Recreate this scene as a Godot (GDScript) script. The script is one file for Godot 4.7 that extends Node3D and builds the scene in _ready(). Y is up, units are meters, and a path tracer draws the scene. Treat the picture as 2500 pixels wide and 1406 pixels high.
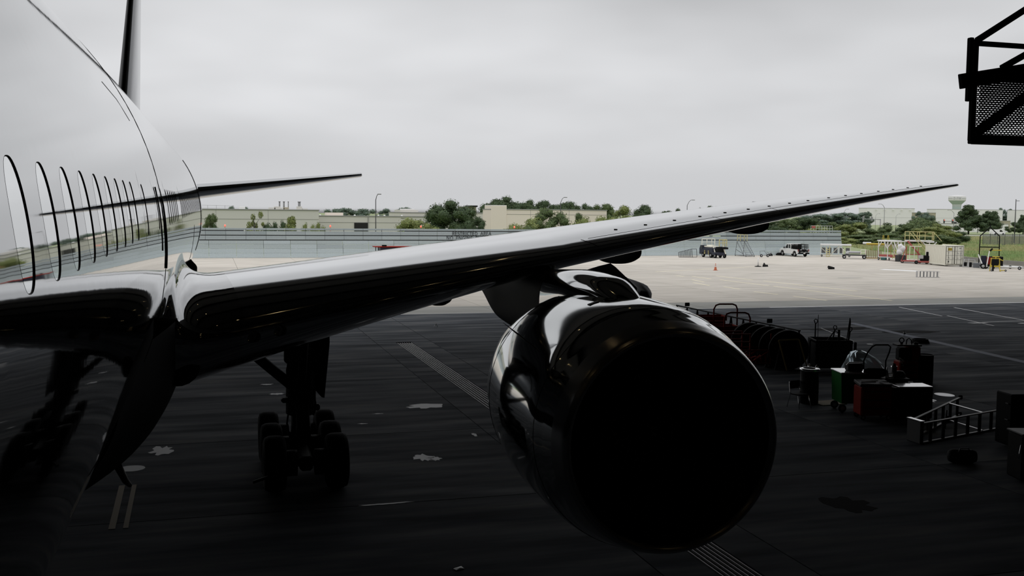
extends Node3D
# An airliner standing in a dark hangar, seen along its flank towards the open doors and the apron.
# World: y up, metres; -z runs out of the hangar through the doors.

var names := {}
var M := {}
var rng := RandomNumberGenerator.new()


func _ready():
	# ---------- camera ----------
	var cam := Camera3D.new()
	cam.name = "camera"
	cam.fov = rad_to_deg(2.0 * atan(703.0 / 2500.0))
	cam.near = 0.05
	cam.far = 5000.0
	add_child(cam)
	cam.position = Vector3(0, 6.4, 0)
	cam.basis = Basis(Vector3.UP, deg_to_rad(-16.379)) * Basis(Vector3.RIGHT, deg_to_rad(-4.231)) * Basis(Vector3.BACK, deg_to_rad(0.55))
	cam.current = true
	# ---------- sky and exposure ----------
	var env := Environment.new()
	env.background_mode = Environment.BG_SKY
	env.tonemap_mode = Environment.TONE_MAPPER_LINEAR
	env.tonemap_exposure = 1.0
	env.sdfgi_enabled = true
	env.ssao_enabled = true
	env.ssil_enabled = true
	var sky := Sky.new()
	var pano := PanoramaSkyMaterial.new()
	pano.panorama = overcast()
	sky.sky_material = pano
	env.sky = sky
	var we := WorldEnvironment.new()
	we.name = "world_environment"
	we.environment = env
	add_child(we)
	rng.seed = 7
	materials()
	hangar()
	apron()
	blast_fence()
	airplane()
	buildings()
	greenery()
	street_furniture()
	apron_equipment()
	hangar_equipment()
	access_platform()


# An even overcast: brighter towards the zenith, with soft cloud bands.
func overcast() -> ImageTexture:
	var w := 2048
	var h := 1024
	var n := FastNoiseLite.new()
	n.seed = 11
	n.noise_type = FastNoiseLite.TYPE_SIMPLEX_SMOOTH
	n.frequency = 1.0
	n.fractal_octaves = 5
	n.fractal_gain = 0.5
	var data := PackedFloat32Array()
	data.resize(w * h * 3)
	for y in h:
		var el := (0.5 - (y + 0.5) / h) * PI
		var up := sin(el)
		for x in w:
			var i := (y * w + x) * 3
			var l: float
			if up > 0.0:
				var az := ((x + 0.5) / w - 0.5) * TAU
				var r := cos(el) / (up + 0.16)
				var c := n.get_noise_2d(sin(az) * r * 0.30, -cos(az) * r * 0.30)
				c = c * smoothstep(0.0, 0.14, up)
				l = (0.605 + 0.05 * up + 0.85 * up * up) * (1.0 + 0.5 * c)
			else:
				l = 0.20
			data[i] = l * 0.985
			data[i + 1] = l * 0.995
			data[i + 2] = l * 1.02
	return ImageTexture.create_from_image(Image.create_from_data(w, h, false, Image.FORMAT_RGBF, data.to_byte_array()))


# ---------------------------------------------------------------- naming and grouping
func numbered(called: String) -> String:
	if not names.has(called):
		names[called] = 0
		return called
	names[called] += 1
	return "%s_%03d" % [called, names[called]]


func tag(o: Node, label := "", category := "", group := "", kind := "") -> Node:
	if label:
		o.set_meta("label", label)
	if category:
		o.set_meta("category", category)
	if group:
		o.set_meta("group", group)
	if kind:
		o.set_meta("kind", kind)
	return o


func thing(called: String, label: String, category: String, at := Vector3.ZERO, turn := 0.0, group := "") -> Node3D:
	var o := Node3D.new()
	o.name = numbered(called)
	add_child(o)
	o.position = at
	o.rotation.y = deg_to_rad(turn)
	tag(o, label, category, group)
	return o


func copy(src: Node3D, label: String, at: Vector3, turn := 0.0, group := "") -> Node3D:
	var o: Node3D = src.duplicate()
	var base := String(src.name)
	var cut := RegEx.create_from_string("_\\d{3}$")
	o.name = numbered(cut.sub(base, ""))
	add_child(o)
	o.position = at
	o.rotation.y = deg_to_rad(turn)
	o.remove_meta("group")
	tag(o, label, "", group)
	return o


func part(p: Node, called: String, shape, mat: Material, at := Vector3.ZERO, turn := Vector3.ZERO) -> MeshInstance3D:
	var o := MeshInstance3D.new()
	o.name = called
	if shape is SurfaceTool:
		o.mesh = made(shape)
	else:
		o.mesh = shape
	o.material_override = mat
	o.cast_shadow = GeometryInstance3D.SHADOW_CASTING_SETTING_ON
	p.add_child(o, true)
	o.position = at
	o.rotation = turn * PI / 180.0
	return o


func struct(called: String, shape, mat: Material, label := "", category := "") -> MeshInstance3D:
	var o := part(self, numbered(called), shape, mat)
	tag(o, label, category, "", "structure")
	return o


# ---------------------------------------------------------------- shapes
func mb(smooth := false) -> SurfaceTool:
	var st := SurfaceTool.new()
	st.begin(Mesh.PRIMITIVE_TRIANGLES)
	st.set_smooth_group(0 if smooth else -1)
	return st


func made(st: SurfaceTool) -> ArrayMesh:
	if not st.has_meta("normals"):
		st.generate_normals()
	return st.commit()


func tri(st: SurfaceTool, a: Vector3, b: Vector3, c: Vector3, n: Vector3):
	if (c - a).cross(b - a).dot(n) < 0.0:
		var t := b
		b = c
		c = t
	st.add_vertex(a)
	st.add_vertex(b)
	st.add_vertex(c)


func quad(st: SurfaceTool, a: Vector3, b: Vector3, c: Vector3, d: Vector3, n: Vector3):
	tri(st, a, b, c, n)
	tri(st, a, c, d, n)


# a box with chamfered edges, centred at c
func bx(st: SurfaceTool, c: Vector3, s: Vector3, bev := 0.0, rot := Basis()):
	var h := s * 0.5
	var e := minf(bev, minf(h.x, minf(h.y, h.z)) * 0.8)
	for ax in 3:
		for sg in [-1.0, 1.0]:
			var n := Vector3.ZERO
			n[ax] = sg
			var u := (ax + 1) % 3
			var v := (ax + 2) % 3
			var q := []
			for k in [[-1, -1], [1, -1], [1, 1], [-1, 1]]:
				var p := Vector3.ZERO
				p[ax] = h[ax] * sg
				p[u] = (h[u] - e) * k[0]
				p[v] = (h[v] - e) * k[1]
				q.append(c + rot * p)
			quad(st, q[0], q[1], q[2], q[3], rot * n)
	if e <= 0.0:
		return
	for ax in 3:
		var u := (ax + 1) % 3
		var v := (ax + 2) % 3
		for su in [-1.0, 1.0]:
			for sv in [-1.0, 1.0]:
				var q := []
				for k in [[-1, 0], [1, 0], [1, 1], [-1, 1]]:
					var p := Vector3.ZERO
					p[ax] = (h[ax] - e) * k[0]
					p[u] = (h[u] - (e if k[1] else 0.0)) * su
					p[v] = (h[v] - (0.0 if k[1] else e)) * sv
					q.append(c + rot * p)
				var n := Vector3.ZERO
				n[u] = su
				n[v] = sv
				quad(st, q[0], q[1], q[2], q[3], rot * n)
	for sx in [-1.0, 1.0]:
		for sy in [-1.0, 1.0]:
			for sz in [-1.0, 1.0]:
				var s3 := Vector3(sx, sy, sz)
				tri(st, c + rot * (Vector3(h.x, h.y - e, h.z - e) * s3), c + rot * (Vector3(h.x - e, h.y, h.z - e) * s3), c + rot * (Vector3(h.x - e, h.y - e, h.z) * s3), rot * s3)


func aligned(dir: Vector3) -> Basis:   # y along dir
	var y := dir.normalized()
	var x := (Vector3.RIGHT if absf(y.x) < 0.9 else Vector3.BACK).cross(y).normalized()
	if absf(y.y) < 0.9:
		x = Vector3.UP.cross(y).normalized()
	return Basis(x, y, x.cross(y))


func bar(st: SurfaceTool, a: Vector3, b: Vector3, w: float, d := 0.0):
	if d <= 0.0:
		d = w
	bx(st, (a + b) * 0.5, Vector3(w, (b - a).length(), d), minf(w, d) * 0.12, aligned(b - a))


# a round tube along points
func tube(st: SurfaceTool, pts: Array, r: float, n := 8, r2 := -1.0):
	if r2 < 0.0:
		r2 = r
	var rings := []
	for i in pts.size():
		var dir: Vector3 = (pts[mini(i + 1, pts.size() - 1)] - pts[maxi(i - 1, 0)]).normalized()
		var b := aligned(dir)
		var rr := lerpf(r, r2, float(i) / maxf(1, pts.size() - 1))
		var ring := []
		for k in n:
			var a := TAU * k / n
			ring.append(pts[i] + b * Vector3(cos(a) * rr, 0, sin(a) * rr))
		rings.append([ring, pts[i]])
	for i in rings.size() - 1:
		# match the nearest vertex so that rings do not twist
		var best := 0
		var bd := 1e9
		for k in n:
			var dd: float = (rings[i + 1][0][k] - pts[i + 1] - rings[i][0][0] + pts[i]).length()
			if dd < bd:
				bd = dd
				best = k
		var nx := []
		var flipd: bool = (rings[i + 1][0][(best + 1) % n] - pts[i + 1]).dot(rings[i][0][1] - pts[i]) < (rings[i + 1][0][(best + n - 1) % n] - pts[i + 1]).dot(rings[i][0][1] - pts[i])
		for k in n:
			nx.append(rings[i + 1][0][(best + (n - k if flipd else k)) % n])
		rings[i + 1][0] = nx
		for k in n:
			var p0: Vector3 = rings[i][0][k]
			var p1: Vector3 = rings[i][0][(k + 1) % n]
			quad(st, p0, p1, nx[(k + 1) % n], nx[k], p0 + p1 - pts[i] * 2.0)
	for e in [0, rings.size() - 1]:
		var out: Vector3 = pts[0] - pts[1] if e == 0 else pts[-1] - pts[-2]
		for k in range(1, n - 1):
			tri(st, rings[e][0][0], rings[e][0][k], rings[e][0][k + 1], out)


# surface of revolution about the y axis of xf; profile of (radius, height), outside to the right when it runs upwards
func lathe(st: SurfaceTool, prof: Array, n := 24, xf := Transform3D()):
	for i in prof.size() - 1:
		var p: Vector2 = prof[i]
		var q: Vector2 = prof[i + 1]
		var nn := Vector2(q.y - p.y, p.x - q.x)
		for k in n:
			var a := TAU * k / n
			var b := TAU * (k + 1) / n
			var m := (a + b) * 0.5
			var out := xf.basis * Vector3(cos(m) * nn.x, nn.y, sin(m) * nn.x)
			var va := xf * Vector3(cos(a) * p.x, p.y, sin(a) * p.x)
			var vb := xf * Vector3(cos(b) * p.x, p.y, sin(b) * p.x)
			var vc := xf * Vector3(cos(b) * q.x, q.y, sin(b) * q.x)
			var vd := xf * Vector3(cos(a) * q.x, q.y, sin(a) * q.x)
			if p.x > 0.0005:
				tri(st, va, vb, vc, out)
			if q.x > 0.0005:
				tri(st, va, vc, vd, out)


# a polygon in (u, v) pushed along w: axes given as vectors
func prism(st: SurfaceTool, poly: Array, u: Vector3, v: Vector3, w0: Vector3, w1: Vector3):
	var pk := PackedVector2Array(poly)
	var ccw := not Geometry2D.is_polygon_clockwise(pk)
	var idx := Geometry2D.triangulate_polygon(pk)
	var dir := w1 - w0
	for i in range(0, idx.size(), 3):
		var a: Vector3 = u * pk[idx[i]].x + v * pk[idx[i]].y
		var b: Vector3 = u * pk[idx[i + 1]].x + v * pk[idx[i + 1]].y
		var c: Vector3 = u * pk[idx[i + 2]].x + v * pk[idx[i + 2]].y
		tri(st, a + w0, b + w0, c + w0, -dir)
		tri(st, a + w1, b + w1, c + w1, dir)
	for i in pk.size():
		var p := pk[i]
		var q := pk[(i + 1) % pk.size()]
		var e := q - p
		var n2 := Vector2(e.y, -e.x) if ccw else Vector2(-e.y, e.x)
		var a := u * p.x + v * p.y
		var b := u * q.x + v * q.y
		quad(st, a + w0, b + w0, b + w1, a + w1, u * n2.x + v * n2.y)


# a grid of a function of two parameters with normals from its slopes; flip turns the surface over
func surf(st: SurfaceTool, f: Callable, us: Array, vs: Array, flip := false):
	st.set_meta("normals", true)
	var e := 0.0004
	var pos := []
	var nor := []
	for u in us:
		var pr := []
		var nr := []
		for v in vs:
			var p: Vector3 = f.call(u, v)
			var du: Vector3 = f.call(u + e, v) - f.call(u - e, v)
			var dv: Vector3 = f.call(u, v + e) - f.call(u, v - e)
			var n := du.cross(dv).normalized()
			pr.append(p)
			nr.append(-n if flip else n)
		pos.append(pr)
		nor.append(nr)
	for i in us.size() - 1:
		for j in vs.size() - 1:
			var c := [[i, j], [i, j + 1], [i + 1, j + 1], [i, j], [i + 1, j + 1], [i + 1, j]]
			if flip:
				c = [[i, j], [i + 1, j + 1], [i, j + 1], [i, j], [i + 1, j], [i + 1, j + 1]]
			for k in c:
				st.set_normal(nor[k[0]][k[1]])
				st.add_vertex(pos[k[0]][k[1]])


func ramp(a: float, b: float, n: int) -> Array:
	var r := []
	for i in n + 1:
		r.append(lerpf(a, b, float(i) / n))
	return r


func at_of(x: float, xs: Array, ys: Array) -> float:
	if x <= xs[0]:
		return ys[0]
	for i in xs.size() - 1:
		if x <= xs[i + 1]:
			return lerpf(ys[i], ys[i + 1], (x - xs[i]) / (xs[i + 1] - xs[i]))
	return ys[-1]


# the same, smooth through its points (monotone cubic)
func curve_of(x: float, xs: Array, ys: Array) -> float:
	var n := xs.size()
	if x <= xs[0]:
		return ys[0]
	if x >= xs[n - 1]:
		return ys[n - 1]
	var i := 0
	while x > xs[i + 1]:
		i += 1
	var h: float = xs[i + 1] - xs[i]
	var m0 := slope_at(i, xs, ys)
	var m1 := slope_at(i + 1, xs, ys)
	var t: float = (x - xs[i]) / h
	return ys[i] * (1 + 2 * t) * (1 - t) * (1 - t) + h * m0 * t * (1 - t) * (1 - t) + ys[i + 1] * t * t * (3 - 2 * t) + h * m1 * t * t * (t - 1)


func slope_at(i: int, xs: Array, ys: Array) -> float:
	var n := xs.size()
	if i == 0:
		return (ys[1] - ys[0]) / (xs[1] - xs[0])
	if i == n - 1:
		return (ys[n - 1] - ys[n - 2]) / (xs[n - 1] - xs[n - 2])
	var d0: float = (ys[i] - ys[i - 1]) / (xs[i] - xs[i - 1])
	var d1: float = (ys[i + 1] - ys[i]) / (xs[i + 1] - xs[i])
	if d0 * d1 <= 0.0:
		return 0.0
	return 2.0 * d0 * d1 / (d0 + d1)


# ---------------------------------------------------------------- materials
func ntex(seed_: int, freq: float, oct: int, stops: Array, size := 512, normal := 0.0) -> NoiseTexture2D:
	var n := FastNoiseLite.new()
	n.seed = seed_
	n.noise_type = FastNoiseLite.TYPE_SIMPLEX_SMOOTH
	n.frequency = freq
	n.fractal_octaves = oct
	var t := NoiseTexture2D.new()
	t.width = size
	t.height = size
	t.seamless = true
	t.noise = n
	if normal > 0.0:
		t.as_normal_map = true
		t.bump_strength = normal
	elif stops:
		var g := Gradient.new()
		var off := PackedFloat32Array()
		var col := PackedColorArray()
		for s in stops:
			off.append(s[0])
			col.append(s[1])
		g.offsets = off
		g.colors = col
		t.color_ramp = g
	return t


func grey(l: float, tint := Color.WHITE) -> Color:   # from a real-world albedo
	return Color(l * tint.r, l * tint.g, l * tint.b).linear_to_srgb()


func mat(called: String, c: Color, rough := 0.6, metal := 0.0, spec := 0.5) -> StandardMaterial3D:
	var m := StandardMaterial3D.new()
	m.resource_name = called
	m.albedo_color = c
	m.roughness = rough
	m.metallic = metal
	m.metallic_specular = spec
	M[called] = m
	return m


func textured(called: String, tex: Texture2D, scale: Vector3, rough := 0.7, tint := Color.WHITE, spec := 0.5) -> StandardMaterial3D:
	var m := mat(called, tint, rough, 0.0, spec)
	m.albedo_texture = tex
	m.uv1_triplanar = true
	m.uv1_world_triplanar = true
	m.uv1_scale = scale
	return m


func materials():
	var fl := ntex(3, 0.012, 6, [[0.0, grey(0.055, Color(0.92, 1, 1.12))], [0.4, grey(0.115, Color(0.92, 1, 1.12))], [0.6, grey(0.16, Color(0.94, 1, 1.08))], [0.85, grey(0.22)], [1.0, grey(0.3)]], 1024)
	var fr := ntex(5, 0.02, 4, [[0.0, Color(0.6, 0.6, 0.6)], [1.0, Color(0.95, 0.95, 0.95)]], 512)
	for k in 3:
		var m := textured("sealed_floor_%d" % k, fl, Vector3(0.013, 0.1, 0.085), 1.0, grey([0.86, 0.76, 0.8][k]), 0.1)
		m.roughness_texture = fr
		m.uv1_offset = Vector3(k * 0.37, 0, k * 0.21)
	var ap := ntex(8, 0.01, 6, [[0.0, grey(0.40, Color(1.08, 1, 0.87))], [0.5, grey(0.485, Color(1.09, 1, 0.87))], [1.0, grey(0.56, Color(1.08, 1, 0.9))]], 1024)
	for k in 4:
		var m := textured("apron_concrete_%d" % k, ap, Vector3(0.016, 0.1, 0.05), 0.85, grey([1.0, 0.93, 0.97, 1.13][k], Color(1, 1, 1)))
		m.uv1_offset = Vector3(k * 0.29, 0, k * 0.17)
	textured("apron_grey", ap, Vector3(0.016, 0.1, 0.05), 0.85, grey(0.62, Color(0.93, 1.0, 1.05)))
	mat("joint", grey(0.012), 0.9)
	mat("joint_outside", grey(0.2, Color(1.05, 1, 0.9)), 0.9)
	var gt := ntex(21, 0.03, 5, [[0.0, grey(0.17, Color(0.8, 1.12, 0.45))], [0.45, grey(0.27, Color(0.88, 1.1, 0.5))], [0.7, grey(0.36, Color(1.0, 1.05, 0.6))], [1.0, grey(0.46, Color(1.08, 1, 0.68))]], 1024)
	textured("grass_ground", gt, Vector3(0.012, 0.1, 0.03), 0.95)
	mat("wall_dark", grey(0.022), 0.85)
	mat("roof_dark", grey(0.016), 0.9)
	# aircraft
	var wav := ntex(31, 0.018, 2, [], 512, 1.0)
	var ml := mat("polished_skin", grey(0.47, Color(0.985, 1.0, 1.01)), 0.035, 1.0)
	ml.normal_enabled = true
	ml.normal_texture = wav
	ml.normal_scale = 0.04
	ml.uv1_triplanar = true
	ml.uv1_scale = Vector3(0.5, 0.5, 0.5)
	mat("wing_metal", grey(0.62, Color(0.98, 1.0, 1.02)), 0.075, 1.0)
	mat("nacelle_metal", grey(0.70, Color(0.98, 1, 1)), 0.06, 1.0)
	mat("lip_metal", grey(0.6), 0.22, 1.0)
	mat("inlet_dark", grey(0.03), 0.6)
	mat("fan_metal", grey(0.12), 0.3, 1.0)
	mat("grey_paint", grey(0.20, Color(0.95, 1, 1.06)), 0.3)
	mat("pylon_grey", grey(0.06), 0.6, 0.0, 0.3)
	mat("fin_paint", grey(0.24, Color(0.95, 1, 1.07)), 0.12, 0.3)
	mat("fairing_paint", grey(0.02, Color(0.95, 1, 1.05)), 0.6, 0.0, 0.15)
	mat("seal", grey(0.006), 0.5)
	mat("pane", grey(0.84, Color(0.98, 1, 1)), 0.02, 0.93)
	mat("tire", grey(0.012), 0.85, 0.0, 0.2)
	mat("gear_metal", grey(0.04), 0.6, 0.0, 0.2)
	mat("tarp", grey(0.08, Color(0.3, 0.42, 1.5)), 0.45)
	mat("black_rubber", grey(0.012), 0.7, 0.0, 0.2)
	# equipment
	mat("black_steel", grey(0.010), 0.6, 0.0, 0.2)
	mat("dark_steel", grey(0.05), 0.5, 0.3)
	mat("red_paint", grey(0.11, Color(2.3, 0.22, 0.14)), 0.6, 0.0, 0.15)
	mat("red_bright", grey(0.22, Color(1.9, 0.42, 0.36)), 0.5)
	mat("yellow_paint", grey(0.50, Color(1.12, 1.0, 0.45)), 0.5)
	mat("yellow_strong", grey(0.42, Color(1.3, 0.98, 0.12)), 0.5)
	mat("ochre_paint", grey(0.35, Color(1.25, 0.9, 0.28)), 0.6)
	mat("cream_paint", grey(0.80, Color(1.03, 1.0, 0.86)), 0.55)
	mat("white_paint", grey(0.80, Color(1.0, 1.0, 0.97)), 0.45)
	mat("glossy_white", grey(0.8), 0.12, 0.55)
	mat("navy_paint", grey(0.012, Color(0.6, 0.7, 2.2)), 0.4)
	mat("green_paint", grey(0.08, Color(0.15, 1.8, 0.3)), 0.6, 0.0, 0.15)
	mat("aluminium", grey(0.62), 0.35, 0.9)
	mat("dull_aluminium", grey(0.5), 0.55, 0.4)
	mat("grey_steel", grey(0.18, Color(0.95, 1, 1.06)), 0.6, 0.2)
	mat("orange_cone", grey(0.28, Color(2.0, 0.55, 0.25)), 0.6)
	mat("wood", grey(0.22, Color(1.25, 1.0, 0.62)), 0.8)
	mat("glass_dark", grey(0.02), 0.05)
	mat("chrome", grey(0.7), 0.15, 1.0)
	mat("tail_red", grey(0.1, Color(2.4, 0.2, 0.2)), 0.3)
	mat("teal_paint", grey(0.10, Color(0.3, 1.2, 1.2)), 0.5)
	var wrap := mat("plastic_wrap", Color(0.9, 0.97, 1.0, 0.82), 0.28, 0.75)
	wrap.transparency = BaseMaterial3D.TRANSPARENCY_ALPHA
	var film := mat("clear_sheet", Color(0.9, 0.93, 0.95, 0.14), 0.08)
	film.transparency = BaseMaterial3D.TRANSPARENCY_ALPHA
	# fence and buildings
	var gv := ntex(41, 0.05, 4, [[0.0, grey(0.36, Color(0.9, 1.03, 1.05))], [1.0, grey(0.46, Color(0.92, 1.03, 1.05))]], 512)
	for k in 4:
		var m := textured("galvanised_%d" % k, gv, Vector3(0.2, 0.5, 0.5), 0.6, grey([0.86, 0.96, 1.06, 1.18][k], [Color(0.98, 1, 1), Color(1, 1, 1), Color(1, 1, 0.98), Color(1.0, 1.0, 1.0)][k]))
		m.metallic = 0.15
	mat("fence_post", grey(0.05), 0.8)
	mat("letter_black", grey(0.02, Color(0.8, 0.9, 1.2)), 0.8)
	mat("beige_wall", grey(0.60, Color(1.02, 1.0, 0.93)), 0.9)
	mat("pale_wall", grey(0.62, Color(1.03, 1.0, 0.92)), 0.9)
	mat("cream_wall", grey(0.72, Color(1.12, 1.0, 0.88)), 0.9)
	mat("white_wall", grey(0.82, Color(1.0, 0.98, 0.97)), 0.9)
	mat("roof_trim", grey(0.30, Color(1, 1, 0.95)), 0.8)
	mat("opening_dark", grey(0.015), 0.9)
	mat("tank_white", grey(0.72, Color(1, 0.98, 0.98)), 0.6)
	mat("tank_green", grey(0.5, Color(0.88, 1.03, 1.02)), 0.6)
	mat("tank_letter", grey(0.45, Color(1, 1, 1.03)), 0.6)
	mat("tan_block", grey(0.36, Color(1.1, 1, 0.75)), 0.9)
	mat("pole_dark", grey(0.06), 0.6)
	mat("pole_grey", grey(0.28), 0.6, 0.3)
	mat("curb", grey(0.30, Color(1.05, 1, 0.88)), 0.9)
	mat("road", grey(0.42, Color(1.04, 1, 0.9)), 0.9)
	mat("line_white", grey(0.85), 0.8)
	mat("line_yellow", grey(0.78, Color(1.1, 1.0, 0.72)), 0.8)
	mat("worn_white", grey(0.4), 0.5, 0.0, 0.5)
	mat("disc_white", grey(0.75), 0.3, 0.3)
	mat("stain", grey(0.03), 0.9, 0.0, 0.1)
	mat("worn_blue", grey(0.085, Color(0.75, 0.95, 1.5)), 0.7)
	mat("worn_yellow", grey(0.16, Color(1.25, 0.9, 0.4)), 0.7)
	var lt := mat("red_lamp", grey(0.6, Color(1.4, 0.5, 0.4)), 0.4)
	lt.emission_enabled = true
	lt.emission = Color(1.0, 0.35, 0.25)
	lt.emission_energy_multiplier = 0.8
	var hb := mat("lamp_glow", Color(1, 0.9, 0.7), 0.5)
	hb.emission_enabled = true
	hb.emission = Color(1.0, 0.86, 0.62)
	hb.emission_energy_multiplier = 3.0
	# foliage: the leaf meshes carry each leaf's own shade
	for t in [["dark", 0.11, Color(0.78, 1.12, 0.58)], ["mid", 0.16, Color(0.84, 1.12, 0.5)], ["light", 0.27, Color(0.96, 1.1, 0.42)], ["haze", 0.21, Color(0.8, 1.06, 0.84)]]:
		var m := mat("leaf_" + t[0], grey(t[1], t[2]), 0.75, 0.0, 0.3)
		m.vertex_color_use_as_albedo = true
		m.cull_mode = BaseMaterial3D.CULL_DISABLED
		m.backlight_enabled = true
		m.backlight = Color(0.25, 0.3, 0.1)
	mat("bark", grey(0.05, Color(1.05, 1, 0.9)), 0.9)
	var gm := mat("grass_blade", grey(0.36, Color(0.92, 1.1, 0.5)), 0.85)
	gm.vertex_color_use_as_albedo = true
	gm.cull_mode = BaseMaterial3D.CULL_DISABLED


# ---------------------------------------------------------------- hangar shell and floors
func slab_row(p: Node3D, xs: Array, zs: Array, mats: Array, gap: float, r: RandomNumberGenerator, skip: Callable):
	var unit := mb()
	bx(unit, Vector3(0, -0.5, 0), Vector3.ONE)
	var mesh := made(unit)
	for i in xs.size() - 1:
		for j in zs.size() - 1:
			if skip.call(xs[i], zs[j]):
				continue
			var m: Material = M[mats[r.randi() % mats.size()]]
			var o := part(p, "concrete_slab", mesh, m, Vector3((xs[i] + xs[i + 1]) * 0.5, r.randf_range(-0.002, 0.002), (zs[j] + zs[j + 1]) * 0.5))
			o.scale = Vector3(xs[i + 1] - xs[i] - gap, 0.2, absf(zs[j + 1] - zs[j]) - gap)


func hangar():
	var r := RandomNumberGenerator.new()
	r.seed = 4
	var st := mb()
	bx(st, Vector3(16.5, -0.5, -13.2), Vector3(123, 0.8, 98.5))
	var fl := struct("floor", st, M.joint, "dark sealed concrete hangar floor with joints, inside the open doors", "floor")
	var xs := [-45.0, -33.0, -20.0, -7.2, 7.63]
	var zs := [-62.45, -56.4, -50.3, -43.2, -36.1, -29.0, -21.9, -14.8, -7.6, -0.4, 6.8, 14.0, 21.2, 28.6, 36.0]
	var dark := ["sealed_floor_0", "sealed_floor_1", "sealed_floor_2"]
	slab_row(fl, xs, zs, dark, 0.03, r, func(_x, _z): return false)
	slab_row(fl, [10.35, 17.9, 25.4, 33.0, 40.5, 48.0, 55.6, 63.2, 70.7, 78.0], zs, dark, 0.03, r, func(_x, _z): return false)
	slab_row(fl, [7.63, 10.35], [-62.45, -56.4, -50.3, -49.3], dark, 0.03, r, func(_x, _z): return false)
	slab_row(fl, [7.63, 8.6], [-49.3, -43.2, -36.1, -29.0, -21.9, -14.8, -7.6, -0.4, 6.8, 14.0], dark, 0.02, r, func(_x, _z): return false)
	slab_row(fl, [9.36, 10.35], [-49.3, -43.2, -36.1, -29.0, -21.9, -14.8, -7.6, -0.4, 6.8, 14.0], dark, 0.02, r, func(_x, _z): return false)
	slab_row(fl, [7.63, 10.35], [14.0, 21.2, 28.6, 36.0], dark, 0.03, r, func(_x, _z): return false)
	# the trench drain between the slabs
	var td := thing("trench_drain", "long steel trench drain with parallel bars let into the dark hangar floor", "drain", Vector3(8.98, 0, 0))
	st = mb()
	bx(st, Vector3(0, -0.12, -17.65), Vector3(0.72, 0.02, 63.2))
	part(td, "trench_bottom", st, M.joint)
	st = mb()
	bx(st, Vector3(0, -0.02, -2.85), Vector3(0.02, 0.04, 5.7))
	var gb := made(st)
	for k in 11:
		for j in 7:
			part(td, "grate_bar", gb, M.dull_aluminium, Vector3(-0.33 + j * 0.11, 0, -43.4 + k * 5.75))
	st = mb()
	for k in 126:
		bx(st, Vector3(0, -0.045, -49.0 + k * 0.5), Vector3(0.7, 0.02, 0.03))
	tag(part(td, "cross_bars", st, M.dark_steel), "", "", "", "stuff")
	# painted and spilled marks, a few millimetres thick
	var mark := func(called: String, m: String, x: float, z: float, sx: float, sz: float, rag: float, s: int):
		var q := RandomNumberGenerator.new()
		q.seed = s
		var poly := []
		var n := 22
		for k in n:
			var a := TAU * k / n
			var e := 1.0 + q.randf_range(-rag, rag)
			poly.append(Vector2(cos(a) * sx * 0.5 * e, sin(a) * sz * 0.5 * e))
		var b := mb()
		prism(b, poly, Vector3.RIGHT, Vector3.BACK, Vector3(x, 0.0, z), Vector3(x, 0.005, z))
		part(fl, called, b, M[m])
	mark.call("paint_or_wet_patch", "worn_white", 6.75, -32.8, 1.15, 0.75, 0.3, 1)
	mark.call("paint_or_wet_patch", "worn_white", 5.25, -25.85, 0.5, 0.75, 0.45, 2)
	mark.call("paint_or_wet_patch", "worn_white", 5.5, -25.7, 0.35, 0.4, 0.4, 3)
	mark.call("painted_disc", "worn_white", -1.95, -26.5, 0.62, 0.62, 0.02, 4)
	mark.call("painted_disc", "disc_white", 25.25, -30.6, 0.62, 0.78, 0.02, 5)
	mark.call("paint_or_wet_patch", "worn_white", -1.35, -28.3, 0.5, 0.9, 0.4, 6)
	mark.call("oil_stain", "stain", 37.0, -47.9, 3.4, 1.3, 0.3, 7)
	mark.call("oil_stain", "stain", 34.3, -50.0, 4.6, 1.0, 0.35, 8)
	mark.call("oil_stain", "stain", 13.5, -19.3, 0.9, 1.2, 0.3, 9)
	mark.call("oil_stain", "stain", 3.2, -27.6, 0.4, 0.4, 0.3, 10)
	mark.call("paint_or_wet_patch", "worn_white", 44.4, -51.1, 1.3, 0.45, 0.25, 11)
	mark.call("paint_or_wet_patch", "worn_white", 47.3, -50.3, 1.3, 0.6, 0.2, 12)
	mark.call("paint_or_wet_patch", "disc_white", 23.9, -30.0, 0.7, 1.0, 0.4, 13)  # wet patch; its shine is put into the white colour
	mark.call("paint_or_wet_patch", "worn_white", 31.5, -43.7, 0.3, 0.3, 0.2, 14)
	mark.call("paint_or_wet_patch", "worn_white", 3.0, -29.9, 0.35, 0.2, 0.4, 15)
	mark.call("paint_or_wet_patch", "worn_white", 2.1, -36.2, 0.5, 0.3, 0.4, 16)
	mark.call("paint_or_wet_patch", "worn_white", 1.9, -38.3, 0.4, 0.25, 0.4, 17)
	for q in [[3.6, -21.9, 1.1, 0.12], [11.5, -26.0, 0.35, 0.12], [7.2, -28.2, 0.12, 0.4], [5.0, -31.9, 0.3, 0.1], [4.3, -30.5, 0.25, 0.12]]:
		mark.call("paint_or_wet_patch", "worn_white", q[0], q[1], q[2], q[3], 0.4, int(q[0] * 10))
	var strip := func(called: String, m: String, a: Vector2, b: Vector2, w: float, p: Node3D):
		var s2 := mb()
		var d := Vector3(b.x - a.x, 0, b.y - a.y)
		bx(s2, Vector3((a.x + b.x) * 0.5, 0.003, (a.y + b.y) * 0.5), Vector3(w, 0.006, d.length()), 0.0, Basis.looking_at(d))
		part(p, called, s2, M[m])
	strip.call("painted_line", "worn_yellow", Vector2(-2.05, -24.9), Vector2(-1.98, -21.5), 0.13, fl)
	strip.call("painted_line", "worn_yellow", Vector2(-1.78, -24.9), Vector2(-1.72, -21.5), 0.1, fl)
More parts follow.
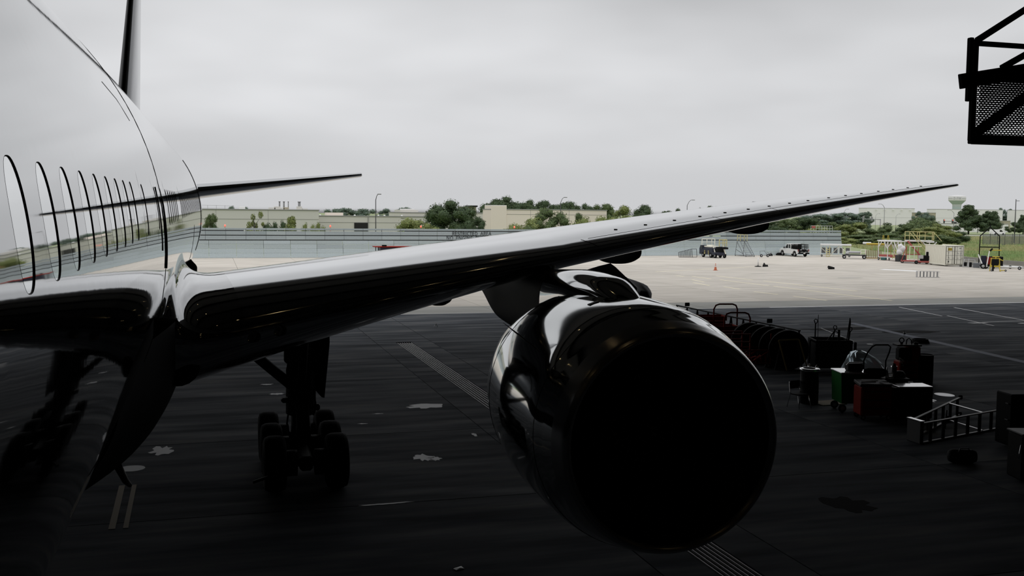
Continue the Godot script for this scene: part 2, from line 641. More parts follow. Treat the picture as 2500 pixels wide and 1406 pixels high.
	strip.call("painted_line", "worn_blue", Vector2(36.6, -52.6), Vector2(34.0, -33.0), 0.5, fl)
	strip.call("painted_line", "line_white", Vector2(46.4, -61.2), Vector2(45.1, -55.2), 0.1, fl)
	strip.call("painted_line", "line_white", Vector2(50.2, -60.2), Vector2(47.9, -49.0), 0.12, fl)
	strip.call("painted_line", "line_white", Vector2(45.6, -55.3), Vector2(44.2, -49.6), 0.1, fl)
	strip.call("painted_line", "worn_white", Vector2(45.0, -51.4), Vector2(48.5, -51.6), 0.18, fl)
	strip.call("painted_line", "worn_white", Vector2(33.2, -50.6), Vector2(31.4, -44.9), 0.05, fl)
	# door track: a bright sill across the opening
	st = mb()
	bx(st, Vector3(57.5, 0.0, -62.62), Vector3(41, 0.03, 0.3), 0.005)
	struct("trim_2", st, M.line_white, "white painted strip along the hangar door sill", "trim")
	st = mb()
	bx(st, Vector3(-4, 0.0, -62.62), Vector3(82, 0.02, 0.2), 0.005)
	struct("trim_3", st, M.worn_white, "worn pale door track across the hangar opening", "trim")
	# walls and roof
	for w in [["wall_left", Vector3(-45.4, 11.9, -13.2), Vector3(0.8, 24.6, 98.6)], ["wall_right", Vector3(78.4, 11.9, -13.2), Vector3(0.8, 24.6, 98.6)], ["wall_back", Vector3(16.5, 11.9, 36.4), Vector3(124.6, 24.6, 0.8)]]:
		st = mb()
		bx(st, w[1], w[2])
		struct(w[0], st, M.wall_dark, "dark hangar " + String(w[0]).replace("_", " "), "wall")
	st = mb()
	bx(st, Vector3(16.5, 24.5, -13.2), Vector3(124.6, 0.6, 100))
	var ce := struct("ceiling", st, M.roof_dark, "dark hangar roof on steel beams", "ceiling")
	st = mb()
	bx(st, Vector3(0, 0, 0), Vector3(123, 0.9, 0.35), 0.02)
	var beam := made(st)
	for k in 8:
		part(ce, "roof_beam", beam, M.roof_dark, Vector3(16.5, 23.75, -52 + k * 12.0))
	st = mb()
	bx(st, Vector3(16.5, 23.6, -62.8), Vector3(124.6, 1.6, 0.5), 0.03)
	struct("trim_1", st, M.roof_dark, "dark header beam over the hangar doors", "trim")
	# high-bay lamps, seen only in the polished metal
	var lamp: Node3D = null
	for i in 4:
		for j in 5:
			var p := Vector3(-14.0 + i * 15.0, 22.6, -44.0 + j * 15.0)
			if lamp == null:
				lamp = thing("high_bay_lamp", "round high bay lamp under the hangar roof", "lamp", p, 0, "hangar roof lamps")
				var s3 := mb(true)
				lathe(s3, [Vector2(0.21, 0.0), Vector2(0.2, 0.2), Vector2(0.1, 0.34), Vector2(0.06, 0.7), Vector2(0.0, 0.7)], 20)
				part(lamp, "lamp_housing", s3, M.dark_steel)
				s3 = mb()
				lathe(s3, [Vector2(0.0, -0.02), Vector2(0.19, -0.02), Vector2(0.19, 0.02), Vector2(0.0, 0.02)], 20)
				part(lamp, "lamp_lens", s3, M.lamp_glow)
				var li := SpotLight3D.new()
				li.name = "lamp_light"
				li.light_color = Color(1.0, 0.86, 0.62)
				li.light_energy = 0.08
				li.spot_range = 120.0
				li.spot_angle = 75.0
				li.spot_attenuation = 2.0
				li.light_size = 0.18
				li.shadow_enabled = true
				lamp.add_child(li)
				li.position = Vector3(0, -0.08, 0)
				li.rotation.x = -PI / 2
			else:
				copy(lamp, "round high bay lamp under the hangar roof", p, 0, "hangar roof lamps")


func apron():
	var r := RandomNumberGenerator.new()
	r.seed = 9
	var st := mb()
	bx(st, Vector3(22, -0.5, -104), Vector3(158, 0.8, 83))
	var ap := struct("ground_apron", st, M.joint_outside, "wide pale concrete apron between the hangar and the blast fence", "apron")
	var xs := []
	for i in 22:
		xs.append(-56.9 + i * 7.45)
	slab_row(ap, xs, [-62.8, -67.3], ["apron_grey"], 0.03, r, func(_x, _z): return false)
	slab_row(ap, xs, [-67.3, -74.9, -82.5, -90.1, -97.7, -105.3, -112.9, -118.5], ["apron_concrete_0", "apron_concrete_0", "apron_concrete_1", "apron_concrete_2"], 0.03, r, func(x, z): return x > 92 and z < -100)
	slab_row(ap, xs, [-118.5, -124.3, -131.9, -139.5, -145.4], ["apron_concrete_3"], 0.03, r, func(x, z): return x > 92 and z > -124)
	var strip := func(a: Vector2, b: Vector2, w: float, m := "line_yellow"):
		var s2 := mb()
		var d := Vector3(b.x - a.x, 0, b.y - a.y)
		bx(s2, Vector3((a.x + b.x) * 0.5, 0.004, (a.y + b.y) * 0.5), Vector3(w, 0.008, d.length()), 0.0, Basis.looking_at(d))
		part(ap, "painted_line", s2, M[m])
	for l in [[47.3, -95.4, 47.5, -91.6], [47.7, -90.2, 48.3, -82.0], [46.2, -96.9, 46.4, -95.4], [44.9, -90.6, 44.6, -87.4], [43.5, -81.5, 43.5, -78.6], [43.3, -75.9, 43.7, -72.8], [44.0, -71.0, 44.4, -67.0], [43.2, -86.9, 42.9, -83.0], [48.4, -81.4, 49.4, -66.0], [50.3, -96.0, 50.9, -89.5], [51.2, -88.0, 52.6, -75.0], [40.1, -98.4, 39.6, -94.0]]:
		strip.call(Vector2(l[0], l[1]), Vector2(l[2], l[3]), 0.2)
	strip.call(Vector2(64.5, -112.6), Vector2(47.0, -103.8), 0.18, "line_yellow")
	strip.call(Vector2(77.0, -117.6), Vector2(84.6, -96.0), 1.0, "apron_concrete_3")
	strip.call(Vector2(77.0, -105.0), Vector2(79.0, -101.0), 1.4, "line_white")
	for p in [[63, -91.0, 3.4, 0.7], [36, -90.0, 5.0, 0.5], [57, -99, 2.2, 0.4], [55, -84, 3.5, 0.5]]:
		var b := mb()
		var poly := []
		for k in 16:
			var a := TAU * k / 16
			poly.append(Vector2(cos(a) * p[2] * 0.5, sin(a) * p[3] * 0.5) * r.randf_range(0.75, 1.1))
		prism(b, poly, Vector3.RIGHT, Vector3.BACK, Vector3(p[0], 0, p[1]), Vector3(p[0], 0.004, p[1]))
		part(ap, "faint_stain", b, M.apron_grey)
	# land beyond
	st = mb()
	bx(st, Vector3(450, -0.35, -1400), Vector3(2600, 0.5, 2510))
	bx(st, Vector3(430, -0.35, -104), Vector3(660, 0.5, 83))
	struct("ground_field", st, M.grass_ground, "rough green and straw coloured grass land beyond the apron", "field")
	st = mb()
	bx(st, Vector3(420, -0.06, -268), Vector3(420, 0.1, 5.0))
	bx(st, Vector3(300, -0.06, -292), Vector3(180, 0.1, 9.0))
	struct("ground_road", st, M.road, "pale road crossing the grass before the white warehouses", "road")
	# grass blades near the barrier
	var q := RandomNumberGenerator.new()
	q.seed = 17
	var bl := mb()
	for k in 7:
		var a := q.randf() * TAU
		var o := Vector3(q.randf_range(-0.5, 0.5), 0, q.randf_range(-0.5, 0.5))
		var side := Vector3(cos(a), 0, sin(a)) * 0.09
		bl.set_color(Color(1, 1, 1) * q.randf_range(0.85, 1.25))
		var tip := o + Vector3(q.randf_range(-0.15, 0.15), q.randf_range(0.35, 0.8), q.randf_range(-0.15, 0.15))
		tri(bl, o - side, o + side, tip, Vector3(0, 0.3, 1))
	var mm := MultiMesh.new()
	mm.transform_format = MultiMesh.TRANSFORM_3D
	mm.use_colors = true
	mm.mesh = made(bl)
	mm.instance_count = 26000
	var nz := FastNoiseLite.new()
	nz.seed = 5
	nz.frequency = 0.03
	for k in mm.instance_count:
		var d := 104.0 + pow(q.randf(), 1.6) * 165.0
		var x := lerpf(98.0, 240.0, q.randf()) + (d - 104.0) * 0.35
		var t := Transform3D(Basis(Vector3.UP, q.randf() * TAU).scaled(Vector3(1.2, q.randf_range(0.5, 1.1), 1.2)), Vector3(x, -0.1, -d))
		mm.set_instance_transform(k, t)
		var g := nz.get_noise_2d(x, d * 2.0)
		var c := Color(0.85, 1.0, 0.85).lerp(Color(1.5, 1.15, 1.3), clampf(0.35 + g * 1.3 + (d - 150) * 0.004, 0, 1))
		mm.set_instance_color(k, c * q.randf_range(0.8, 1.15))
	var mi := MultiMeshInstance3D.new()
	mi.name = "tall_grass"
	mi.multimesh = mm
	mi.material_override = M.grass_blade
	add_child(mi)
	tag(mi, "tall green and straw grass growing behind the low concrete barrier", "grass", "", "stuff")


# curved slatted jet blast fence
func fence_at(t: float) -> Vector3:   # t along the fence, 0 .. 1
	return Vector3(lerpf(-32.0, 98.2, t), 0, at_of(t, [0.0, 0.58, 0.76, 1.0], [-141.4, -141.4, -144.6, -144.8]))


func blast_fence():
	var f := thing("blast_fence", "long grey slatted jet blast fence across the far side of the apron", "fence")
	# rows: bottom height, top height, how far the foot stands forward of the top, tone with sky light put into lower rows
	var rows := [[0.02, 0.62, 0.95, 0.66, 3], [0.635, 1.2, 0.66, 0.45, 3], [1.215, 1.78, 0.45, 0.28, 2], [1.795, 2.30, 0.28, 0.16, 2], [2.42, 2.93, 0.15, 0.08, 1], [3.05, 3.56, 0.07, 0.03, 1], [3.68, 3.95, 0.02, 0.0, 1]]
	var r := RandomNumberGenerator.new()
	r.seed = 23
	for c in 87:
		var upper := c >= 37
		var cols := 50 if upper else 37
		var i := c - 37 if upper else c
		var a := fence_at(float(i) / cols)
		var b := fence_at(float(i + 1) / cols)
		var len := (b - a).length() - 0.035
		var ang := -rad_to_deg(atan2(b.z - a.z, b.x - a.x))
		var mid := (a + b) * 0.5
		for w in (range(4, 7) if upper else range(0, 4)):
			var q: Array = rows[w]
			var key := "fence_%d_%d" % [w, int(len * 100)]
			if not M.has(key):
				var st := mb()
				var n := 4
				for k in n:
					var t0 := float(k) / n
					var t1 := float(k + 1) / n
					var y0: float = lerpf(q[0], q[1], t0)
					var y1: float = lerpf(q[0], q[1], t1)
					var z0: float = lerpf(q[2], q[3], t0)
					var z1: float = lerpf(q[2], q[3], t1)
					var zm: float = (z0 + z1) * 0.5 + 0.022
					var ym: float = (y0 + y1) * 0.5
					for s in [[y0, z0, ym, zm], [ym, zm, y1, z1]]:
						quad(st, Vector3(-len * 0.5, s[0], s[1]), Vector3(len * 0.5, s[0], s[1]), Vector3(len * 0.5, s[2], s[3]), Vector3(-len * 0.5, s[2], s[3]), Vector3(0, 0.1, 1))
						quad(st, Vector3(-len * 0.5, s[0], s[1] - 0.05), Vector3(len * 0.5, s[0], s[1] - 0.05), Vector3(len * 0.5, s[2], s[3] - 0.05), Vector3(-len * 0.5, s[2], s[3] - 0.05), Vector3(0, 0.1, -1))
				for e in [[q[0], q[2], -1.0], [q[1], q[3], 1.0]]:
					quad(st, Vector3(-len * 0.5, e[0], e[1]), Vector3(len * 0.5, e[0], e[1]), Vector3(len * 0.5, e[0], e[1] - 0.05), Vector3(-len * 0.5, e[0], e[1] - 0.05), Vector3(0, e[2], 0))
				M[key] = made(st)
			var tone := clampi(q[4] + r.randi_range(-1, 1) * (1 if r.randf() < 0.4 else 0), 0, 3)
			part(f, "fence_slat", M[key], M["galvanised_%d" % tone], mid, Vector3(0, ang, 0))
	var st2 := mb()
	bar(st2, Vector3(0, 0, 0.8), Vector3(0, 1.2, 0.32), 0.1, 0.08)
	bar(st2, Vector3(0, 1.2, 0.32), Vector3(0, 2.35, 0.03), 0.1, 0.08)
	bar(st2, Vector3(0, 2.35, 0.03), Vector3(0, 3.9, -0.1), 0.1, 0.08)
	bar(st2, Vector3(0, 0, -1.6), Vector3(0, 3.2, -0.1), 0.12, 0.1)
	bar(st2, Vector3(0, 0.05, 0.8), Vector3(0, 0.05, -1.7), 0.12, 0.1)
	var post := made(st2)
	for c in 51:
		var a := fence_at(float(c) / 50)
		part(f, "fence_post", post, M.fence_post, a + Vector3(0, 0, -0.13))
	for q in [2.36, 2.99, 3.62]:  # dark strips added behind the slat gaps so that they read dark
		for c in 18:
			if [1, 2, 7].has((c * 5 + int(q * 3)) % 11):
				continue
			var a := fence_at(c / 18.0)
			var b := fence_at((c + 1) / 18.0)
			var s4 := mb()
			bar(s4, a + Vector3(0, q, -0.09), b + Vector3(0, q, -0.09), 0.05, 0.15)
			part(f, "gap_backing", s4, M.fence_post)
	lettering(f, "RESTRICTED  AREA", 0.50, Vector3(35.5, 3.31, -141.31), M.letter_black)
	lettering(f, "NO  ENGINE  RUN", 0.50, Vector3(34.6, 2.68, -141.25), M.letter_black)
	# stake lights standing behind the fence
	for q in [[1.8, 4.4, "nearest the fuselage"], [15.9, 4.4, "at the long grey wall's corner"], [28.7, 4.4, "at the wide light green shrub"], [42.6, 4.4, "below the tower corner"]]:
		var s := thing("warning_light", "small red warning light on a stake above the fence, " + q[2], "light", Vector3(q[0], 0, -144.0))
		var st3 := mb(true)
		tube(st3, [Vector3.ZERO, Vector3(0, 4.1, 0)], 0.03, 8)
		part(s, "stake", st3, M.red_bright)
		st3 = mb(true)
		lathe(st3, [Vector2(0.0, 4.08), Vector2(0.11, 4.12), Vector2(0.12, 4.28), Vector2(0.07, 4.38), Vector2(0.0, 4.4)], 14)
		part(s, "lens", st3, M.red_lamp)


func lettering(p: Node3D, text: String, h: float, at: Vector3, m: Material, turn := 0.0, depth := 0.012, called := "lettering") -> MeshInstance3D:
	var t := TextMesh.new()
	var fo := SystemFont.new()
	fo.font_names = PackedStringArray(["Droid Sans"])
	t.font = fo
	t.text = text
	t.font_size = 64
	t.pixel_size = h / 46.0
	t.depth = depth
	t.curve_step = 2.0
	return part(p, called, t, m, at, Vector3(0, turn, 0))


# ---------------------------------------------------------------- the airliner
# its own axes: s to its left (right in the picture), h above the fuselage centre line, a aft of the camera's abeam point
func L(s: float, h: float, a: float) -> Vector3:
	return Vector3(s, h + 5.909, -a)


const FA := [-6.2, -5.9, -5.2, -4.0, -2.6, -1.4, 35.6, 39.0, 43.0, 47.0, 51.0, 54.5, 57.4]
const FW := [0.05, 0.6, 1.3, 2.15, 2.8, 3.1, 3.1, 3.03, 2.78, 2.35, 1.75, 1.05, 0.2]
const FT := [-0.9, -0.2, 0.7, 2.0, 2.8, 3.1, 3.1, 3.1, 3.08, 3.0, 2.8, 2.45, 1.9]
const FB := [-1.0, -1.55, -2.1, -2.6, -2.95, -3.1, -3.1, -2.85, -2.2, -1.3, -0.3, 0.6, 1.45]


func hull(a: float, th: float) -> Vector3:
	var w := curve_of(a, FA, FW)
	var t := curve_of(a, FA, FT)
	var b := curve_of(a, FA, FB)
	return L(cos(th) * w, (t + b) * 0.5 + sin(th) * (t - b) * 0.5, a)


const WK := [3.1, 10.2, 30.4]


func wing_at(s: float) -> Array:   # leading edge (a, h), chord, thickness, twist
	var q := s - 3.1
	var c := at_of(s, WK, [12.930, 7.455, 1.902]) + maxf(0.0, 3.1 - s) * 0.67
	var le := Vector2(13.713 + q * 0.6892, -1.3435 + q * 0.1220 - 0.000754 * q * q)
	if s > 30.1:
		var k := sqrt(maxf(0.0, 1.0 - pow((s - 30.1) / 0.9, 2)))
		le.x += c * (1.0 - k) * 0.72
		c *= maxf(k, 0.02)
	return [le, c, at_of(s, WK, [0.1264, 0.0867, 0.0918]), deg_to_rad(at_of(s, WK, [4.671, 0.318, 0.199]))]


func stab_at(s: float) -> Array:
	var q := s - 2.4
	var c := lerpf(6.3, 2.1, q / 8.36)
	var le := Vector2(46.1 + q * 0.7955, 0.85 + q * 0.128)
	if s > 10.66:
		var k := sqrt(maxf(0.0, 1.0 - pow((s - 10.66) / 0.13, 2)))
		le.x += c * (1.0 - k) * 0.6
		c *= maxf(k, 0.03)
	return [le, c, 0.115, deg_to_rad(-1.0)]


func fin_at(h: float) -> Array:
	var q := h - 3.0
	return [Vector2(42.6 + q * 1.0, 0.0), lerpf(9.4, 3.9, q / 9.4), 0.088, 0.0]


func section(w: Array, v: float, camber: float) -> Vector2:   # (aft, up) of a wing section; v runs -1 (trailing edge, upper) .. 0 (nose) .. 1 (trailing edge, lower)
	var x := v * v
	var av := absf(v)
	var yt: float = 5.0 * w[2] * (0.2969 * av - 0.126 * x - 0.3516 * x * x + 0.2843 * x * x * x - 0.1036 * x * x * x * x)
	var y := camber * sin(PI * pow(x, 1.6)) + (yt if v <= 0.0 else -yt)
	var c: float = w[1]
	var t: float = w[3]
	return w[0] + Vector2(x * c * cos(t) + y * c * sin(t), -x * c * sin(t) + y * c * cos(t))


func wing_point(s: float, v: float) -> Vector3:
	var p := section(wing_at(s), v, 0.016)
	return L(s, p.y, p.x)


func stab_point(s: float, v: float) -> Vector3:
	var p := section(stab_at(s), v, 0.0)
	return L(s, p.y, p.x)


func fin_point(h: float, v: float) -> Vector3:
	var p := section(fin_at(h), v, 0.0)
	return L(-p.y, h, p.x)


func airplane():
	var ap := Node3D.new()
	ap.name = "airliner"
	add_child(ap)
	var d := Vector3(0.0069, 0.008, -1.0).normalized()
	var xl := d.cross(Vector3.UP).normalized()
	var up := xl.cross(d)
	ap.basis = Basis(xl, up, -d)
	ap.position = Vector3(-3.6279, 5.9094, 0) - up * 5.909
	tag(ap, "large polished metal twin engined airliner parked in the dark hangar, seen along its flank", "airplane")
	var t1 := asin(0.1 / 3.1)
	var t2 := asin(0.722 / 3.1)
	var a0 := 3.3138 - 0.2667 - 0.5334 * 8
	var cells := 68
	var a1 := a0 + cells * 0.5334
	var us := ramp(-6.2, -1.4, 24)
	us.append_array(ramp(-1.4, 35.6, 74).slice(1))
	us.append_array(ramp(35.6, 57.4, 60).slice(1))
	var st := mb()
	surf(st, hull, us, ramp(t2, TAU + t1, 120))
	var fu := part(ap, "fuselage", st, M.polished_skin)
	st = mb()
	surf(st, hull, ramp(-6.2, a0, 24), ramp(t1, t2, 6))
	surf(st, hull, ramp(a1, 57.4, 60), ramp(t1, t2, 6))
	# window belt with real openings
	var no_window := [9, 11, 12, 14, 16, 23, 24]
	var tc := (t1 + t2) * 0.5
	var ht := (t2 - t1) * 0.5
	var on := func(x: float, th: float, r: float, ac: float) -> Vector3: return L(cos(th) * r, sin(th) * r, ac + x)
	var hole := func(k: int, n: int, g: float) -> Vector2:
		var f := TAU * k / n
		return Vector2(signf(cos(f)) * pow(absf(cos(f)), 2.0 / 2.5) * (0.136 + g), signf(sin(f)) * pow(absf(sin(f)), 2.0 / 2.5) * (0.0665 + g / 3.1))
	var edge := func(k: int, n: int) -> Vector2:
		var f := TAU * k / n
		var t := 1.0 / maxf(absf(cos(f)), absf(sin(f)))
		return Vector2(cos(f) * t * 0.2667, sin(f) * t * ht)
	var put := func(tool: SurfaceTool, x: float, th: float, ac: float):
		tool.set_normal(Vector3(cos(th), sin(th), 0))
		tool.add_vertex(on.call(x, th, 3.1, ac))
	var N := 48
	# the frame and pane of a window, shared by all
	var rec := mb(true)
	var pan := mb()
	pan.set_meta("normals", true)
	for k in N:
		var p: Vector2 = hole.call(k, N, 0.0)
		var q: Vector2 = hole.call(k + 1, N, 0.0)
		var p2: Vector2 = hole.call(k, N, -0.004)
		var q2: Vector2 = hole.call(k + 1, N, -0.004)
		var A: Vector3 = on.call(p.x, tc + p.y, 3.1005, 0)
		var B: Vector3 = on.call(q.x, tc + q.y, 3.1005, 0)
		var C: Vector3 = on.call(q2.x, tc + q2.y, 3.0962, 0)
		var D: Vector3 = on.call(p2.x, tc + p2.y, 3.0962, 0)
		quad(rec, A, B, C, D, Vector3(0.2, -p.y * 3, p.x))
		for m in 3:
			var f0 := m / 3.0
			var f1 := (m + 1) / 3.0
			var c4 := [p2 * f0, q2 * f0, q2 * f1, p2 * f0, q2 * f1, p2 * f1]
			for c in [c4[0], c4[1], c4[2], c4[3], c4[4], c4[5]]:
				pan.set_normal(Vector3(cos(tc + c.y), sin(tc + c.y), 0))
				pan.add_vertex(on.call(c.x, tc + c.y, 3.0964, 0))
	var rec_m := made(rec)
	var pan_m := made(pan)
	for c in cells:
		var k := c - 8
		var ac := a0 + 0.2667 + c * 0.5334
		if no_window.has(k):
			surf(st, hull, [ac - 0.2667, ac, ac + 0.2667], ramp(t1, t2, 4))
			continue
		for i in N:
			var p: Vector2 = hole.call(i, N, 0.0)
			var q: Vector2 = hole.call(i + 1, N, 0.0)
			var e: Vector2 = edge.call(i, N)
			var g: Vector2 = edge.call(i + 1, N)
			for v in [p, g, e, p, q, g]:
				put.call(st, v.x, tc + v.y, ac)
		var w := part(ap, "window_frame", rec_m, M.seal, Vector3(0, 0, -ac))
		part(w, "window_pane", pan_m, M.pane)
	part(ap, "window_belt", st, M.polished_skin)
	# lap joints round the hull
	var hoop := func(a: float, w: float, r: float, f0: float, f1: float, n: int) -> SurfaceTool:
		var s2 := mb(true)
		for k in n:
			var x := deg_to_rad(lerpf(f0, f1, float(k) / n))
			var y := deg_to_rad(lerpf(f0, f1, float(k + 1) / n))
			var q := []
			for th in [x, y]:
				for rr in [3.098, 3.1 + r]:
					for aa in [a, a + w]:
						q.append(L(cos(th) * rr, sin(th) * rr, aa))
			quad(s2, q[0], q[2], q[6], q[4], Vector3(0, 0, 1))
			quad(s2, q[2], q[3], q[7], q[6], Vector3(cos(x), sin(x), 0))
			quad(s2, q[1], q[3], q[7], q[5], Vector3(0, 0, -1))
		return s2
	part(fu, "lap_joint", hoop.call(11.25, 0.012, 0.0032, -78, 80, 90), M.seal)
	part(fu, "lap_joint", hoop.call(11.25, 0.04, 0.014, -4.0, 9.5, 16), M.seal)
	part(fu, "lap_joint", hoop.call(10.55, 0.02, 0.006, 0.0, 11.5, 16), M.seal)
	part(fu, "lap_joint", hoop.call(33.5, 0.03, 0.012, -20, 34, 40), M.seal)
	part(fu, "lap_joint", hoop.call(24.2, 0.02, 0.004, -16, -1, 12), M.seal)
	st = mb()
	for q in [[8.7, 27.0, 9.6, 26.0], [9.6, 26.0, 10.1, 23.0]]:
		var pts := []
		for k in 5:
			var f := k / 4.0
			var th := deg_to_rad(lerpf(q[1], q[3], f))
			pts.append(L(cos(th) * 3.1, sin(th) * 3.1, lerpf(q[0], q[2], f)))
		tube(st, pts, 0.002, 5)
	part(fu, "access_panel_edge", st, M.dull_aluminium)
	st = mb(true)
	var crown_pts := []
	for k in 30:
		var th := deg_to_rad(56.5 + sin(k * 1.7) * 0.25)
		crown_pts.append(L(cos(th) * 3.1, sin(th) * 3.1, 6.0 + k * 0.45))
	tube(st, crown_pts, 0.0025, 5)
	part(fu, "crown_line", st, M.dull_aluminium)  # thin wavy grey line along the crown
	# belly fairing and drain mast
	var fair := func(a: float, f: float) -> Vector3:
		var w := curve_of(a, [10.3, 12.0, 14.0, 16.0, 24.0, 28.0, 33.0, 38.0, 41.0], [2.74, 2.95, 3.12, 3.17, 3.15, 2.92, 2.75, 2.5, 2.0])
		var dd := curve_of(a, [10.3, 12.0, 14.0, 16.0, 24.0, 28.0, 33.0, 38.0, 41.0], [1.8, 2.13, 2.42, 2.55, 2.55, 2.5, 2.2, 1.8, 1.2])
		return L(signf(cos(f)) * pow(absf(cos(f)), 2.0 / 2.7) * w, -1.0 + signf(sin(f)) * pow(absf(sin(f)), 2.0 / 2.7) * dd, a)
	st = mb()
	surf(st, fair, ramp(10.3, 41.0, 60), ramp(-PI + 0.002, -0.002, 60))
	part(ap, "belly_fairing", st, M.fairing_paint)
	st = mb(true)
	tube(st, [L(2.2, -3.3, 15.4), L(2.27, -3.62, 15.75), L(2.3, -3.78, 16.1)], 0.06, 8, 0.035)
	part(ap, "drain_mast", st, M.seal)
	st = mb(true)
	lathe(st, [Vector2(0, -0.32), Vector2(0.2, -0.28), Vector2(0.3, -0.1), Vector2(0.3, 0.5), Vector2(0.15, 0.9), Vector2(0, 1.0)], 18, Transform3D(aligned(Vector3(0, 0, -1)), L(3.08, -1.68, 14.3)))
	part(ap, "fairing_blister", st, M.fairing_paint)
	# wing
	st = mb()
	var ss := ramp(2.4, 30.1, 104)
	ss.append_array(ramp(30.1, 30.99, 16).slice(1))
	var vs := []
	for k in 81:
		var f := k / 40.0 - 1.0
		vs.append(signf(f) * pow(absf(f), 1.25))
	surf(st, wing_point, ss, vs, true)
	var wg := part(ap, "wing", st, M.wing_metal)
	# polished fillet between wing and hull
	var fil := func(v: float, t: float) -> Vector3:
		var w := wing_point(lerpf(3.95, 3.5, clampf((absf(v) - 0.1) * 1.4, 0, 1)), v)
		var i := wing_point(3.1, v)
		var e := 0.01
		var tg := wing_point(3.1, v + e) - wing_point(3.1, v - e)
		var n := Vector3(0, tg.z, -tg.y).normalized()
		n = n.slerp(Vector3.UP, clampf((-v - 0.35) * 2.2, 0.0, 1.0)).normalized() if v < -0.35 else n
		var r := lerpf(0.28, 0.75, clampf(1.0 - absf(v) * 1.5, 0, 1))
		r *= clampf((0.81 - absf(v)) * 3.0, 0.02, 1.0)
		var f := i + n * r
		var hh := clampf(f.y - 5.909, -3.0, 3.0)
		f.x = sqrt(3.1 * 3.1 - hh * hh) - 0.004
		return w * (1 - t) * (1 - t) + i * 2.0 * t * (1 - t) + f * t * t
	st = mb()
	surf(st, fil, ramp(-0.80, 0.30, 50), ramp(0.0, 1.0, 14), true)
	part(wg, "root_fillet", st, M.polished_skin)
	# gap seal at the root, slat line, small holes, seams
	st = mb(true)
	var line := func(s0: float, s1: float, v0: float, v1: float, n: int, r: float) -> SurfaceTool:
		var t2_ := mb(true)
		var pts := []
		for k in n + 1:
			var f := float(k) / n
			pts.append(wing_point(lerpf(s0, s1, f), lerpf(v0, v1, f)))
		tube(t2_, pts, r, 5)
		return t2_
	part(wg, "slat_gap", line.call(10.9, 29.0, -0.31, -0.31, 30, 0.005), M.seal)
	part(wg, "flap_gap", line.call(3.6, 10.5, -0.88, -0.84, 14, 0.012), M.seal)
	part(wg, "slat_end_gap", line.call(10.7, 10.9, -0.31, -0.12, 10, 0.007), M.seal)
	part(wg, "slat_end_gap", line.call(15.2, 15.4, -0.34, -0.05, 10, 0.004), M.seal)
	part(wg, "slat_end_gap", line.call(17.7, 17.8, -0.34, -0.05, 10, 0.004), M.seal)
	for k in 16:
		var s: float = [11.96, 12.93, 13.95, 14.91, 15.93, 16.94, 17.91, 18.92, 19.89, 21.05, 22.06, 23.06, 24.2, 25.25, 26.35, 27.4][k]
		st = mb()
		var p := wing_point(s, -0.40)
		var n := (wing_point(s, -0.38) - wing_point(s, -0.42)).cross(Vector3.RIGHT).normalized()
		lathe(st, [Vector2(0.04, -0.01), Vector2(0.04, 0.012), Vector2(0, 0.014)], 12, Transform3D(aligned(n if n.y > 0 else -n), p))
		part(wg, "wing_vent", st, M.seal)
	# lamps in the wing root
	for q in [4.05, 4.42]:
		st = mb(true)
		var w := wing_point(q, 0.06)
		lathe(st, [Vector2(0.085, -0.1), Vector2(0.085, 0.02), Vector2(0.07, 0.03)], 18, Transform3D(aligned(Vector3(-0.45, 0.1, 1)), w))
		var ll := part(wg, "landing_light", st, M.seal)
		st = mb(true)
		lathe(st, [Vector2(0.07, 0.03), Vector2(0.04, 0.01), Vector2(0.0, 0.0)], 18, Transform3D(aligned(Vector3(-0.45, 0.1, 1)), w))
		part(ll, "reflector", st, M.chrome)
	# flap track fairings: canoes under the trailing edge
	for q in [[8.8, -1.62, 25.4, 0.85], [14.5, -0.78, 27.4, 0.75], [20.0, -0.08, 29.9, 0.6]]:
		st = mb(true)
		var prof := []
		for k in 17:
			var f := k / 16.0
			prof.append(Vector2(0.42 * sqrt(maxf(0.0, 1.0 - pow(2 * f - 1, 2))) * q[3], (f - 0.5) * 5.2 * q[3]))
		lathe(st, prof, 18, Transform3D(aligned(Vector3(0, -0.02, -1)) * Basis.from_scale(Vector3(0.8, 1, 1.25)), L(q[0], q[1], q[2])))
		part(wg, "flap_track_fairing", st, M.fairing_paint)
	# tail
	st = mb()
	var s2s := ramp(1.6, 10.66, 24)
	s2s.append_array(ramp(10.66, 10.789, 10).slice(1))
	surf(st, stab_point, s2s, vs, true)
	part(ap, "horizontal_stabilizer", st, M.wing_metal)
	st = mb()
	surf(st, fin_point, ramp(2.2, 12.4, 20), vs, false)
	part(ap, "tail_fin", st, M.fin_paint)
	st = mb(true)
	st = mb()
	surf(st, func(h: float, v: float) -> Vector3: return fin_point(h, v) + Vector3(-0.004, 0, 0.012), ramp(2.4, 12.4, 16), ramp(-0.5, 0.05, 20), false)
	part(ap, "fin_leading_edge", st, M.seal)
	engine(ap)
	landing_gear(ap)


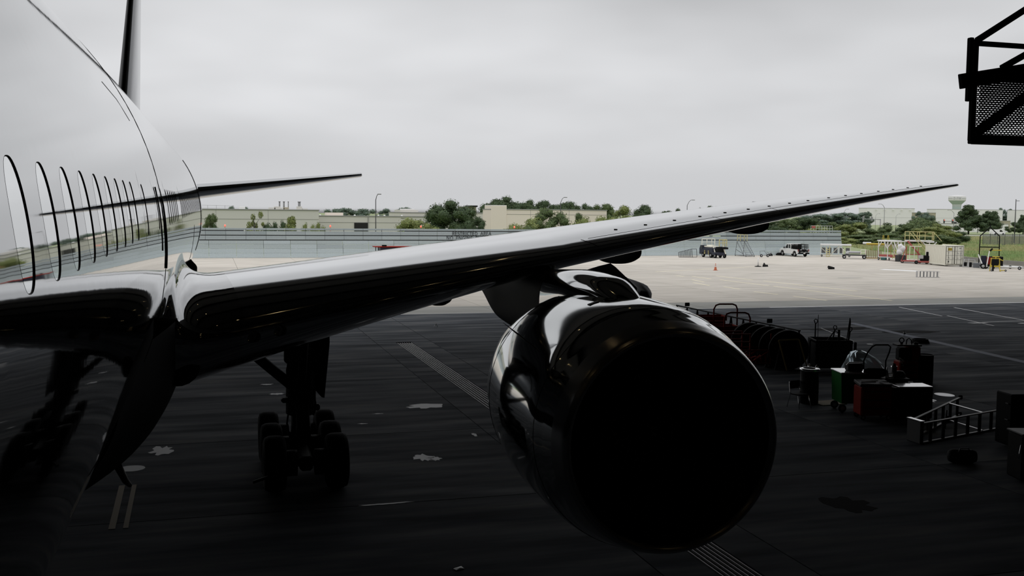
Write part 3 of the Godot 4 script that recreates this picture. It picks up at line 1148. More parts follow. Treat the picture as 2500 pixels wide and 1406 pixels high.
func engine(ap: Node3D):
	var ax := Vector3(0.045, 0.002, -1.0).normalized()
	var e2 := Vector3(0, 1, 0.002).normalized()
	var e1 := ax.cross(e2) * 1.0
	var o := L(9.518, -2.707, 12.513)
	var PR := [1.38, 1.365, 1.36, 1.385, 1.43, 1.49, 1.545, 1.604, 1.685, 1.791, 1.825, 1.721, 1.459]
	var PY := [1.5, 0.9, 0.45, 0.18, 0.045, 0.0, 0.06, 0.25, 0.6, 1.2, 2.6, 4.0, 5.2]
	var ix := range(13)
	var f := func(u: float, v: float) -> Vector3:
		var r := curve_of(u, ix, PR)
		return o + e1 * cos(v) * r + e2 * sin(v) * r + ax * curve_of(u, ix, PY)
	var vs := ramp(0, TAU, 96)
	var st := mb()
	surf(st, f, ramp(7.4, 12.0, 46), vs)
	var en := part(ap, "engine_nacelle", st, M.nacelle_metal)
	st = mb()
	surf(st, f, ramp(3.0, 7.4, 44), vs)
	part(en, "inlet_lip", st, M.lip_metal)
	st = mb()
	surf(st, f, ramp(0.0, 3.0, 20), vs)
	part(en, "inlet_duct", st, M.inlet_dark)
	var xf := Transform3D(Basis(e1, ax, e1.cross(ax)), o)
	st = mb(true)
	lathe(st, [Vector2(0.0, 0.62), Vector2(0.1, 0.68), Vector2(0.25, 0.9), Vector2(0.38, 1.2), Vector2(0.42, 1.45)].map(func(p): return p), 28, xf)
	part(en, "spinner", st, M.fan_metal)
	st = mb()
	lathe(st, [Vector2(0.0, 1.75), Vector2(1.38, 1.75)], 32, xf)
	part(en, "fan_backing", st, M.seal)
	st = mb()
	for k in 8:
		var r0 := lerpf(0.38, 1.355, k / 8.0)
		var r1 := lerpf(0.38, 1.355, (k + 1) / 8.0)
		var q := []
		for r in [r0, r1]:
			var tw := lerpf(0.45, 1.1, (r - 0.38) / 0.97)
			var ch := lerpf(0.16, 0.2, (r - 0.38) / 0.97)
			for sgn in [-1.0, 1.0]:
				for th in [-0.012, 0.012]:
					q.append(Vector3(r, 1.42 + cos(tw) * ch * sgn - sin(tw) * th, sin(tw) * ch * sgn + cos(tw) * th))
		quad(st, q[1], q[3], q[7], q[5], Vector3(0, -1, 1))
		quad(st, q[0], q[2], q[6], q[4], Vector3(0, 1, -1))
		quad(st, q[0], q[1], q[5], q[4], Vector3(0, -1, -1))
		quad(st, q[2], q[3], q[7], q[6], Vector3(0, 1, 1))
	var bm := made(st)
	for k in 24:
		var b := part(en, "fan_blade", bm, M.fan_metal)
		b.transform = xf * Transform3D(Basis(Vector3.UP, TAU * k / 24.0), Vector3.ZERO)
	st = mb(true)
	lathe(st, [Vector2(1.44, 5.15), Vector2(1.30, 5.0), Vector2(1.05, 4.9), Vector2(1.02, 5.3), Vector2(0.8, 6.3), Vector2(0.6, 6.9), Vector2(0.5, 6.8)], 36, xf)
	part(en, "core_cowl", st, M.grey_paint)
	st = mb(true)
	lathe(st, [Vector2(0.42, 6.5), Vector2(0.3, 7.2), Vector2(0.0, 7.7)], 24, xf)
	part(en, "exhaust_plug", st, M.dark_steel)
	# strake on the inboard side
	st = mb()
	var k0: Vector3 = f.call(9.35, PI - 0.62)
	var k1: Vector3 = f.call(10.35, PI - 0.66)
	var no := (e1 * cos(PI - 0.64) + e2 * sin(PI - 0.64))
	var tip := k1 + no * 0.36 - ax * 0.15
	for s in [0.015, -0.015]:
		var off: Vector3 = no.cross(ax) * s
		tri(st, k0 + off * 0.2, k1 + off, tip + off * 0.2, off)
	quad(st, k0 + no.cross(ax) * 0.003, tip + no.cross(ax) * 0.003, tip - no.cross(ax) * 0.003, k0 - no.cross(ax) * 0.003, no)
	quad(st, k1 + no.cross(ax) * 0.015, tip, tip - no.cross(ax) * 0.003, k1 - no.cross(ax) * 0.015, ax)
	part(en, "strake", st, M.inlet_dark)
	st = mb()
	for u in [8.55, 10.9]:
		for k in 60:
			var a := TAU * k / 60
			var b := TAU * (k + 1) / 60
			var c1: Vector3 = f.call(u, a)
			var c2: Vector3 = f.call(u, b)
			tube(st, [c1, c2], 0.006, 4)
	part(en, "cowl_joint", st, M.seal)
	st = mb(true)
	for q in [[9.55, 1.0, 0.11], [9.5, 1.75, 0.06]]:
		var cpt: Vector3 = f.call(q[0], q[1])
		var pts := []
		for k in 13:
			var a := TAU * k / 12
			pts.append(f.call(q[0] + cos(a) * q[2] * 0.9, q[1] + sin(a) * q[2]))
		tube(st, pts, 0.005, 4)
	part(en, "cowl_hatch_edge", st, M.seal)
	st = mb()
	var lat: Vector3 = f.call(9.55, PI * 0.5 + 0.32)
	bx(st, lat, Vector3(0.16, 0.02, 0.1), 0.005, Basis(Vector3.BACK, 0.32))
	part(en, "cowl_latch", st, M.seal)
	# pylon: stations (a, half width, top, bottom)
	var PA := [13.95, 14.1, 14.5, 15.2, 16.2, 17.4, 18.6, 20.0, 21.8, 24.0]
	var PW := [0.02, 0.14, 0.28, 0.40, 0.46, 0.46, 0.42, 0.36, 0.26, 0.05]
	var PT := [-1.0, -0.93, -0.79, -0.63, -0.60, -0.66, -0.74, -0.85, -0.95, -1.0]
	var PB := [-1.2, -1.25, -1.35, -1.5, -1.6, -1.9, -2.1, -2.1, -2.05, -1.6]
	var py := func(a: float, v: float) -> Vector3:
		var w := curve_of(a, PA, PW)
		var t := curve_of(a, PA, PT)
		var b := curve_of(a, PA, PB)
		return L(9.58 + (a - 15) * 0.02 + signf(cos(v)) * pow(absf(cos(v)), 0.75) * w, (t + b) * 0.5 + signf(sin(v)) * pow(absf(sin(v)), 0.75) * (t - b) * 0.5, a)
	st = mb()
	surf(st, py, ramp(13.95, 24.0, 60), ramp(0.001, TAU + 0.001, 60))
	part(en, "pylon", st, M.nacelle_metal)
	st = mb()
	surf(st, func(a: float, v2: float) -> Vector3: return py.call(a, v2) + Vector3(signf(cos(v2)) * 0.004, 0, 0), ramp(17.6, 24.0, 40), ramp(0.001, TAU + 0.001, 60))
	surf(st, func(a: float, v2: float) -> Vector3: return py.call(a, v2) + Vector3(signf(cos(v2)) * 0.005, 0, 0), ramp(14.5, 17.6, 22), ramp(PI + 0.02, TAU - 0.02, 40))
	part(en, "pylon_aft_panel", st, M.pylon_grey)
	# tarpaulin bundle draped on the cowl behind the pylon: a thing of its own
	var tp := thing("tarpaulin", "dark navy tarpaulin bundle draped over the engine behind the pylon", "tarpaulin")
	tp.transform = ap.transform
	var ta := mb(true)
	var rid := [[9.35, -0.80, 0.12, 0.45], [9.75, -0.68, 0.22, 0.6], [10.1, -0.58, 0.35, 0.75], [10.32, -0.53, 0.45, 0.9], [10.5, -0.70, 0.42, 0.8], [10.66, -0.80, 0.34, 0.6], [10.82, -0.85, 0.30, 0.5], [10.96, -0.90, 0.26, 0.4], [11.04, -1.0, 0.14, 0.22]]
	var rows := []
	for r in rid:
		var row := []
		for k in 12:
			var a := TAU * k / 12
			var hump := 1.0 + 0.12 * sin(k * 2.3 + r[0] * 5.0)
			var yy: float = r[1] - r[2] + sin(a) * r[2] * (1.0 if sin(a) > 0 else 1.35)
			var aa: float = 17.0 + cos(a) * r[3] * hump * (0.35 if sin(a) > 0.8 else 1.0)
			row.append(L(r[0] + 0.03 * sin(k * 1.9), yy, aa))
		rows.append(row)
	for i in rows.size() - 1:
		var mid := Vector3.ZERO
		for k in 12:
			mid += rows[i][k] / 12.0
		for k in 12:
			var p: Vector3 = rows[i][k]
			quad(ta, p, rows[i][(k + 1) % 12], rows[i + 1][(k + 1) % 12], rows[i + 1][k], p + rows[i][(k + 1) % 12] - mid * 2.0)
	for e in [0, rows.size() - 1]:
		for k in range(1, 11):
			tri(ta, rows[e][0], rows[e][k], rows[e][k + 1], Vector3(-1 if e == 0 else 1, 0, 0))
	part(tp, "cover", ta, M.tarp)


func landing_gear(ap: Node3D):
	var st := mb(true)
	var s0 := 5.49
	tube(st, [L(s0, -1.3, 24.7), L(s0, -3.6, 24.9)], 0.30, 14)
	tube(st, [L(s0, -3.5, 24.9), L(s0, -4.6, 25.0)], 0.36, 14)
	tube(st, [L(s0, -4.5, 25.0), L(s0, -5.47, 25.0)], 0.24, 14)
	var g := part(ap, "main_landing_gear", st, M.gear_metal)
	st = mb()
	bx(st, L(s0, -5.47, 25.0), Vector3(0.3, 0.34, 3.3), 0.06)
	part(g, "bogie_beam", st, M.gear_metal)
	st = mb(true)
	tube(st, [L(3.7, -2.45, 24.4), L(4.75, -3.42, 24.6), L(5.42, -4.05, 24.9)], 0.125, 10)
	part(g, "side_brace", st, M.gear_metal)
	st = mb(true)
	tube(st, [L(s0, -1.6, 23.0), L(s0, -3.9, 24.7)], 0.1, 10)
	part(g, "drag_brace", st, M.gear_metal)
	st = mb()
	bar(st, L(s0, -4.3, 24.6), L(s0, -4.75, 24.25), 0.3, 0.08)
	bar(st, L(s0, -4.75, 24.25), L(s0, -5.2, 24.75), 0.3, 0.08)
	part(g, "torque_link", st, M.gear_metal)
	st = mb(true)
	tube(st, [L(5.2, -3.1, 24.5), L(5.14, -3.5, 24.5), L(5.22, -3.75, 24.5), L(5.3, -3.8, 24.6)], 0.03, 6)
	tube(st, [L(5.2, -4.3, 24.6), L(5.13, -4.75, 24.5), L(5.2, -5.1, 24.5)], 0.025, 6)
	tube(st, [L(5.78, -4.1, 24.7), L(5.82, -4.4, 24.6), L(5.75, -4.6, 24.6)], 0.025, 6)
	part(g, "hydraulic_hose", st, M.black_rubber)
	st = mb()
	bx(st, L(5.17, -3.05, 24.5), Vector3(0.2, 0.5, 0.3), 0.05)
	bx(st, L(5.13, -2.7, 24.5), Vector3(0.2, 0.3, 0.3), 0.05)
	bx(st, L(5.1, -4.2, 24.6), Vector3(0.2, 0.12, 0.25), 0.04)
	bx(st, L(5.85, -4.42, 24.7), Vector3(0.14, 0.16, 0.2), 0.04)
	part(g, "actuator_box", st, M.gear_metal)
	st = mb()
	prism(st, [Vector2(5.55, -1.6), Vector2(6.16, -1.9), Vector2(6.18, -2.9), Vector2(6.05, -4.25), Vector2(5.98, -4.23), Vector2(5.72, -3.92), Vector2(5.62, -3.4)], Vector3.RIGHT, Vector3.UP, Vector3(0, 5.909, -24.9), Vector3(0, 5.909, -25.02))
	part(g, "gear_door", st, M.fairing_paint)
	st = mb(true)
	lathe(st, [Vector2(0.25, -0.19), Vector2(0.28, -0.23), Vector2(0.5, -0.25), Vector2(0.59, -0.22), Vector2(0.63, -0.13), Vector2(0.635, 0.0), Vector2(0.63, 0.13), Vector2(0.59, 0.22), Vector2(0.5, 0.25), Vector2(0.28, 0.23), Vector2(0.25, 0.19)], 36, Transform3D(Basis(Vector3.BACK, -PI / 2), Vector3.ZERO))
	var tm := made(st)
	st = mb(true)
	lathe(st, [Vector2(0, -0.2), Vector2(0.12, -0.2), Vector2(0.15, -0.12), Vector2(0.26, -0.16), Vector2(0.27, 0.0), Vector2(0.26, 0.16), Vector2(0.15, 0.12), Vector2(0.12, 0.2), Vector2(0, 0.2)], 24, Transform3D(Basis(Vector3.BACK, -PI / 2), Vector3.ZERO))
	var rm := made(st)
	for a in [23.55, 25.0, 26.45]:
		st = mb(true)
		tube(st, [L(s0 - 0.75, -5.47, a), L(s0 + 0.75, -5.47, a)], 0.09, 10)
		part(g, "axle", st, M.gear_metal)
		st = mb(true)
		for e in [-1.0, 1.0]:
			tube(st, [L(s0 + e * 0.2, -5.47, a), L(s0 + e * 0.5, -5.47, a)], 0.3, 16)
		part(g, "brake_drum", st, M.gear_metal)
		for s in [-0.7, 0.7]:
			var w := part(g, "tire", tm, M.tire, L(s0 + s, -5.47 + (a - 25.0) * 0.004, a))
			w.position.y = 0.635 - (0.008 * a)
			part(w, "wheel_rim", rm, M.gear_metal)
	st = mb()
	bx(st, L(4.45, -5.6, 22.75), Vector3(0.35, 0.06, 0.06), 0.01, Basis(Vector3.BACK, 0.3))
	part(g, "tow_lug", st, M.gear_metal)


# ---------------------------------------------------------------- buildings beyond the fence
func house(called: String, label: String, x0: float, x1: float, z: float, depth: float, h: float, m: String, bands: Array, panel := 0.0) -> Node3D:
	var o := thing(called, label, "building", Vector3((x0 + x1) * 0.5, 0, z))
	var w := x1 - x0
	var st := mb()
	bx(st, Vector3(0, h * 0.5 - 0.15, -depth * 0.5), Vector3(w, h + 0.3, depth), 0.05)
	part(o, "wall", st, M[m])
	st = mb()
	bx(st, Vector3(0, h + 0.08, 0.0), Vector3(w + 0.16, 0.22, 0.3), 0.04)
	bx(st, Vector3(w * 0.5, h + 0.08, -depth * 0.5), Vector3(0.3, 0.22, depth), 0.04)
	bx(st, Vector3(-w * 0.5, h + 0.08, -depth * 0.5), Vector3(0.3, 0.22, depth), 0.04)
	part(o, "parapet", st, M.roof_trim)
	for b in bands:
		st = mb()
		bx(st, Vector3(0, b, 0.02), Vector3(w, 0.07, 0.06))
		part(o, "wall_band", st, M.roof_trim)
	if panel > 0.0:
		var n := int(w / panel)
		for k in range(1, n):
			st = mb()
			bx(st, Vector3(-w * 0.5 + k * w / n, h * 0.5, 0.0), Vector3(0.06, h, 0.04))
			part(o, "wall_joint", st, M.roof_trim)
	return o


func roof_box(p: Node3D, called: String, x: float, z: float, y: float, s: Vector3, m: String):
	var st := mb()
	bx(st, Vector3(x - p.position.x, y + s.y * 0.5, z - p.position.z), s, 0.04)
	part(p, called, st, M[m])


func buildings():
	var st: SurfaceTool
	# long grey windowless building
	var b := house("warehouse", "long windowless beige grey building with roof pipes behind the fence's left half", -38.0, 20.4, -205, 40, 6.35, "beige_wall", [4.6], 9.7)
	for q in [[13.1, 8.0, 0.16], [13.95, 8.0, 0.16], [14.8, 8.0, 0.1], [16.95, 8.0, 0.26]]:
		st = mb(true)
		tube(st, [Vector3(q[0] - b.position.x, 6.3, -4), Vector3(q[0] - b.position.x, q[1], -4)], q[2], 10)
		tube(st, [Vector3(q[0] - b.position.x, q[1], -4), Vector3(q[0] - b.position.x, q[1] + 0.12, -4)], q[2] * 1.35, 10)
		part(b, "roof_pipe", st, M.pole_grey)
	for q in [[11.6, 1.3, 0.55, "beige_wall"], [12.6, 1.2, 0.75, "pale_wall"], [13.6, 0.8, 0.5, "beige_wall"], [14.3, 1.1, 0.6, "tan_block"], [16.9, 1.0, 0.8, "pale_wall"], [18.0, 1.0, 0.4, "beige_wall"]]:
		roof_box(b, "roof_unit", q[0], -208.5, 6.35, Vector3(q[1], q[2], 1.2), q[3])
	roof_box(b, "roof_unit", 5.9, -209, 6.35, Vector3(1.15, 0.65, 1.2), "white_paint")
	st = mb()
	for k in 5:
		bar(st, Vector3(-2.2 + k * 1.6 - b.position.x, 6.4, -1), Vector3(-2.2 + k * 1.6 - b.position.x, 7.2, -1), 0.05)
	bar(st, Vector3(-2.2 - b.position.x, 7.2, -1), Vector3(4.2 - b.position.x, 7.1, -1), 0.04)
	part(b, "roof_rail", st, M.pole_grey)
	# low pale building with a dark opening
	b = house("low_building", "low pale flat building with a dark doorway behind the fence, right of the long wall", 20.9, 49.5, -215, 30, 5.2, "pale_wall", [3.95])
	st = mb()
	bx(st, Vector3(30.1 - b.position.x, 3.0, 0.05), Vector3(2.8, 1.75, 0.2))
	part(b, "dark_doorway", st, M.opening_dark)
	st = mb()
	bx(st, Vector3(31.6 - b.position.x, 2.6, 0.1), Vector3(0.1, 5.2, 0.25))
	part(b, "wall_joint", st, M.roof_trim)
	roof_box(b, "roof_unit", 25.3, -222, 5.2, Vector3(3.6, 0.75, 3), "cream_wall")
	for x in [21.8, 29.0, 34.0, 35.3, 39.0]:
		st = mb(true)
		lathe(st, [Vector2(0.22, 0), Vector2(0.22, 0.25), Vector2(0.12, 0.36), Vector2(0, 0.4)], 10, Transform3D(Basis(), Vector3(x - b.position.x, 5.2, -1.5)))
		part(b, "roof_vent", st, M.white_paint)
	b = house("back_building", "pale stepped block rising behind the low building, left of the big oak", 45.2, 52.4, -250, 20, 6.0, "pale_wall", [])
	roof_box(b, "roof_step", 47.6, -258, 6.0, Vector3(4.6, 0.75, 8), "pale_wall")
	roof_box(b, "roof_step", 47.8, -258, 6.75, Vector3(2.6, 0.25, 6), "white_wall")
	b = house("annex_building", "small pale wall seen between the big oak and the tower corner", 56.0, 71.5, -265, 10, 6.0, "pale_wall", [4.6])
	b = house("hall_building", "cream flat roofed building with a raised tower corner behind the fence centre", 65.1, 95.1, -240, 8, 7.0, "cream_wall", [5.9], 10.0)
	roof_box(b, "tower_corner", 67.0, -242.9, 0.0, Vector3(3.9, 7.95, 6.2), "cream_wall")
	roof_box(b, "tower_cap", 67.0, -243, 7.95, Vector3(3.9, 0.12, 6.3), "white_wall")
	roof_box(b, "roof_unit", 69.6, -246, 7.0, Vector3(0.5, 0.35, 0.5), "white_wall")
	b = house("brown_block", "small brown topped block peeping between the oaks", 81.0, 84.4, -330, 12, 8.0, "tan_block", [])
	roof_box(b, "dark_cap", 82.7, -330, 8.0, Vector3(2.3, 0.5, 8), "wall_dark")
	# white warehouses far right
	b = house("white_warehouse", "far white warehouse left of the tan block, under the wing tip", 441.0, 480.0, -620, 10, 11.6, "white_wall", [5.2])
	for k in 5:
		roof_box(b, "roof_vent", 448.0 + k * 7.0, -619.2, 10.4, Vector3(1.2, 0.5, 0.8), "white_paint")
	b = house("white_warehouse", "far white warehouse below the water tower, behind the tallest tree", 514.0, 574.0, -640, 10, 11.6, "white_wall", [5.2])
	st = mb()
	bx(st, Vector3(-13.5, 1.4, 0.1), Vector3(4.2, 1.6, 0.3))
	part(b, "loading_door", st, M.opening_dark)
	b = house("white_warehouse", "far white warehouse right of the tall bare pole, cut by the right edge", 587.0, 650.0, -640, 10, 11.6, "white_wall", [5.2])
	b = house("tan_shed", "small tan block on the far trees left of the second white warehouse", 393.0, 401.6, -500, 10, 8.3, "tan_block", [])
	b = house("tan_shed", "low tan sign block between the right trees, below the gap of the warehouses", 375.5, 381.5, -420, 4, 4.4, "tan_block", [])
	b = house("long_shed", "long low white shed behind the dark bushy tree on the grass", 300.0, 326.0, -360, 10, 3.3, "white_wall", [])
	# water tower
	var t := thing("water_tower", "white and pale green water tower lettered on its drum, far right of the wing tip", "water tower", Vector3(998, 0, -1200))
	st = mb(true)
	lathe(st, [Vector2(5.9, 0), Vector2(5.9, 20.5), Vector2(5.9, 23.0)], 40)
	part(t, "tower_stem", st, M.tank_green)
	for q in [[20.6, 21.3], [22.2, 23.0]]:
		st = mb(true)
		lathe(st, [Vector2(5.9, q[0]), Vector2(6.1, q[0]), Vector2(6.1, q[1]), Vector2(5.9, q[1])], 40)
		part(t, "stem_band", st, M.tank_white)
	st = mb(true)
	lathe(st, [Vector2(5.9, 23.0), Vector2(11.2, 28.4)], 48)
	part(t, "tank_cone", st, M.tank_green)
	st = mb(true)
	lathe(st, [Vector2(11.2, 28.4), Vector2(11.4, 29.0), Vector2(11.4, 34.0), Vector2(10.9, 34.9), Vector2(6.0, 35.8), Vector2(0, 36.1)], 48)
	var dr := part(t, "tank_drum", st, M.tank_white)
	st = mb()
	for k in 28:
		var a := TAU * k / 28
		if absf(angle_difference(a, deg_to_rad(129.0))) < 0.52:
			continue
		bx(st, Vector3(cos(a) * 11.42, 31.6, sin(a) * 11.42), Vector3(0.15, 0.55, 2.7), 0.0, Basis(Vector3.UP, -a))
	part(dr, "drum_stripe", st, M.tank_letter)
	var tx := ["D", "F", "W"]
	for k in 3:
		var a := deg_to_rad(129.0) + (1 - k) * 0.30
		lettering(dr, tx[k], 3.1, Vector3(cos(a) * 11.5, 31.6, sin(a) * 11.5), M.tank_letter, 90.0 - rad_to_deg(a), 0.3, "drum_letter")


# ---------------------------------------------------------------- trees and bushes
var crowns := {}


func crown(kind: String, variant: int) -> ArrayMesh:
	var key := "%s_%d" % [kind, variant]
	if crowns.has(key):
		return crowns[key]
	var r := RandomNumberGenerator.new()
	r.seed = hash(key)
	var blobs := []   # x, y, z, r in a crown one wide and one high, base at 0
	match kind:
		"oak":
			for k in 40:
				var a := r.randf() * TAU
				var d := sqrt(r.randf()) * 0.38
				blobs.append([cos(a) * d, 0.24 + r.randf() * (0.62 - d * 0.6), sin(a) * d, r.randf_range(0.10, 0.17)])
		"broad":
			for k in 28:
				var a := r.randf() * TAU
				var y := r.randf_range(0.1, 0.88)
				var d := sqrt(r.randf()) * 0.40 * sin(PI * clampf(y * 0.85 + 0.12, 0, 1))
				blobs.append([cos(a) * d, y, sin(a) * d, r.randf_range(0.09, 0.15)])
		"bush":
			for k in 26:
				var a := r.randf() * TAU
				var d := sqrt(r.randf()) * 0.42
				blobs.append([cos(a) * d, 0.1 + r.randf() * (0.72 - d * 0.9), sin(a) * d, r.randf_range(0.10, 0.18)])
		"upright":
			for k in 28:
				var a := r.randf() * TAU
				var y := r.randf_range(0.06, 0.92)
				var d := r.randf() * 0.42 * pow(1.0 - y * 0.92, 0.8)
				blobs.append([cos(a) * d, y, sin(a) * d, r.randf_range(0.07, 0.14) * (1.15 - y * 0.5)])
		"loose":
			for k in 22:
				var a := r.randf() * TAU
				var y := r.randf_range(0.08, 0.95)
				var d := sqrt(r.randf()) * 0.42 * (1.0 - 0.45 * y)
				blobs.append([cos(a) * d, y, sin(a) * d, r.randf_range(0.04, 0.09)])
		"conifer":
			for k in 64:
				var a := r.randf() * TAU
				var y := r.randf_range(0.02, 0.93)
				var d := sqrt(r.randf()) * 0.44 * pow(1.0 - y * 0.86, 0.9)
				blobs.append([cos(a) * d, y, sin(a) * d, r.randf_range(0.08, 0.13) * (1.1 - y * 0.35)])
	var st := mb()
	for b in blobs:
		var c := Vector3(b[0], b[1], b[2])
		var br: float = b[3]
		if kind != "loose":
			st.set_color(Color(1, 1, 1) * r.randf_range(0.75, 1.1))
			blob(st, c, br * 0.72, r)
		var n := int(90 + br * 900)
		for k in n:
			var v := Vector3(r.randfn(), r.randfn(), r.randfn()).normalized()
			var p := c + v * br * r.randf_range(0.7, 1.12)
			p.y = maxf(p.y, -0.02)
			var u := Vector3(r.randfn(), r.randfn(), r.randfn()).normalized()
			var w := u.cross(v).normalized()
			u = w.cross(v + u * 0.4).normalized()
			var s := r.randf_range(0.012, 0.026)
			var g := r.randf_range(0.55, 1.45)
			st.set_color(Color(g * r.randf_range(0.85, 1.15), g, g * r.randf_range(0.7, 1.1)))
			var q := p + u * s * 1.5
			tri(st, p - w * s * 0.5, q, p + w * s * 0.5, v)
			tri(st, p - w * s * 0.5, p + w * s * 0.5, p - u * s * 1.3, v)
	crowns[key] = made(st)
	return crowns[key]


func blob(st: SurfaceTool, c: Vector3, rad: float, r: RandomNumberGenerator):
	var rows := []
	for i in 5:
		var row := []
		var th := PI * i / 4.0
		for j in 7:
			var ph := TAU * j / 7
			row.append(c + Vector3(sin(th) * cos(ph), cos(th), sin(th) * sin(ph)) * rad * r.randf_range(0.85, 1.1))
		rows.append(row)
	for i in 4:
		for j in 7:
			var p: Vector3 = rows[i][j]
			var q: Vector3 = rows[i + 1][(j + 1) % 7]
			quad(st, p, rows[i][(j + 1) % 7], q, rows[i + 1][j], (p + q) * 0.5 - c)


func tree(kind: String, tint: String, x: float, z: float, h: float, w: float, label: String, group := ""):
	var called: String = {"bush": "shrub", "oak": "oak_tree", "broad": "leafy_tree", "upright": "upright_tree", "loose": "loose_tree", "conifer": "tall_tree"}[kind]
	var o := thing(called, label, "shrub" if kind == "bush" else "tree", Vector3(x, -0.1, z), 0, group)
	var low: float = {"bush": 0.0, "oak": 0.17, "broad": 0.10, "upright": 0.06, "loose": 0.1, "conifer": 0.1}[kind] * h
	var st := mb(true)
	var tr := clampf(h * 0.022, 0.06, 0.3) * (1.4 if kind == "conifer" else 1.0)
	if kind == "oak":
		tube(st, [Vector3(-0.12 * w, 0, 0), Vector3(-0.14 * w, h * 0.25, 0), Vector3(-0.2 * w, h * 0.5, 0)], tr, 8, tr * 0.5)
		tube(st, [Vector3(0.08 * w, 0, 0.1), Vector3(0.07 * w, h * 0.25, 0), Vector3(0.12 * w, h * 0.5, 0)], tr * 1.1, 8, tr * 0.5)
	else:
		tube(st, [Vector3(0, 0, 0), Vector3(0.02 * w, h * 0.3, 0), Vector3(-0.02 * w, h * 0.75, 0)], tr, 8, tr * 0.35)
	if kind == "loose":
		for k in 7:
			var a := k * 2.4
			tube(st, [Vector3(0, h * (0.2 + 0.08 * k), 0), Vector3(cos(a) * w * 0.35, h * (0.35 + 0.09 * k), sin(a) * w * 0.3)], tr * 0.4, 5, tr * 0.15)
	part(o, "trunk", st, M.bark)
	var c := part(o, "crown", crown(kind, rng.randi() % 3), M["leaf_" + tint], Vector3(0, low, 0), Vector3(0, rng.randf() * 360, 0))
	var bb: AABB = c.mesh.get_aabb()
	var wide := maxf(bb.size.x, bb.size.z)
	w *= {"bush": 1.9, "oak": 1.2, "broad": 1.25, "upright": 1.5, "loose": 1.4, "conifer": 1.25}[kind]
	c.scale = Vector3(w / wide, (h - low + 0.1) / bb.size.y, w / wide)
	c.position.y = low - bb.position.y * c.scale.y


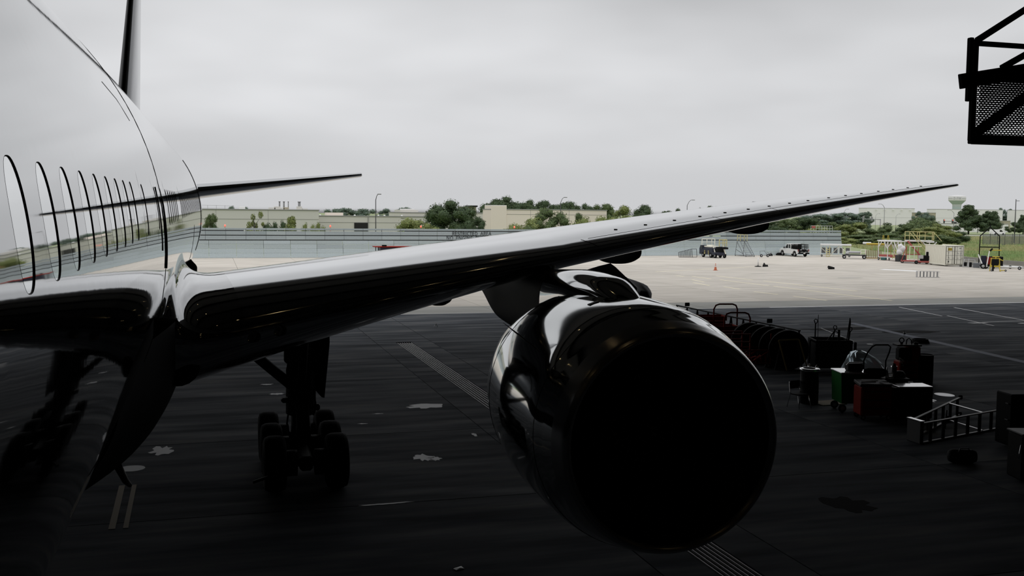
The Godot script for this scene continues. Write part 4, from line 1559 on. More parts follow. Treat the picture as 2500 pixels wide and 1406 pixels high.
func greenery():
	tree("broad", "mid", -0.0, -158, 5.9, 2.3, "mid green leafy tree beside the fuselage, above the left end of the fence")
	tree("bush", "dark", 0.5, -156, 4.5, 1.2, "small dark bush tucked beside the leafy tree next to the fuselage")
	tree("loose", "light", 6.2, -158, 6.3, 2.2, "sparse light green sapling with open branches before the long grey wall")
	tree("bush", "dark", 7.9, -158, 4.6, 1.9, "dark round bush right of the sparse sapling, before the grey wall")
	tree("bush", "dark", 9.9, -160, 5.0, 1.9, "dark pointed bush leaning against a bright tree below the roof pipes")
	tree("upright", "light", 11.7, -158, 5.6, 2.8, "bright pointed tree before the right half of the long grey wall")
	tree("bush", "light", 14.1, -157, 4.7, 1.6, "low light green shrub right of the bright pointed tree")
	tree("bush", "light", 15.6, -158, 4.7, 1.6, "rounded light green shrub at the corner of the long grey building")
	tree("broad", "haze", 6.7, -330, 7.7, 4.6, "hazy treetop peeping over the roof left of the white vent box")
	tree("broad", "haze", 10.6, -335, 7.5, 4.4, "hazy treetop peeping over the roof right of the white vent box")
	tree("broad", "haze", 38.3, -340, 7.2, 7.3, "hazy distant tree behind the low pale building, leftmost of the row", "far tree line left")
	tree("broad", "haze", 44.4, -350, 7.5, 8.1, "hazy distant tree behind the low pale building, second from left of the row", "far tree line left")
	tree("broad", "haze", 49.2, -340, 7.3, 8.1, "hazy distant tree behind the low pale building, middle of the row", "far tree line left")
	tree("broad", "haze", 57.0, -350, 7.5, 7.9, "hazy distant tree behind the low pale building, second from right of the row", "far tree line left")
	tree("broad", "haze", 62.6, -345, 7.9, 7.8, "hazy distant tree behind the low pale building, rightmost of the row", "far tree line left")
	tree("bush", "light", 30.1, -158, 5.6, 4.7, "wide light green shrub above the fence, left of the big oak")
	tree("bush", "light", 32.3, -156, 4.8, 3.4, "low yellow-green shrub below the big oak, above the fence")
	tree("oak", "dark", 45.9, -200, 9.1, 9.6, "big dark round oak standing clear of the pale buildings on two trunks")
	tree("bush", "dark", 40.6, -166, 5.4, 2.6, "dark shrub with ragged top right of the big oak's trunks")
	tree("broad", "dark", 43.6, -168, 5.8, 2.9, "dark upright shrub left of the pale building's tower corner")
	tree("oak", "dark", 82.5, -300, 10.7, 9.9, "dark oak at the left end of the tree row behind the tower corner")
	tree("oak", "dark", 87.5, -305, 11.8, 10.9, "tallest dark oak rising behind the pale building's tower corner")
	tree("oak", "dark", 92.6, -300, 10.7, 9.3, "dark oak behind the pale flat roof, first from the left of the row", "oaks behind the flat roof")
	tree("oak", "dark", 100.3, -305, 10.5, 9.2, "dark oak behind the pale flat roof, second from the left of the row", "oaks behind the flat roof")
	tree("oak", "dark", 106.1, -300, 10.2, 9.6, "dark oak behind the pale flat roof, third from the left of the row", "oaks behind the flat roof")
	tree("oak", "dark", 113.9, -305, 9.7, 7.8, "dark oak behind the pale flat roof, last on the right of the row", "oaks behind the flat roof")
	tree("broad", "mid", 117.8, -300, 9.6, 7.4, "mid green tree behind the right end of the pale flat roof")
	tree("bush", "light", 46.1, -156, 4.8, 3.2, "low yellow-green shrub above the fence at the tower corner's foot")
	tree("bush", "light", 50.9, -162, 5.8, 4.5, "yellow-green shrub before the pale wall, left of the tall willow-like tree")
	tree("broad", "mid", 55.3, -165, 7.4, 5.8, "tall willow-like tree in front of the pale flat-roofed building")
	tree("broad", "mid", 59.6, -165, 6.6, 3.6, "mid green tree right of the willow-like tree, before the pale wall")
	tree("bush", "light", 61.1, -162, 6.0, 4.4, "yellow-green shrub before the right part of the pale wall")
	tree("bush", "mid", 51.9, -160, 5.4, 3.4, "mid green shrub filling the gap left of the willow-like tree")
	tree("bush", "light", 64.3, -164, 6.1, 3.8, "pale green shrub between the yellow-green shrub and the bright broad tree")
	tree("broad", "light", 72.1, -175, 8.1, 6.3, "bright broad tree at the right end of the pale flat-roofed building")
	tree("broad", "dark", 101.3, -230, 8.8, 6.6, "dark spiky tree right of the bright broad tree, above the wing")
	tree("broad", "dark", 120.3, -260, 7.4, 5.7, "low dark treetop left of the lamp post above the mid wing")
	tree("broad", "dark", 125.3, -262, 8.2, 4.1, "dark treetop just left of the lamp post above the mid wing")
	tree("broad", "dark", 131.4, -262, 8.4, 3.4, "small dark treetop right of the lamp post above the mid wing")
	tree("broad", "dark", 135.7, -262, 9.0, 4.8, "spiky dark treetop last before the wing hides the tree row")
	tree("broad", "dark", 180.2, -300, 4.6, 9.5, "dark tree below the outer wing, left end of the far right bank")
	tree("broad", "dark", 194.1, -310, 5.7, 11.2, "dark tree below the outer wing, behind the red banner railing")
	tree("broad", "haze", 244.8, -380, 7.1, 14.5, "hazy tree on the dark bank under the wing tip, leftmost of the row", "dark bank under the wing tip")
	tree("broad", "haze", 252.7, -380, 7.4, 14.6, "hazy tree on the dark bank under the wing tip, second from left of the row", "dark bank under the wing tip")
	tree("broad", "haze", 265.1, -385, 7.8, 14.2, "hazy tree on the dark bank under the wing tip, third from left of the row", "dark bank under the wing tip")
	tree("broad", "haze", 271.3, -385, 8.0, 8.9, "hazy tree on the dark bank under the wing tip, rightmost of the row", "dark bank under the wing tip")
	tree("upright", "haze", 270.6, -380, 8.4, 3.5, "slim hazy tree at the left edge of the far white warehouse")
	tree("broad", "mid", 134.1, -205, 3.9, 6.6, "mid green tree behind the right end of the blast fence")
	tree("broad", "dark", 127.9, -216, 5.3, 5.8, "dark tree just above the fence, below the outer wing, left of the red banner")
	tree("broad", "mid", 134.9, -220, 5.6, 6.2, "mid green tree above the fence, right of the red banner railing")
	tree("broad", "dark", 138.4, -218, 5.9, 6.3, "dark tree above the fence under the last third of the wing")
	tree("bush", "light", 129.3, -200, 4.4, 3.6, "light green shrub above the fence's right part, in the dark trees")
	tree("broad", "mid", 144.8, -216, 5.0, 6.5, "mid green tree above the fence's right end")
	tree("broad", "mid", 156.7, -212, 4.3, 5.5, "mid green tree in the thicket, just left of the reddish bush's foot")
	tree("broad", "mid", 165.0, -214, 4.5, 6.0, "leafy mid green tree in the thicket behind the yellow platform's left end")
	tree("broad", "light", 173.5, -216, 4.8, 5.7, "light green tree in the thicket above the container's left end")
	tree("bush", "light", 141.6, -194, 1.6, 5.4, "low light green bush behind the white trussed stand")
	tree("bush", "light", 130.9, -192, 1.8, 4.4, "low light green bush at the fence's right foot")
	tree("bush", "mid", 158.2, -196, 2.3, 5.9, "low green bush directly above the white container")
	tree("broad", "light", 143.2, -206, 5.0, 8.0, "light green spreading tree just right of the fence end")
	tree("broad", "mid", 146.5, -203, 3.6, 7.9, "mid green bush in the thicket, left of the reddish bush")
	tree("bush", "mid", 137.8, -196, 2.3, 7.3, "low green bush at the foot of the thicket by the fence end")
	tree("loose", "dark", 166.4, -222, 4.8, 6.2, "dark reddish ragged bush against the far white warehouse")
	tree("oak", "mid", 175.1, -224, 6.3, 10.5, "tall dark tree in the middle of the thicket above the yellow stairs")
	tree("bush", "mid", 150.5, -198, 2.6, 8.4, "rounded green bush behind the yellow platform stairs")
	tree("broad", "light", 162.2, -205, 4.1, 8.1, "light green bush behind the platform stairs' upper rail")
	tree("broad", "light", 169.7, -208, 4.3, 6.5, "bright yellow-green bush behind the white container's far end")
	tree("bush", "dark", 175.2, -210, 3.0, 3.6, "small dark bush at the right end of the thicket")
	tree("broad", "haze", 342.3, -440, 9.2, 6.2, "hazy far treetop right of the warehouse, left of the pair")
	tree("oak", "haze", 347.7, -440, 8.8, 8.3, "hazy round far treetop left of the tan block")
	tree("conifer", "dark", 265.8, -313, 11.0, 9.9, "tallest dark tree on the grass, right of the water tower")
	tree("conifer", "dark", 272.9, -310, 8.7, 9.9, "dark bushy tree on the grass, right of the tallest one")
	tree("broad", "dark", 288.2, -315, 4.7, 6.1, "small dark tree behind the tall bare pole at right")
	tree("conifer", "dark", 294.9, -318, 7.5, 5.6, "dark tree cut by the right edge of the view")
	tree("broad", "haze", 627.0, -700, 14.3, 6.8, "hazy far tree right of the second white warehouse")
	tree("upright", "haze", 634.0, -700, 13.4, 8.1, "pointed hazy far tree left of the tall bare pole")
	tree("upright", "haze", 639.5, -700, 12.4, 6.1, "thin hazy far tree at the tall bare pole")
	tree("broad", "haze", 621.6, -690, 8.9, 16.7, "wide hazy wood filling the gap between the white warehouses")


# ---------------------------------------------------------------- poles, lamps, signals, barrier
func lamp_post(called: String, label: String, x: float, z: float, h: float, arm: Vector2, m := "pole_dark", r := 0.09):
	var o := thing(called, label, "lamp post", Vector3(x, 0, z))
	var st := mb(true)
	tube(st, [Vector3(0, -0.1, 0), Vector3(0, h, 0)], r, 10, r * 0.7)
	part(o, "pole", st, M[m])
	st = mb(true)
	tube(st, [Vector3(0, h, 0), Vector3(arm.x * 0.35, h + arm.y * 0.7, 0), Vector3(arm.x * 0.7, h + arm.y * 0.98, 0), Vector3(arm.x, h + arm.y, 0)], r * 0.6, 8, r * 0.4)
	part(o, "arm", st, M[m])
	st = mb()
	bx(st, Vector3(arm.x * 1.12, h + arm.y - 0.02, 0), Vector3(0.6, 0.14, 0.3), 0.04)
	part(o, "lamp_head", st, M.pole_grey)


func street_furniture():
	lamp_post("lamp_post", "dark lamp post left of the wide yellow green shrub, before the low building", 24.4, -158, 8.1, Vector2(0.5, 0.9))
	lamp_post("lamp_post", "dark lamp post rising among the oaks behind the cream building", 65.6, -190, 8.4, Vector2(0.9, 1.0))
	lamp_post("lamp_post", "dark lamp post above the mid wing, between small treetops", 97.6, -200, 8.2, Vector2(1.3, 1.2))
	lamp_post("lamp_post", "lamp post of which only the curved head shows over the outer wing", 106.6, -190, 8.3, Vector2(1.4, 0.75))
	lamp_post("lamp_post", "near grey lamp post in front of the far white warehouse's left half", 242.2, -330, 9.3, Vector2(-2.2, 1.5), "pole_grey", 0.14)
	lamp_post("lamp_post", "dark lamp post just below the wing tip on the dark tree bank", 224.8, -330, 7.6, Vector2(1.5, 1.2))
	lamp_post("lamp_post", "thin lamp post left of the slim hazy tree", 281.0, -400, 6.8, Vector2(1.8, 1.1), "pole_grey")
	lamp_post("lamp_post", "thin lamp post at the left end of the far white warehouse", 289.0, -400, 6.3, Vector2(1.8, 1.1), "pole_grey")
	lamp_post("lamp_post", "thin lamp post at the right end of the far white warehouse", 314.8, -420, 6.2, Vector2(1.8, 1.1), "pole_grey")
	lamp_post("lamp_post", "lamp post left of the tallest tree, leaning over the traffic signals", 273.3, -330, 7.6, Vector2(-2.4, 1.2), "pole_grey", 0.12)
	var o := thing("utility_pole", "tall bare pole with a short crossarm at the right", "pole", Vector3(183.0, 0, -200))
	var st := mb(true)
	tube(st, [Vector3(0, -0.1, 0), Vector3(0, 10.6, 0)], 0.13, 10, 0.09)
	part(o, "pole", st, M.pole_dark)
	st = mb()
	bx(st, Vector3(0.5, 10.2, 0), Vector3(1.1, 0.1, 0.1), 0.02)
	part(o, "crossarm", st, M.pole_dark)
	# traffic signals on mast arms
	for q in [[218.7, -300.0, -7.0, 5.1, "traffic signal arm before the far white warehouse, seen from the back", false], [284.5, -330.0, -16.0, 4.3, "traffic signal arm with two red lit heads left of the tallest tree", true]]:
		var s := thing("traffic_signal", q[4], "traffic signal", Vector3(q[0], 0, q[1]))
		st = mb(true)
		tube(st, [Vector3.ZERO, Vector3(0, q[3] + 0.2, 0)], 0.14, 10)
		part(s, "mast", st, M.pole_grey)
		st = mb(true)
		tube(st, [Vector3(0, q[3], 0), Vector3(q[2], q[3] + 0.25, 0)], 0.1, 8)
		part(s, "mast_arm", st, M.pole_grey)
		for x in [q[2] * 0.98, q[2] * (0.5 if not q[5] else 0.74)]:
			st = mb()
			bx(st, Vector3(x, q[3] + 0.25, 0.12), Vector3(0.55, 1.5, 0.35), 0.06)
			var hd := part(s, "signal_head", st, M.pole_grey if not q[5] else M.pole_dark)
			if q[5]:
				st = mb(true)
				lathe(st, [Vector2(0, 0.07), Vector2(0.2, 0.03), Vector2(0.22, 0)], 12, Transform3D(aligned(Vector3(0, 0, 1)), Vector3(x, q[3] + 0.68, 0.32)))
				part(hd, "signal_lens", st, M.red_lamp)
	# low concrete barrier along the apron's right side
	var ba := thing("concrete_barrier", "low concrete barrier wall between the apron and the tall grass", "barrier", Vector3(0, 0, 0))
	var pts := [Vector3(104.5, 0, -126.0), Vector3(101.0, 0, -119.0), Vector3(99.4, 0, -113.5), Vector3(98.6, 0, -108.6), Vector3(97.6, 0, -103.0), Vector3(96.6, 0, -97.0), Vector3(95.8, 0, -90.0)]
	for i in pts.size() - 1:
		st = mb()
		var a: Vector3 = pts[i]
		var b: Vector3 = pts[i + 1]
		var len := (b - a).length() - 0.03
		prism(st, [Vector2(-0.3, 0), Vector2(0.3, 0), Vector2(0.28, 0.15), Vector2(0.13, 0.3), Vector2(0.1, 0.82), Vector2(-0.1, 0.82), Vector2(-0.13, 0.3), Vector2(-0.28, 0.15)], Vector3.RIGHT, Vector3.UP, Vector3(0, 0, -len * 0.5), Vector3(0, 0, len * 0.5))
		var s := part(ba, "barrier_block", st, M.curb, (a + b) * 0.5)
		s.basis = Basis.looking_at(b - a)
	for q in [[101.0, -116.0], [100.2, -108.0], [99.4, -102.0]]:
		pass
	# wire fence posts and a screened enclosure in the grass
	var en := thing("wire_enclosure", "grey screened enclosure standing in the grass beside the tall bare pole", "enclosure", Vector3(171.5, 0, -190))
	for k in 7:
		st = mb()
		bx(st, Vector3(-6.2 + k * 2.0, 1.35, 0), Vector3(0.08, 2.7, 0.08), 0.01)
		part(en, "post", st, M.pole_dark)
	for k in 6:
		st = mb()
		for j in 18:
			bx(st, Vector3(-6.15 + k * 2.0 + j * 0.11, 1.35, 0), Vector3(0.045, 2.5, 0.02))
		tag(part(en, "screen_slats", st, M.grey_steel), "", "", "", "stuff")
	for q in [[176.2, "left"], [178.9, "right"]]:
		var bo := thing("bollard", "white bollard in the grass beside the screened enclosure, " + q[1] + " one of the two", "bollard", Vector3(q[0], 0, -186), 0, "white bollards")
		st = mb(true)
		lathe(st, [Vector2(0.14, 0), Vector2(0.14, 1.35), Vector2(0.1, 1.48), Vector2(0, 1.5)], 12)
		part(bo, "bollard_post", st, M.white_paint)
	# railing with a red banner behind the fence, below the outer wing
	var rl := thing("banner_railing", "white railing with a red banner behind the fence, under the outer wing", "railing", Vector3(104.5, 0, -160))
	st = mb()
	for k in 9:
		bar(st, Vector3(-2.2 + k * 0.55, 0, 0), Vector3(-2.2 + k * 0.55, 4.5, 0), 0.04)
	bar(st, Vector3(-2.2, 4.5, 0), Vector3(2.2, 4.5, 0), 0.06)
	bar(st, Vector3(-2.2, 4.05, 0), Vector3(2.2, 4.05, 0), 0.04)
	part(rl, "rails", st, M.white_paint)
	st = mb()
	bx(st, Vector3(-1.7, 4.28, 0.06), Vector3(0.7, 0.4, 0.04), 0.01)
	part(rl, "banner", st, M.red_bright)
	# vehicles far behind
	var v := thing("white_van", "small white van parked behind the two trees on the grass", "van", Vector3(263.5, 0, -296))
	st = mb()
	prism(st, [Vector2(-2.6, 0.35), Vector2(2.6, 0.35), Vector2(2.65, 1.0), Vector2(1.7, 1.15), Vector2(1.0, 2.0), Vector2(-2.5, 2.05), Vector2(-2.65, 1.2)], Vector3.RIGHT, Vector3.UP, Vector3(0, 0, -0.9), Vector3(0, 0, 0.9))
	part(v, "body", st, M.white_paint)
	for x in [-1.6, 1.7]:
		st = mb(true)
		lathe(st, [Vector2(0, -0.12), Vector2(0.36, -0.12), Vector2(0.4, 0), Vector2(0.36, 0.12), Vector2(0, 0.12)], 14, Transform3D(aligned(Vector3(0, 0, 1)), Vector3(x, 0.4, 0.85)))
		part(v, "wheel", st, M.tire)
	st = mb()
	prism(st, [Vector2(0.2, 1.2), Vector2(1.55, 1.2), Vector2(1.0, 1.85), Vector2(0.2, 1.85)], Vector3.RIGHT, Vector3.UP, Vector3(0, 0, 0.9), Vector3(0, 0, 0.93))
	part(v, "side_window", st, M.glass_dark)


# ---------------------------------------------------------------- equipment on the apron
func wheel_mesh(rad: float, wid: float) -> Array:   # tyre and rim, axle along x
	var key := "wheel_%d_%d" % [int(rad * 100), int(wid * 100)]
	if not M.has(key):
		var xf := Transform3D(Basis(Vector3.BACK, -PI / 2), Vector3.ZERO)
		var st := mb(true)
		lathe(st, [Vector2(rad * 0.55, -wid * 0.4), Vector2(rad * 0.62, -wid * 0.5), Vector2(rad * 0.92, -wid * 0.48), Vector2(rad, -wid * 0.28), Vector2(rad, wid * 0.28), Vector2(rad * 0.92, wid * 0.48), Vector2(rad * 0.62, wid * 0.5), Vector2(rad * 0.55, wid * 0.4)], 20, xf)
		var s2 := mb(true)
		lathe(s2, [Vector2(0, -wid * 0.42), Vector2(rad * 0.2, -wid * 0.44), Vector2(rad * 0.3, -wid * 0.3), Vector2(rad * 0.55, -wid * 0.42), Vector2(rad * 0.57, 0), Vector2(rad * 0.55, wid * 0.42), Vector2(rad * 0.3, wid * 0.3), Vector2(rad * 0.2, wid * 0.44), Vector2(0, wid * 0.42)], 16, xf)
		M[key] = [made(st), made(s2)]
	return M[key]


func put_wheel(p: Node, at: Vector3, rad: float, wid: float, turn := 0.0, rim := "dull_aluminium"):
	var w: Array = wheel_mesh(rad, wid)
	var t := part(p, "wheel", w[0], M.tire, at, Vector3(0, turn, 0))
	part(t, "rim", w[1], M[rim])


# a welded frame of square bars
func frame(p: Node, called: String, m: String, w: float, segs: Array) -> MeshInstance3D:
	var st := mb()
	for s in segs:
		bar(st, s[0], s[1], w)
	return part(p, called, st, M[m])


# guard rail round points: posts, top and mid rails
func rails(p: Node, called: String, m: String, pts: Array, h: float, w := 0.05, mid := true):
	var st := mb()
	for i in pts.size():
		bar(st, pts[i], pts[i] + Vector3(0, h, 0), w)
		if i:
			bar(st, pts[i - 1] + Vector3(0, h, 0), pts[i] + Vector3(0, h, 0), w)
			if mid:
				bar(st, pts[i - 1] + Vector3(0, h * 0.52, 0), pts[i] + Vector3(0, h * 0.52, 0), w * 0.8)
	part(p, called, st, M[m])


func v(x: float, y: float, z: float) -> Vector3:
	return Vector3(x, y, z)


func apron_equipment():
	var st: SurfaceTool
	# traffic cone
	var o := thing("traffic_cone", "orange traffic cone with white collars standing alone on the apron", "traffic cone", v(55.2, 0, -105.5))
	st = mb()
	bx(st, v(0, 0.02, 0), v(0.44, 0.04, 0.44), 0.015)
	part(o, "base_plate", st, M.orange_cone)
	st = mb(true)
	lathe(st, [Vector2(0.17, 0.04), Vector2(0.03, 0.80), Vector2(0.0, 0.81)], 24)
	part(o, "cone_body", st, M.orange_cone)
	for q in [[0.42, 0.53], [0.6, 0.66]]:
		st = mb(true)
		lathe(st, [Vector2(0.172 - 0.184 * (q[0] - 0.04) + 0.004, q[0]), Vector2(0.172 - 0.184 * (q[1] - 0.04) + 0.004, q[1])], 24)
		part(o, "collar", st, M.white_paint)
	pickup()
	service_truck()
	# wheel chocks: two tubes hinged
	for q in [[65.5, -112.2, 25.0, 0.42, "black double wheel chock lying beside the white stand post"], [70.9, -106.3, 160.0, 0.36, "black double wheel chock lying alone on the apron right of the pickup"]]:
		o = thing("wheel_chock", q[4], "wheel chock", v(q[0], 0, q[1]), q[2])
		for k in [[0.0, 0.0], [0.34, 28.0]]:
			st = mb()
			var b := Basis(Vector3.UP, deg_to_rad(k[1]))
			prism(st, [Vector2(-0.15, 0), Vector2(0.15, 0), Vector2(0.05, 0.24), Vector2(-0.05, 0.24)], b * Vector3.BACK, Vector3.UP, b * v(-q[3], 0, 0) + v(0, 0, 0), b * v(q[3], 0, 0))
			var c := part(o, "chock_block", st, M.black_rubber, v(0.2 if k[0] > 0 else 0.0, 0, -k[0]))
			if k[0] > 0:
				c.position.y = 0.12
				c.rotation.z = 0.25
	# white stand post with base
	o = thing("stand_post", "thin white post on a dark round base beside the chock", "post", v(64.6, 0, -112.4))
	st = mb(true)
	lathe(st, [Vector2(0.42, 0), Vector2(0.42, 0.06), Vector2(0.1, 0.12), Vector2(0, 0.12)], 20)
	part(o, "base", st, M.black_steel)
	st = mb(true)
	tube(st, [v(0, 0.1, 0), v(0, 1.1, 0)], 0.07, 10)
	part(o, "post", st, M.white_paint)
	# rolling warehouse ladder with yellow top rails
	o = thing("rolling_ladder", "tall grey rolling ladder with pale yellow top rail, before the fence between truck and pickup", "ladder", v(78.4, 0, -140.6))
	var fr := []
	for x in [-0.7, 0.7]:
		fr.append([v(x, 0.1, 1.9), v(x * 0.8, 2.3, -0.3)])
		fr.append([v(x, 0.1, -1.6), v(x * 0.9, 2.3, -1.2)])
		fr.append([v(x, 0.12, 1.9), v(x, 0.12, -1.6)])
		fr.append([v(x, 0.15, 1.2), v(x * 0.9, 2.2, -1.2)])
		fr.append([v(x * 0.8, 2.3, -0.3), v(x * 0.9, 2.3, -1.2)])
	fr.append([v(-0.7, 0.12, 1.9), v(0.7, 0.12, 1.9)])
	fr.append([v(-0.7, 0.12, -1.6), v(0.7, 0.12, -1.6)])
	fr.append([v(-0.65, 1.0, -1.4), v(0.65, 0.3, -1.55)])
	frame(o, "frame", "grey_steel", 0.06, fr)
	for k in 8:
		st = mb()
		bx(st, v(0, 0.35 + k * 0.27, 1.62 - k * 0.27), v(1.15 - k * 0.02, 0.04, 0.22), 0.01)
		part(o, "step", st, M.grey_steel)
	st = mb()
	bx(st, v(0, 2.32, -0.75), v(1.2, 0.05, 0.95), 0.01)
	part(o, "platform", st, M.grey_steel)
	rails(o, "guard_rail", "yellow_paint", [v(-0.58, 2.34, -0.3), v(-0.58, 2.34, -1.2), v(0.58, 2.34, -1.2), v(0.58, 2.34, -0.3)], 0.95, 0.08)
	for x in [-0.7, 0.7]:
		put_wheel(o, v(x, 0.1, 1.75), 0.1, 0.06)
		put_wheel(o, v(x, 0.1, -1.5), 0.1, 0.06)
	# ladder frame lying on the ground
	o = thing("lying_ladder", "dark ladder frame lying on its side before the fence, left of the navy truck", "ladder", v(67.3, 0, -137.6), -8)
	fr = [[v(-1.3, 0.75, 0), v(0.7, 1.25, 0.0)], [v(-1.3, 0.05, 0.3), v(0.7, 0.05, 0.4)], [v(0.7, 1.25, 0), v(1.5, 1.25, -0.2)], [v(1.5, 1.25, -0.2), v(1.55, 0.05, -0.1)], [v(0.7, 0.05, 0.4), v(1.55, 0.05, -0.1)]]
	frame(o, "side_rails", "dark_steel", 0.06, fr)
	for k in 10:
		var f := k / 9.0
		st = mb()
		bar(st, v(lerpf(-1.3, 0.7, f), lerpf(0.75, 1.25, f), 0), v(lerpf(-1.3, 0.7, f), 0.05, lerpf(0.3, 0.4, f)), 0.07)
		part(o, "rung", st, M.dark_steel)
	# small two wheeled trolley and bits by the fence
	o = thing("wheeled_trolley", "small grey wheeled trolley frame before the fence, between rolling ladder and pickup", "trolley", v(80.2, 0, -138.2))
	frame(o, "frame", "grey_steel", 0.05, [[v(-0.6, 0.25, 0.3), v(0.6, 0.25, 0.3)], [v(-0.6, 0.25, -0.3), v(0.6, 0.25, -0.3)], [v(-0.6, 0.25, 0.3), v(-0.5, 0.9, 0)], [v(0.6, 0.25, 0.3), v(0.2, 0.95, 0)], [v(-0.5, 0.9, 0), v(0.35, 0.95, 0)], [v(0.6, 0.25, -0.3), v(1.6, 0.55, -0.2)], [v(0.9, 0.7, -0.2), v(1.7, 0.1, -0.2)], [v(0.7, 0.1, -0.2), v(1.6, 0.7, -0.2)]])
	put_wheel(o, v(-0.5, 0.22, 0.45), 0.22, 0.12, 90)
	put_wheel(o, v(0.6, 0.22, 0.45), 0.22, 0.12, 90)
	for q in [[83.5, -141.5, 0.28, "small dark block on the ground by the fence, left of the pickup", 1.0], [86.2, -143.4, 0.32, "dark bundle lying by the fence in front of the pickup's nose", 2.0]]:
		o = thing("dark_bundle", q[3], "bundle", v(q[0], 0, q[1]))
		st = mb(true)
		lathe(st, [Vector2(0, 0), Vector2(q[2], 0.02), Vector2(q[2] * 1.05, q[2] * 0.7), Vector2(q[2] * 0.6, q[2] * 1.3), Vector2(0, q[2] * 1.4)], 12, Transform3D(Basis.from_scale(v(q[4], 1, 1)), Vector3.ZERO))
		part(o, "bundle_body", st, M.black_rubber)
	# dark trailer glimpsed over the wing
	o = thing("dark_trailer", "dark box trailer with a red top rail before the fence, half behind the wing", "trailer", v(23.0, 0, -130.5))
	st = mb()
	bx(st, v(0.3, 1.2, 0), v(5.4, 1.2, 2.2), 0.05)
	part(o, "box", st, M.navy_paint)
	st = mb()
	bx(st, v(0.0, 1.85, 0), v(6.2, 0.1, 2.4), 0.02)
	part(o, "top_rail", st, M.red_paint)
	st = mb()
	for x in [-3.0, -2.7]:
		bar(st, v(x, 0, 1.0), v(x, 1.85, 1.0), 0.09)
	bx(st, v(-1.9, 2.0, 0.9), v(0.6, 0.22, 0.3), 0.05)
	part(o, "end_frame", st, M.black_steel)
	st = mb()
	bx(st, v(2.0, 1.6, 1.12), v(0.7, 0.4, 0.05), 0.01)
	part(o, "placard", st, M.white_paint)
	for x in [-1.5, 2.2]:
		put_wheel(o, v(x, 0.32, 1.0), 0.32, 0.2, 90)
	# long cream maintenance stand with yellow ladder
	o = thing("maintenance_stand", "long low cream maintenance stand with a yellow ladder at the fence's right end", "work stand", v(92.9, 0, -138.3), -33)
	fr = []
	for x in [-2.8, -1.2, 0.6, 2.8]:
		for z in [-0.9, 0.9]:
			fr.append([v(x, 0.2, z), v(x, 1.75, z)])
		fr.append([v(x, 0.25, -0.9), v(x, 0.25, 0.9)])
	for z in [-0.9, 0.9]:
		fr.append([v(-2.8, 0.25, z), v(2.8, 0.25, z)])
		fr.append([v(-2.8, 1.4, z), v(-1.2, 0.3, z)])
		fr.append([v(-0.9, 0.3, z), v(0.6, 1.6, z)])
		fr.append([v(2.8, 0.3, z), v(0.8, 1.6, z)])
	frame(o, "stand_frame", "cream_paint", 0.08, fr)
	st = mb()
	bx(st, v(0, 1.85, 0), v(5.9, 0.22, 2.1), 0.03)
	part(o, "deck", st, M.white_paint)
	frame(o, "ladder", "yellow_paint", 0.11, [[v(-1.75, 0.1, 1.35), v(-1.75, 1.6, 1.0)], [v(-1.1, 0.1, 1.35), v(-1.1, 1.6, 1.0)], [v(-1.75, 0.45, 1.3), v(-1.1, 0.45, 1.3)], [v(-1.75, 0.8, 1.2), v(-1.1, 0.8, 1.2)], [v(-1.75, 1.15, 1.12), v(-1.1, 1.15, 1.12)], [v(-1.75, 0.08, 1.3), v(-1.1, 0.08, 1.3)]])
	st = mb()
	for k in 5:
		bx(st, v(-2.3 + k * 1.15, 0.95, 0), v(0.75, 0.85, 0.05), 0.01)
	part(o, "mesh_sheets", st, M.grey_steel)
	for x in [-2.6, 2.6]:
		put_wheel(o, v(x, 0.18, 1.0), 0.18, 0.1, 90)
	o.scale = v(0.78, 1, 1)
	# flat cart
	o = thing("flat_cart", "low dark flat cart with cream end rails beside the long cream stand", "cart", v(91.6, 0, -131.6), -33)
	st = mb()
	bx(st, v(0, 0.55, 0), v(3.4, 0.16, 1.6), 0.03)
	part(o, "deck", st, M.dark_steel)
	rails(o, "end_rail", "cream_paint", [v(1.6, 0.6, -0.7), v(1.6, 0.6, 0.7), v(0.9, 0.6, 0.7)], 0.75, 0.1)
	rails(o, "end_rail", "cream_paint", [v(-1.6, 0.6, -0.7), v(-1.6, 0.6, 0.7)], 0.75, 0.1)
	st = mb()
	bx(st, v(-0.1, 0.95, 0), v(2.0, 0.35, 0.9), 0.08)
	bx(st, v(-1.0, 0.8, 0.3), v(0.5, 0.35, 0.5), 0.08)
	part(o, "load", st, M.dull_aluminium)
	for x in [-1.4, 1.4]:
		put_wheel(o, v(x, 0.26, 0.75), 0.26, 0.14, 90)
		put_wheel(o, v(x, 0.26, -0.75), 0.26, 0.14, 90)
	# ochre pallet rack
	o = thing("slatted_rack", "ochre rack with upright slats between the flat cart and the white frame", "rack", v(94.0, 0, -130.4), -33)
	frame(o, "rack_frame", "ochre_paint", 0.1, [[v(-1.0, 0.15, 0.7), v(1.1, 0.15, 0.7)], [v(-1.0, 0.15, -0.7), v(1.1, 0.15, -0.7)], [v(-1.0, 2.1, 0), v(1.4, 2.1, 0)], [v(-0.2, 0.2, 0.6), v(-0.2, 2.1, 0.2)], [v(0.75, 0.2, 0.6), v(0.75, 2.1, 0.2)]])
	for k in 9:
		st = mb()
		bx(st, v(-0.95 + k * 0.25, 0.75, 0.7), v(0.13, 1.15, 0.06), 0.01)
		part(o, "slat", st, M.wood)
	st = mb()
	bx(st, v(0.3, 2.25, 0), v(2.6, 0.22, 0.9), 0.04)
	part(o, "top_tray", st, M.yellow_strong)
	st = mb()
	bx(st, v(-0.9, 2.35, -0.1), v(1.2, 0.3, 0.7), 0.08)
	part(o, "white_cover", st, M.white_paint)
	# white trussed stand with red base
	o = thing("trussed_stand", "white trussed work stand on a red base with small yellow hoops on top", "work stand", v(94.3, 0, -126.3), -70)
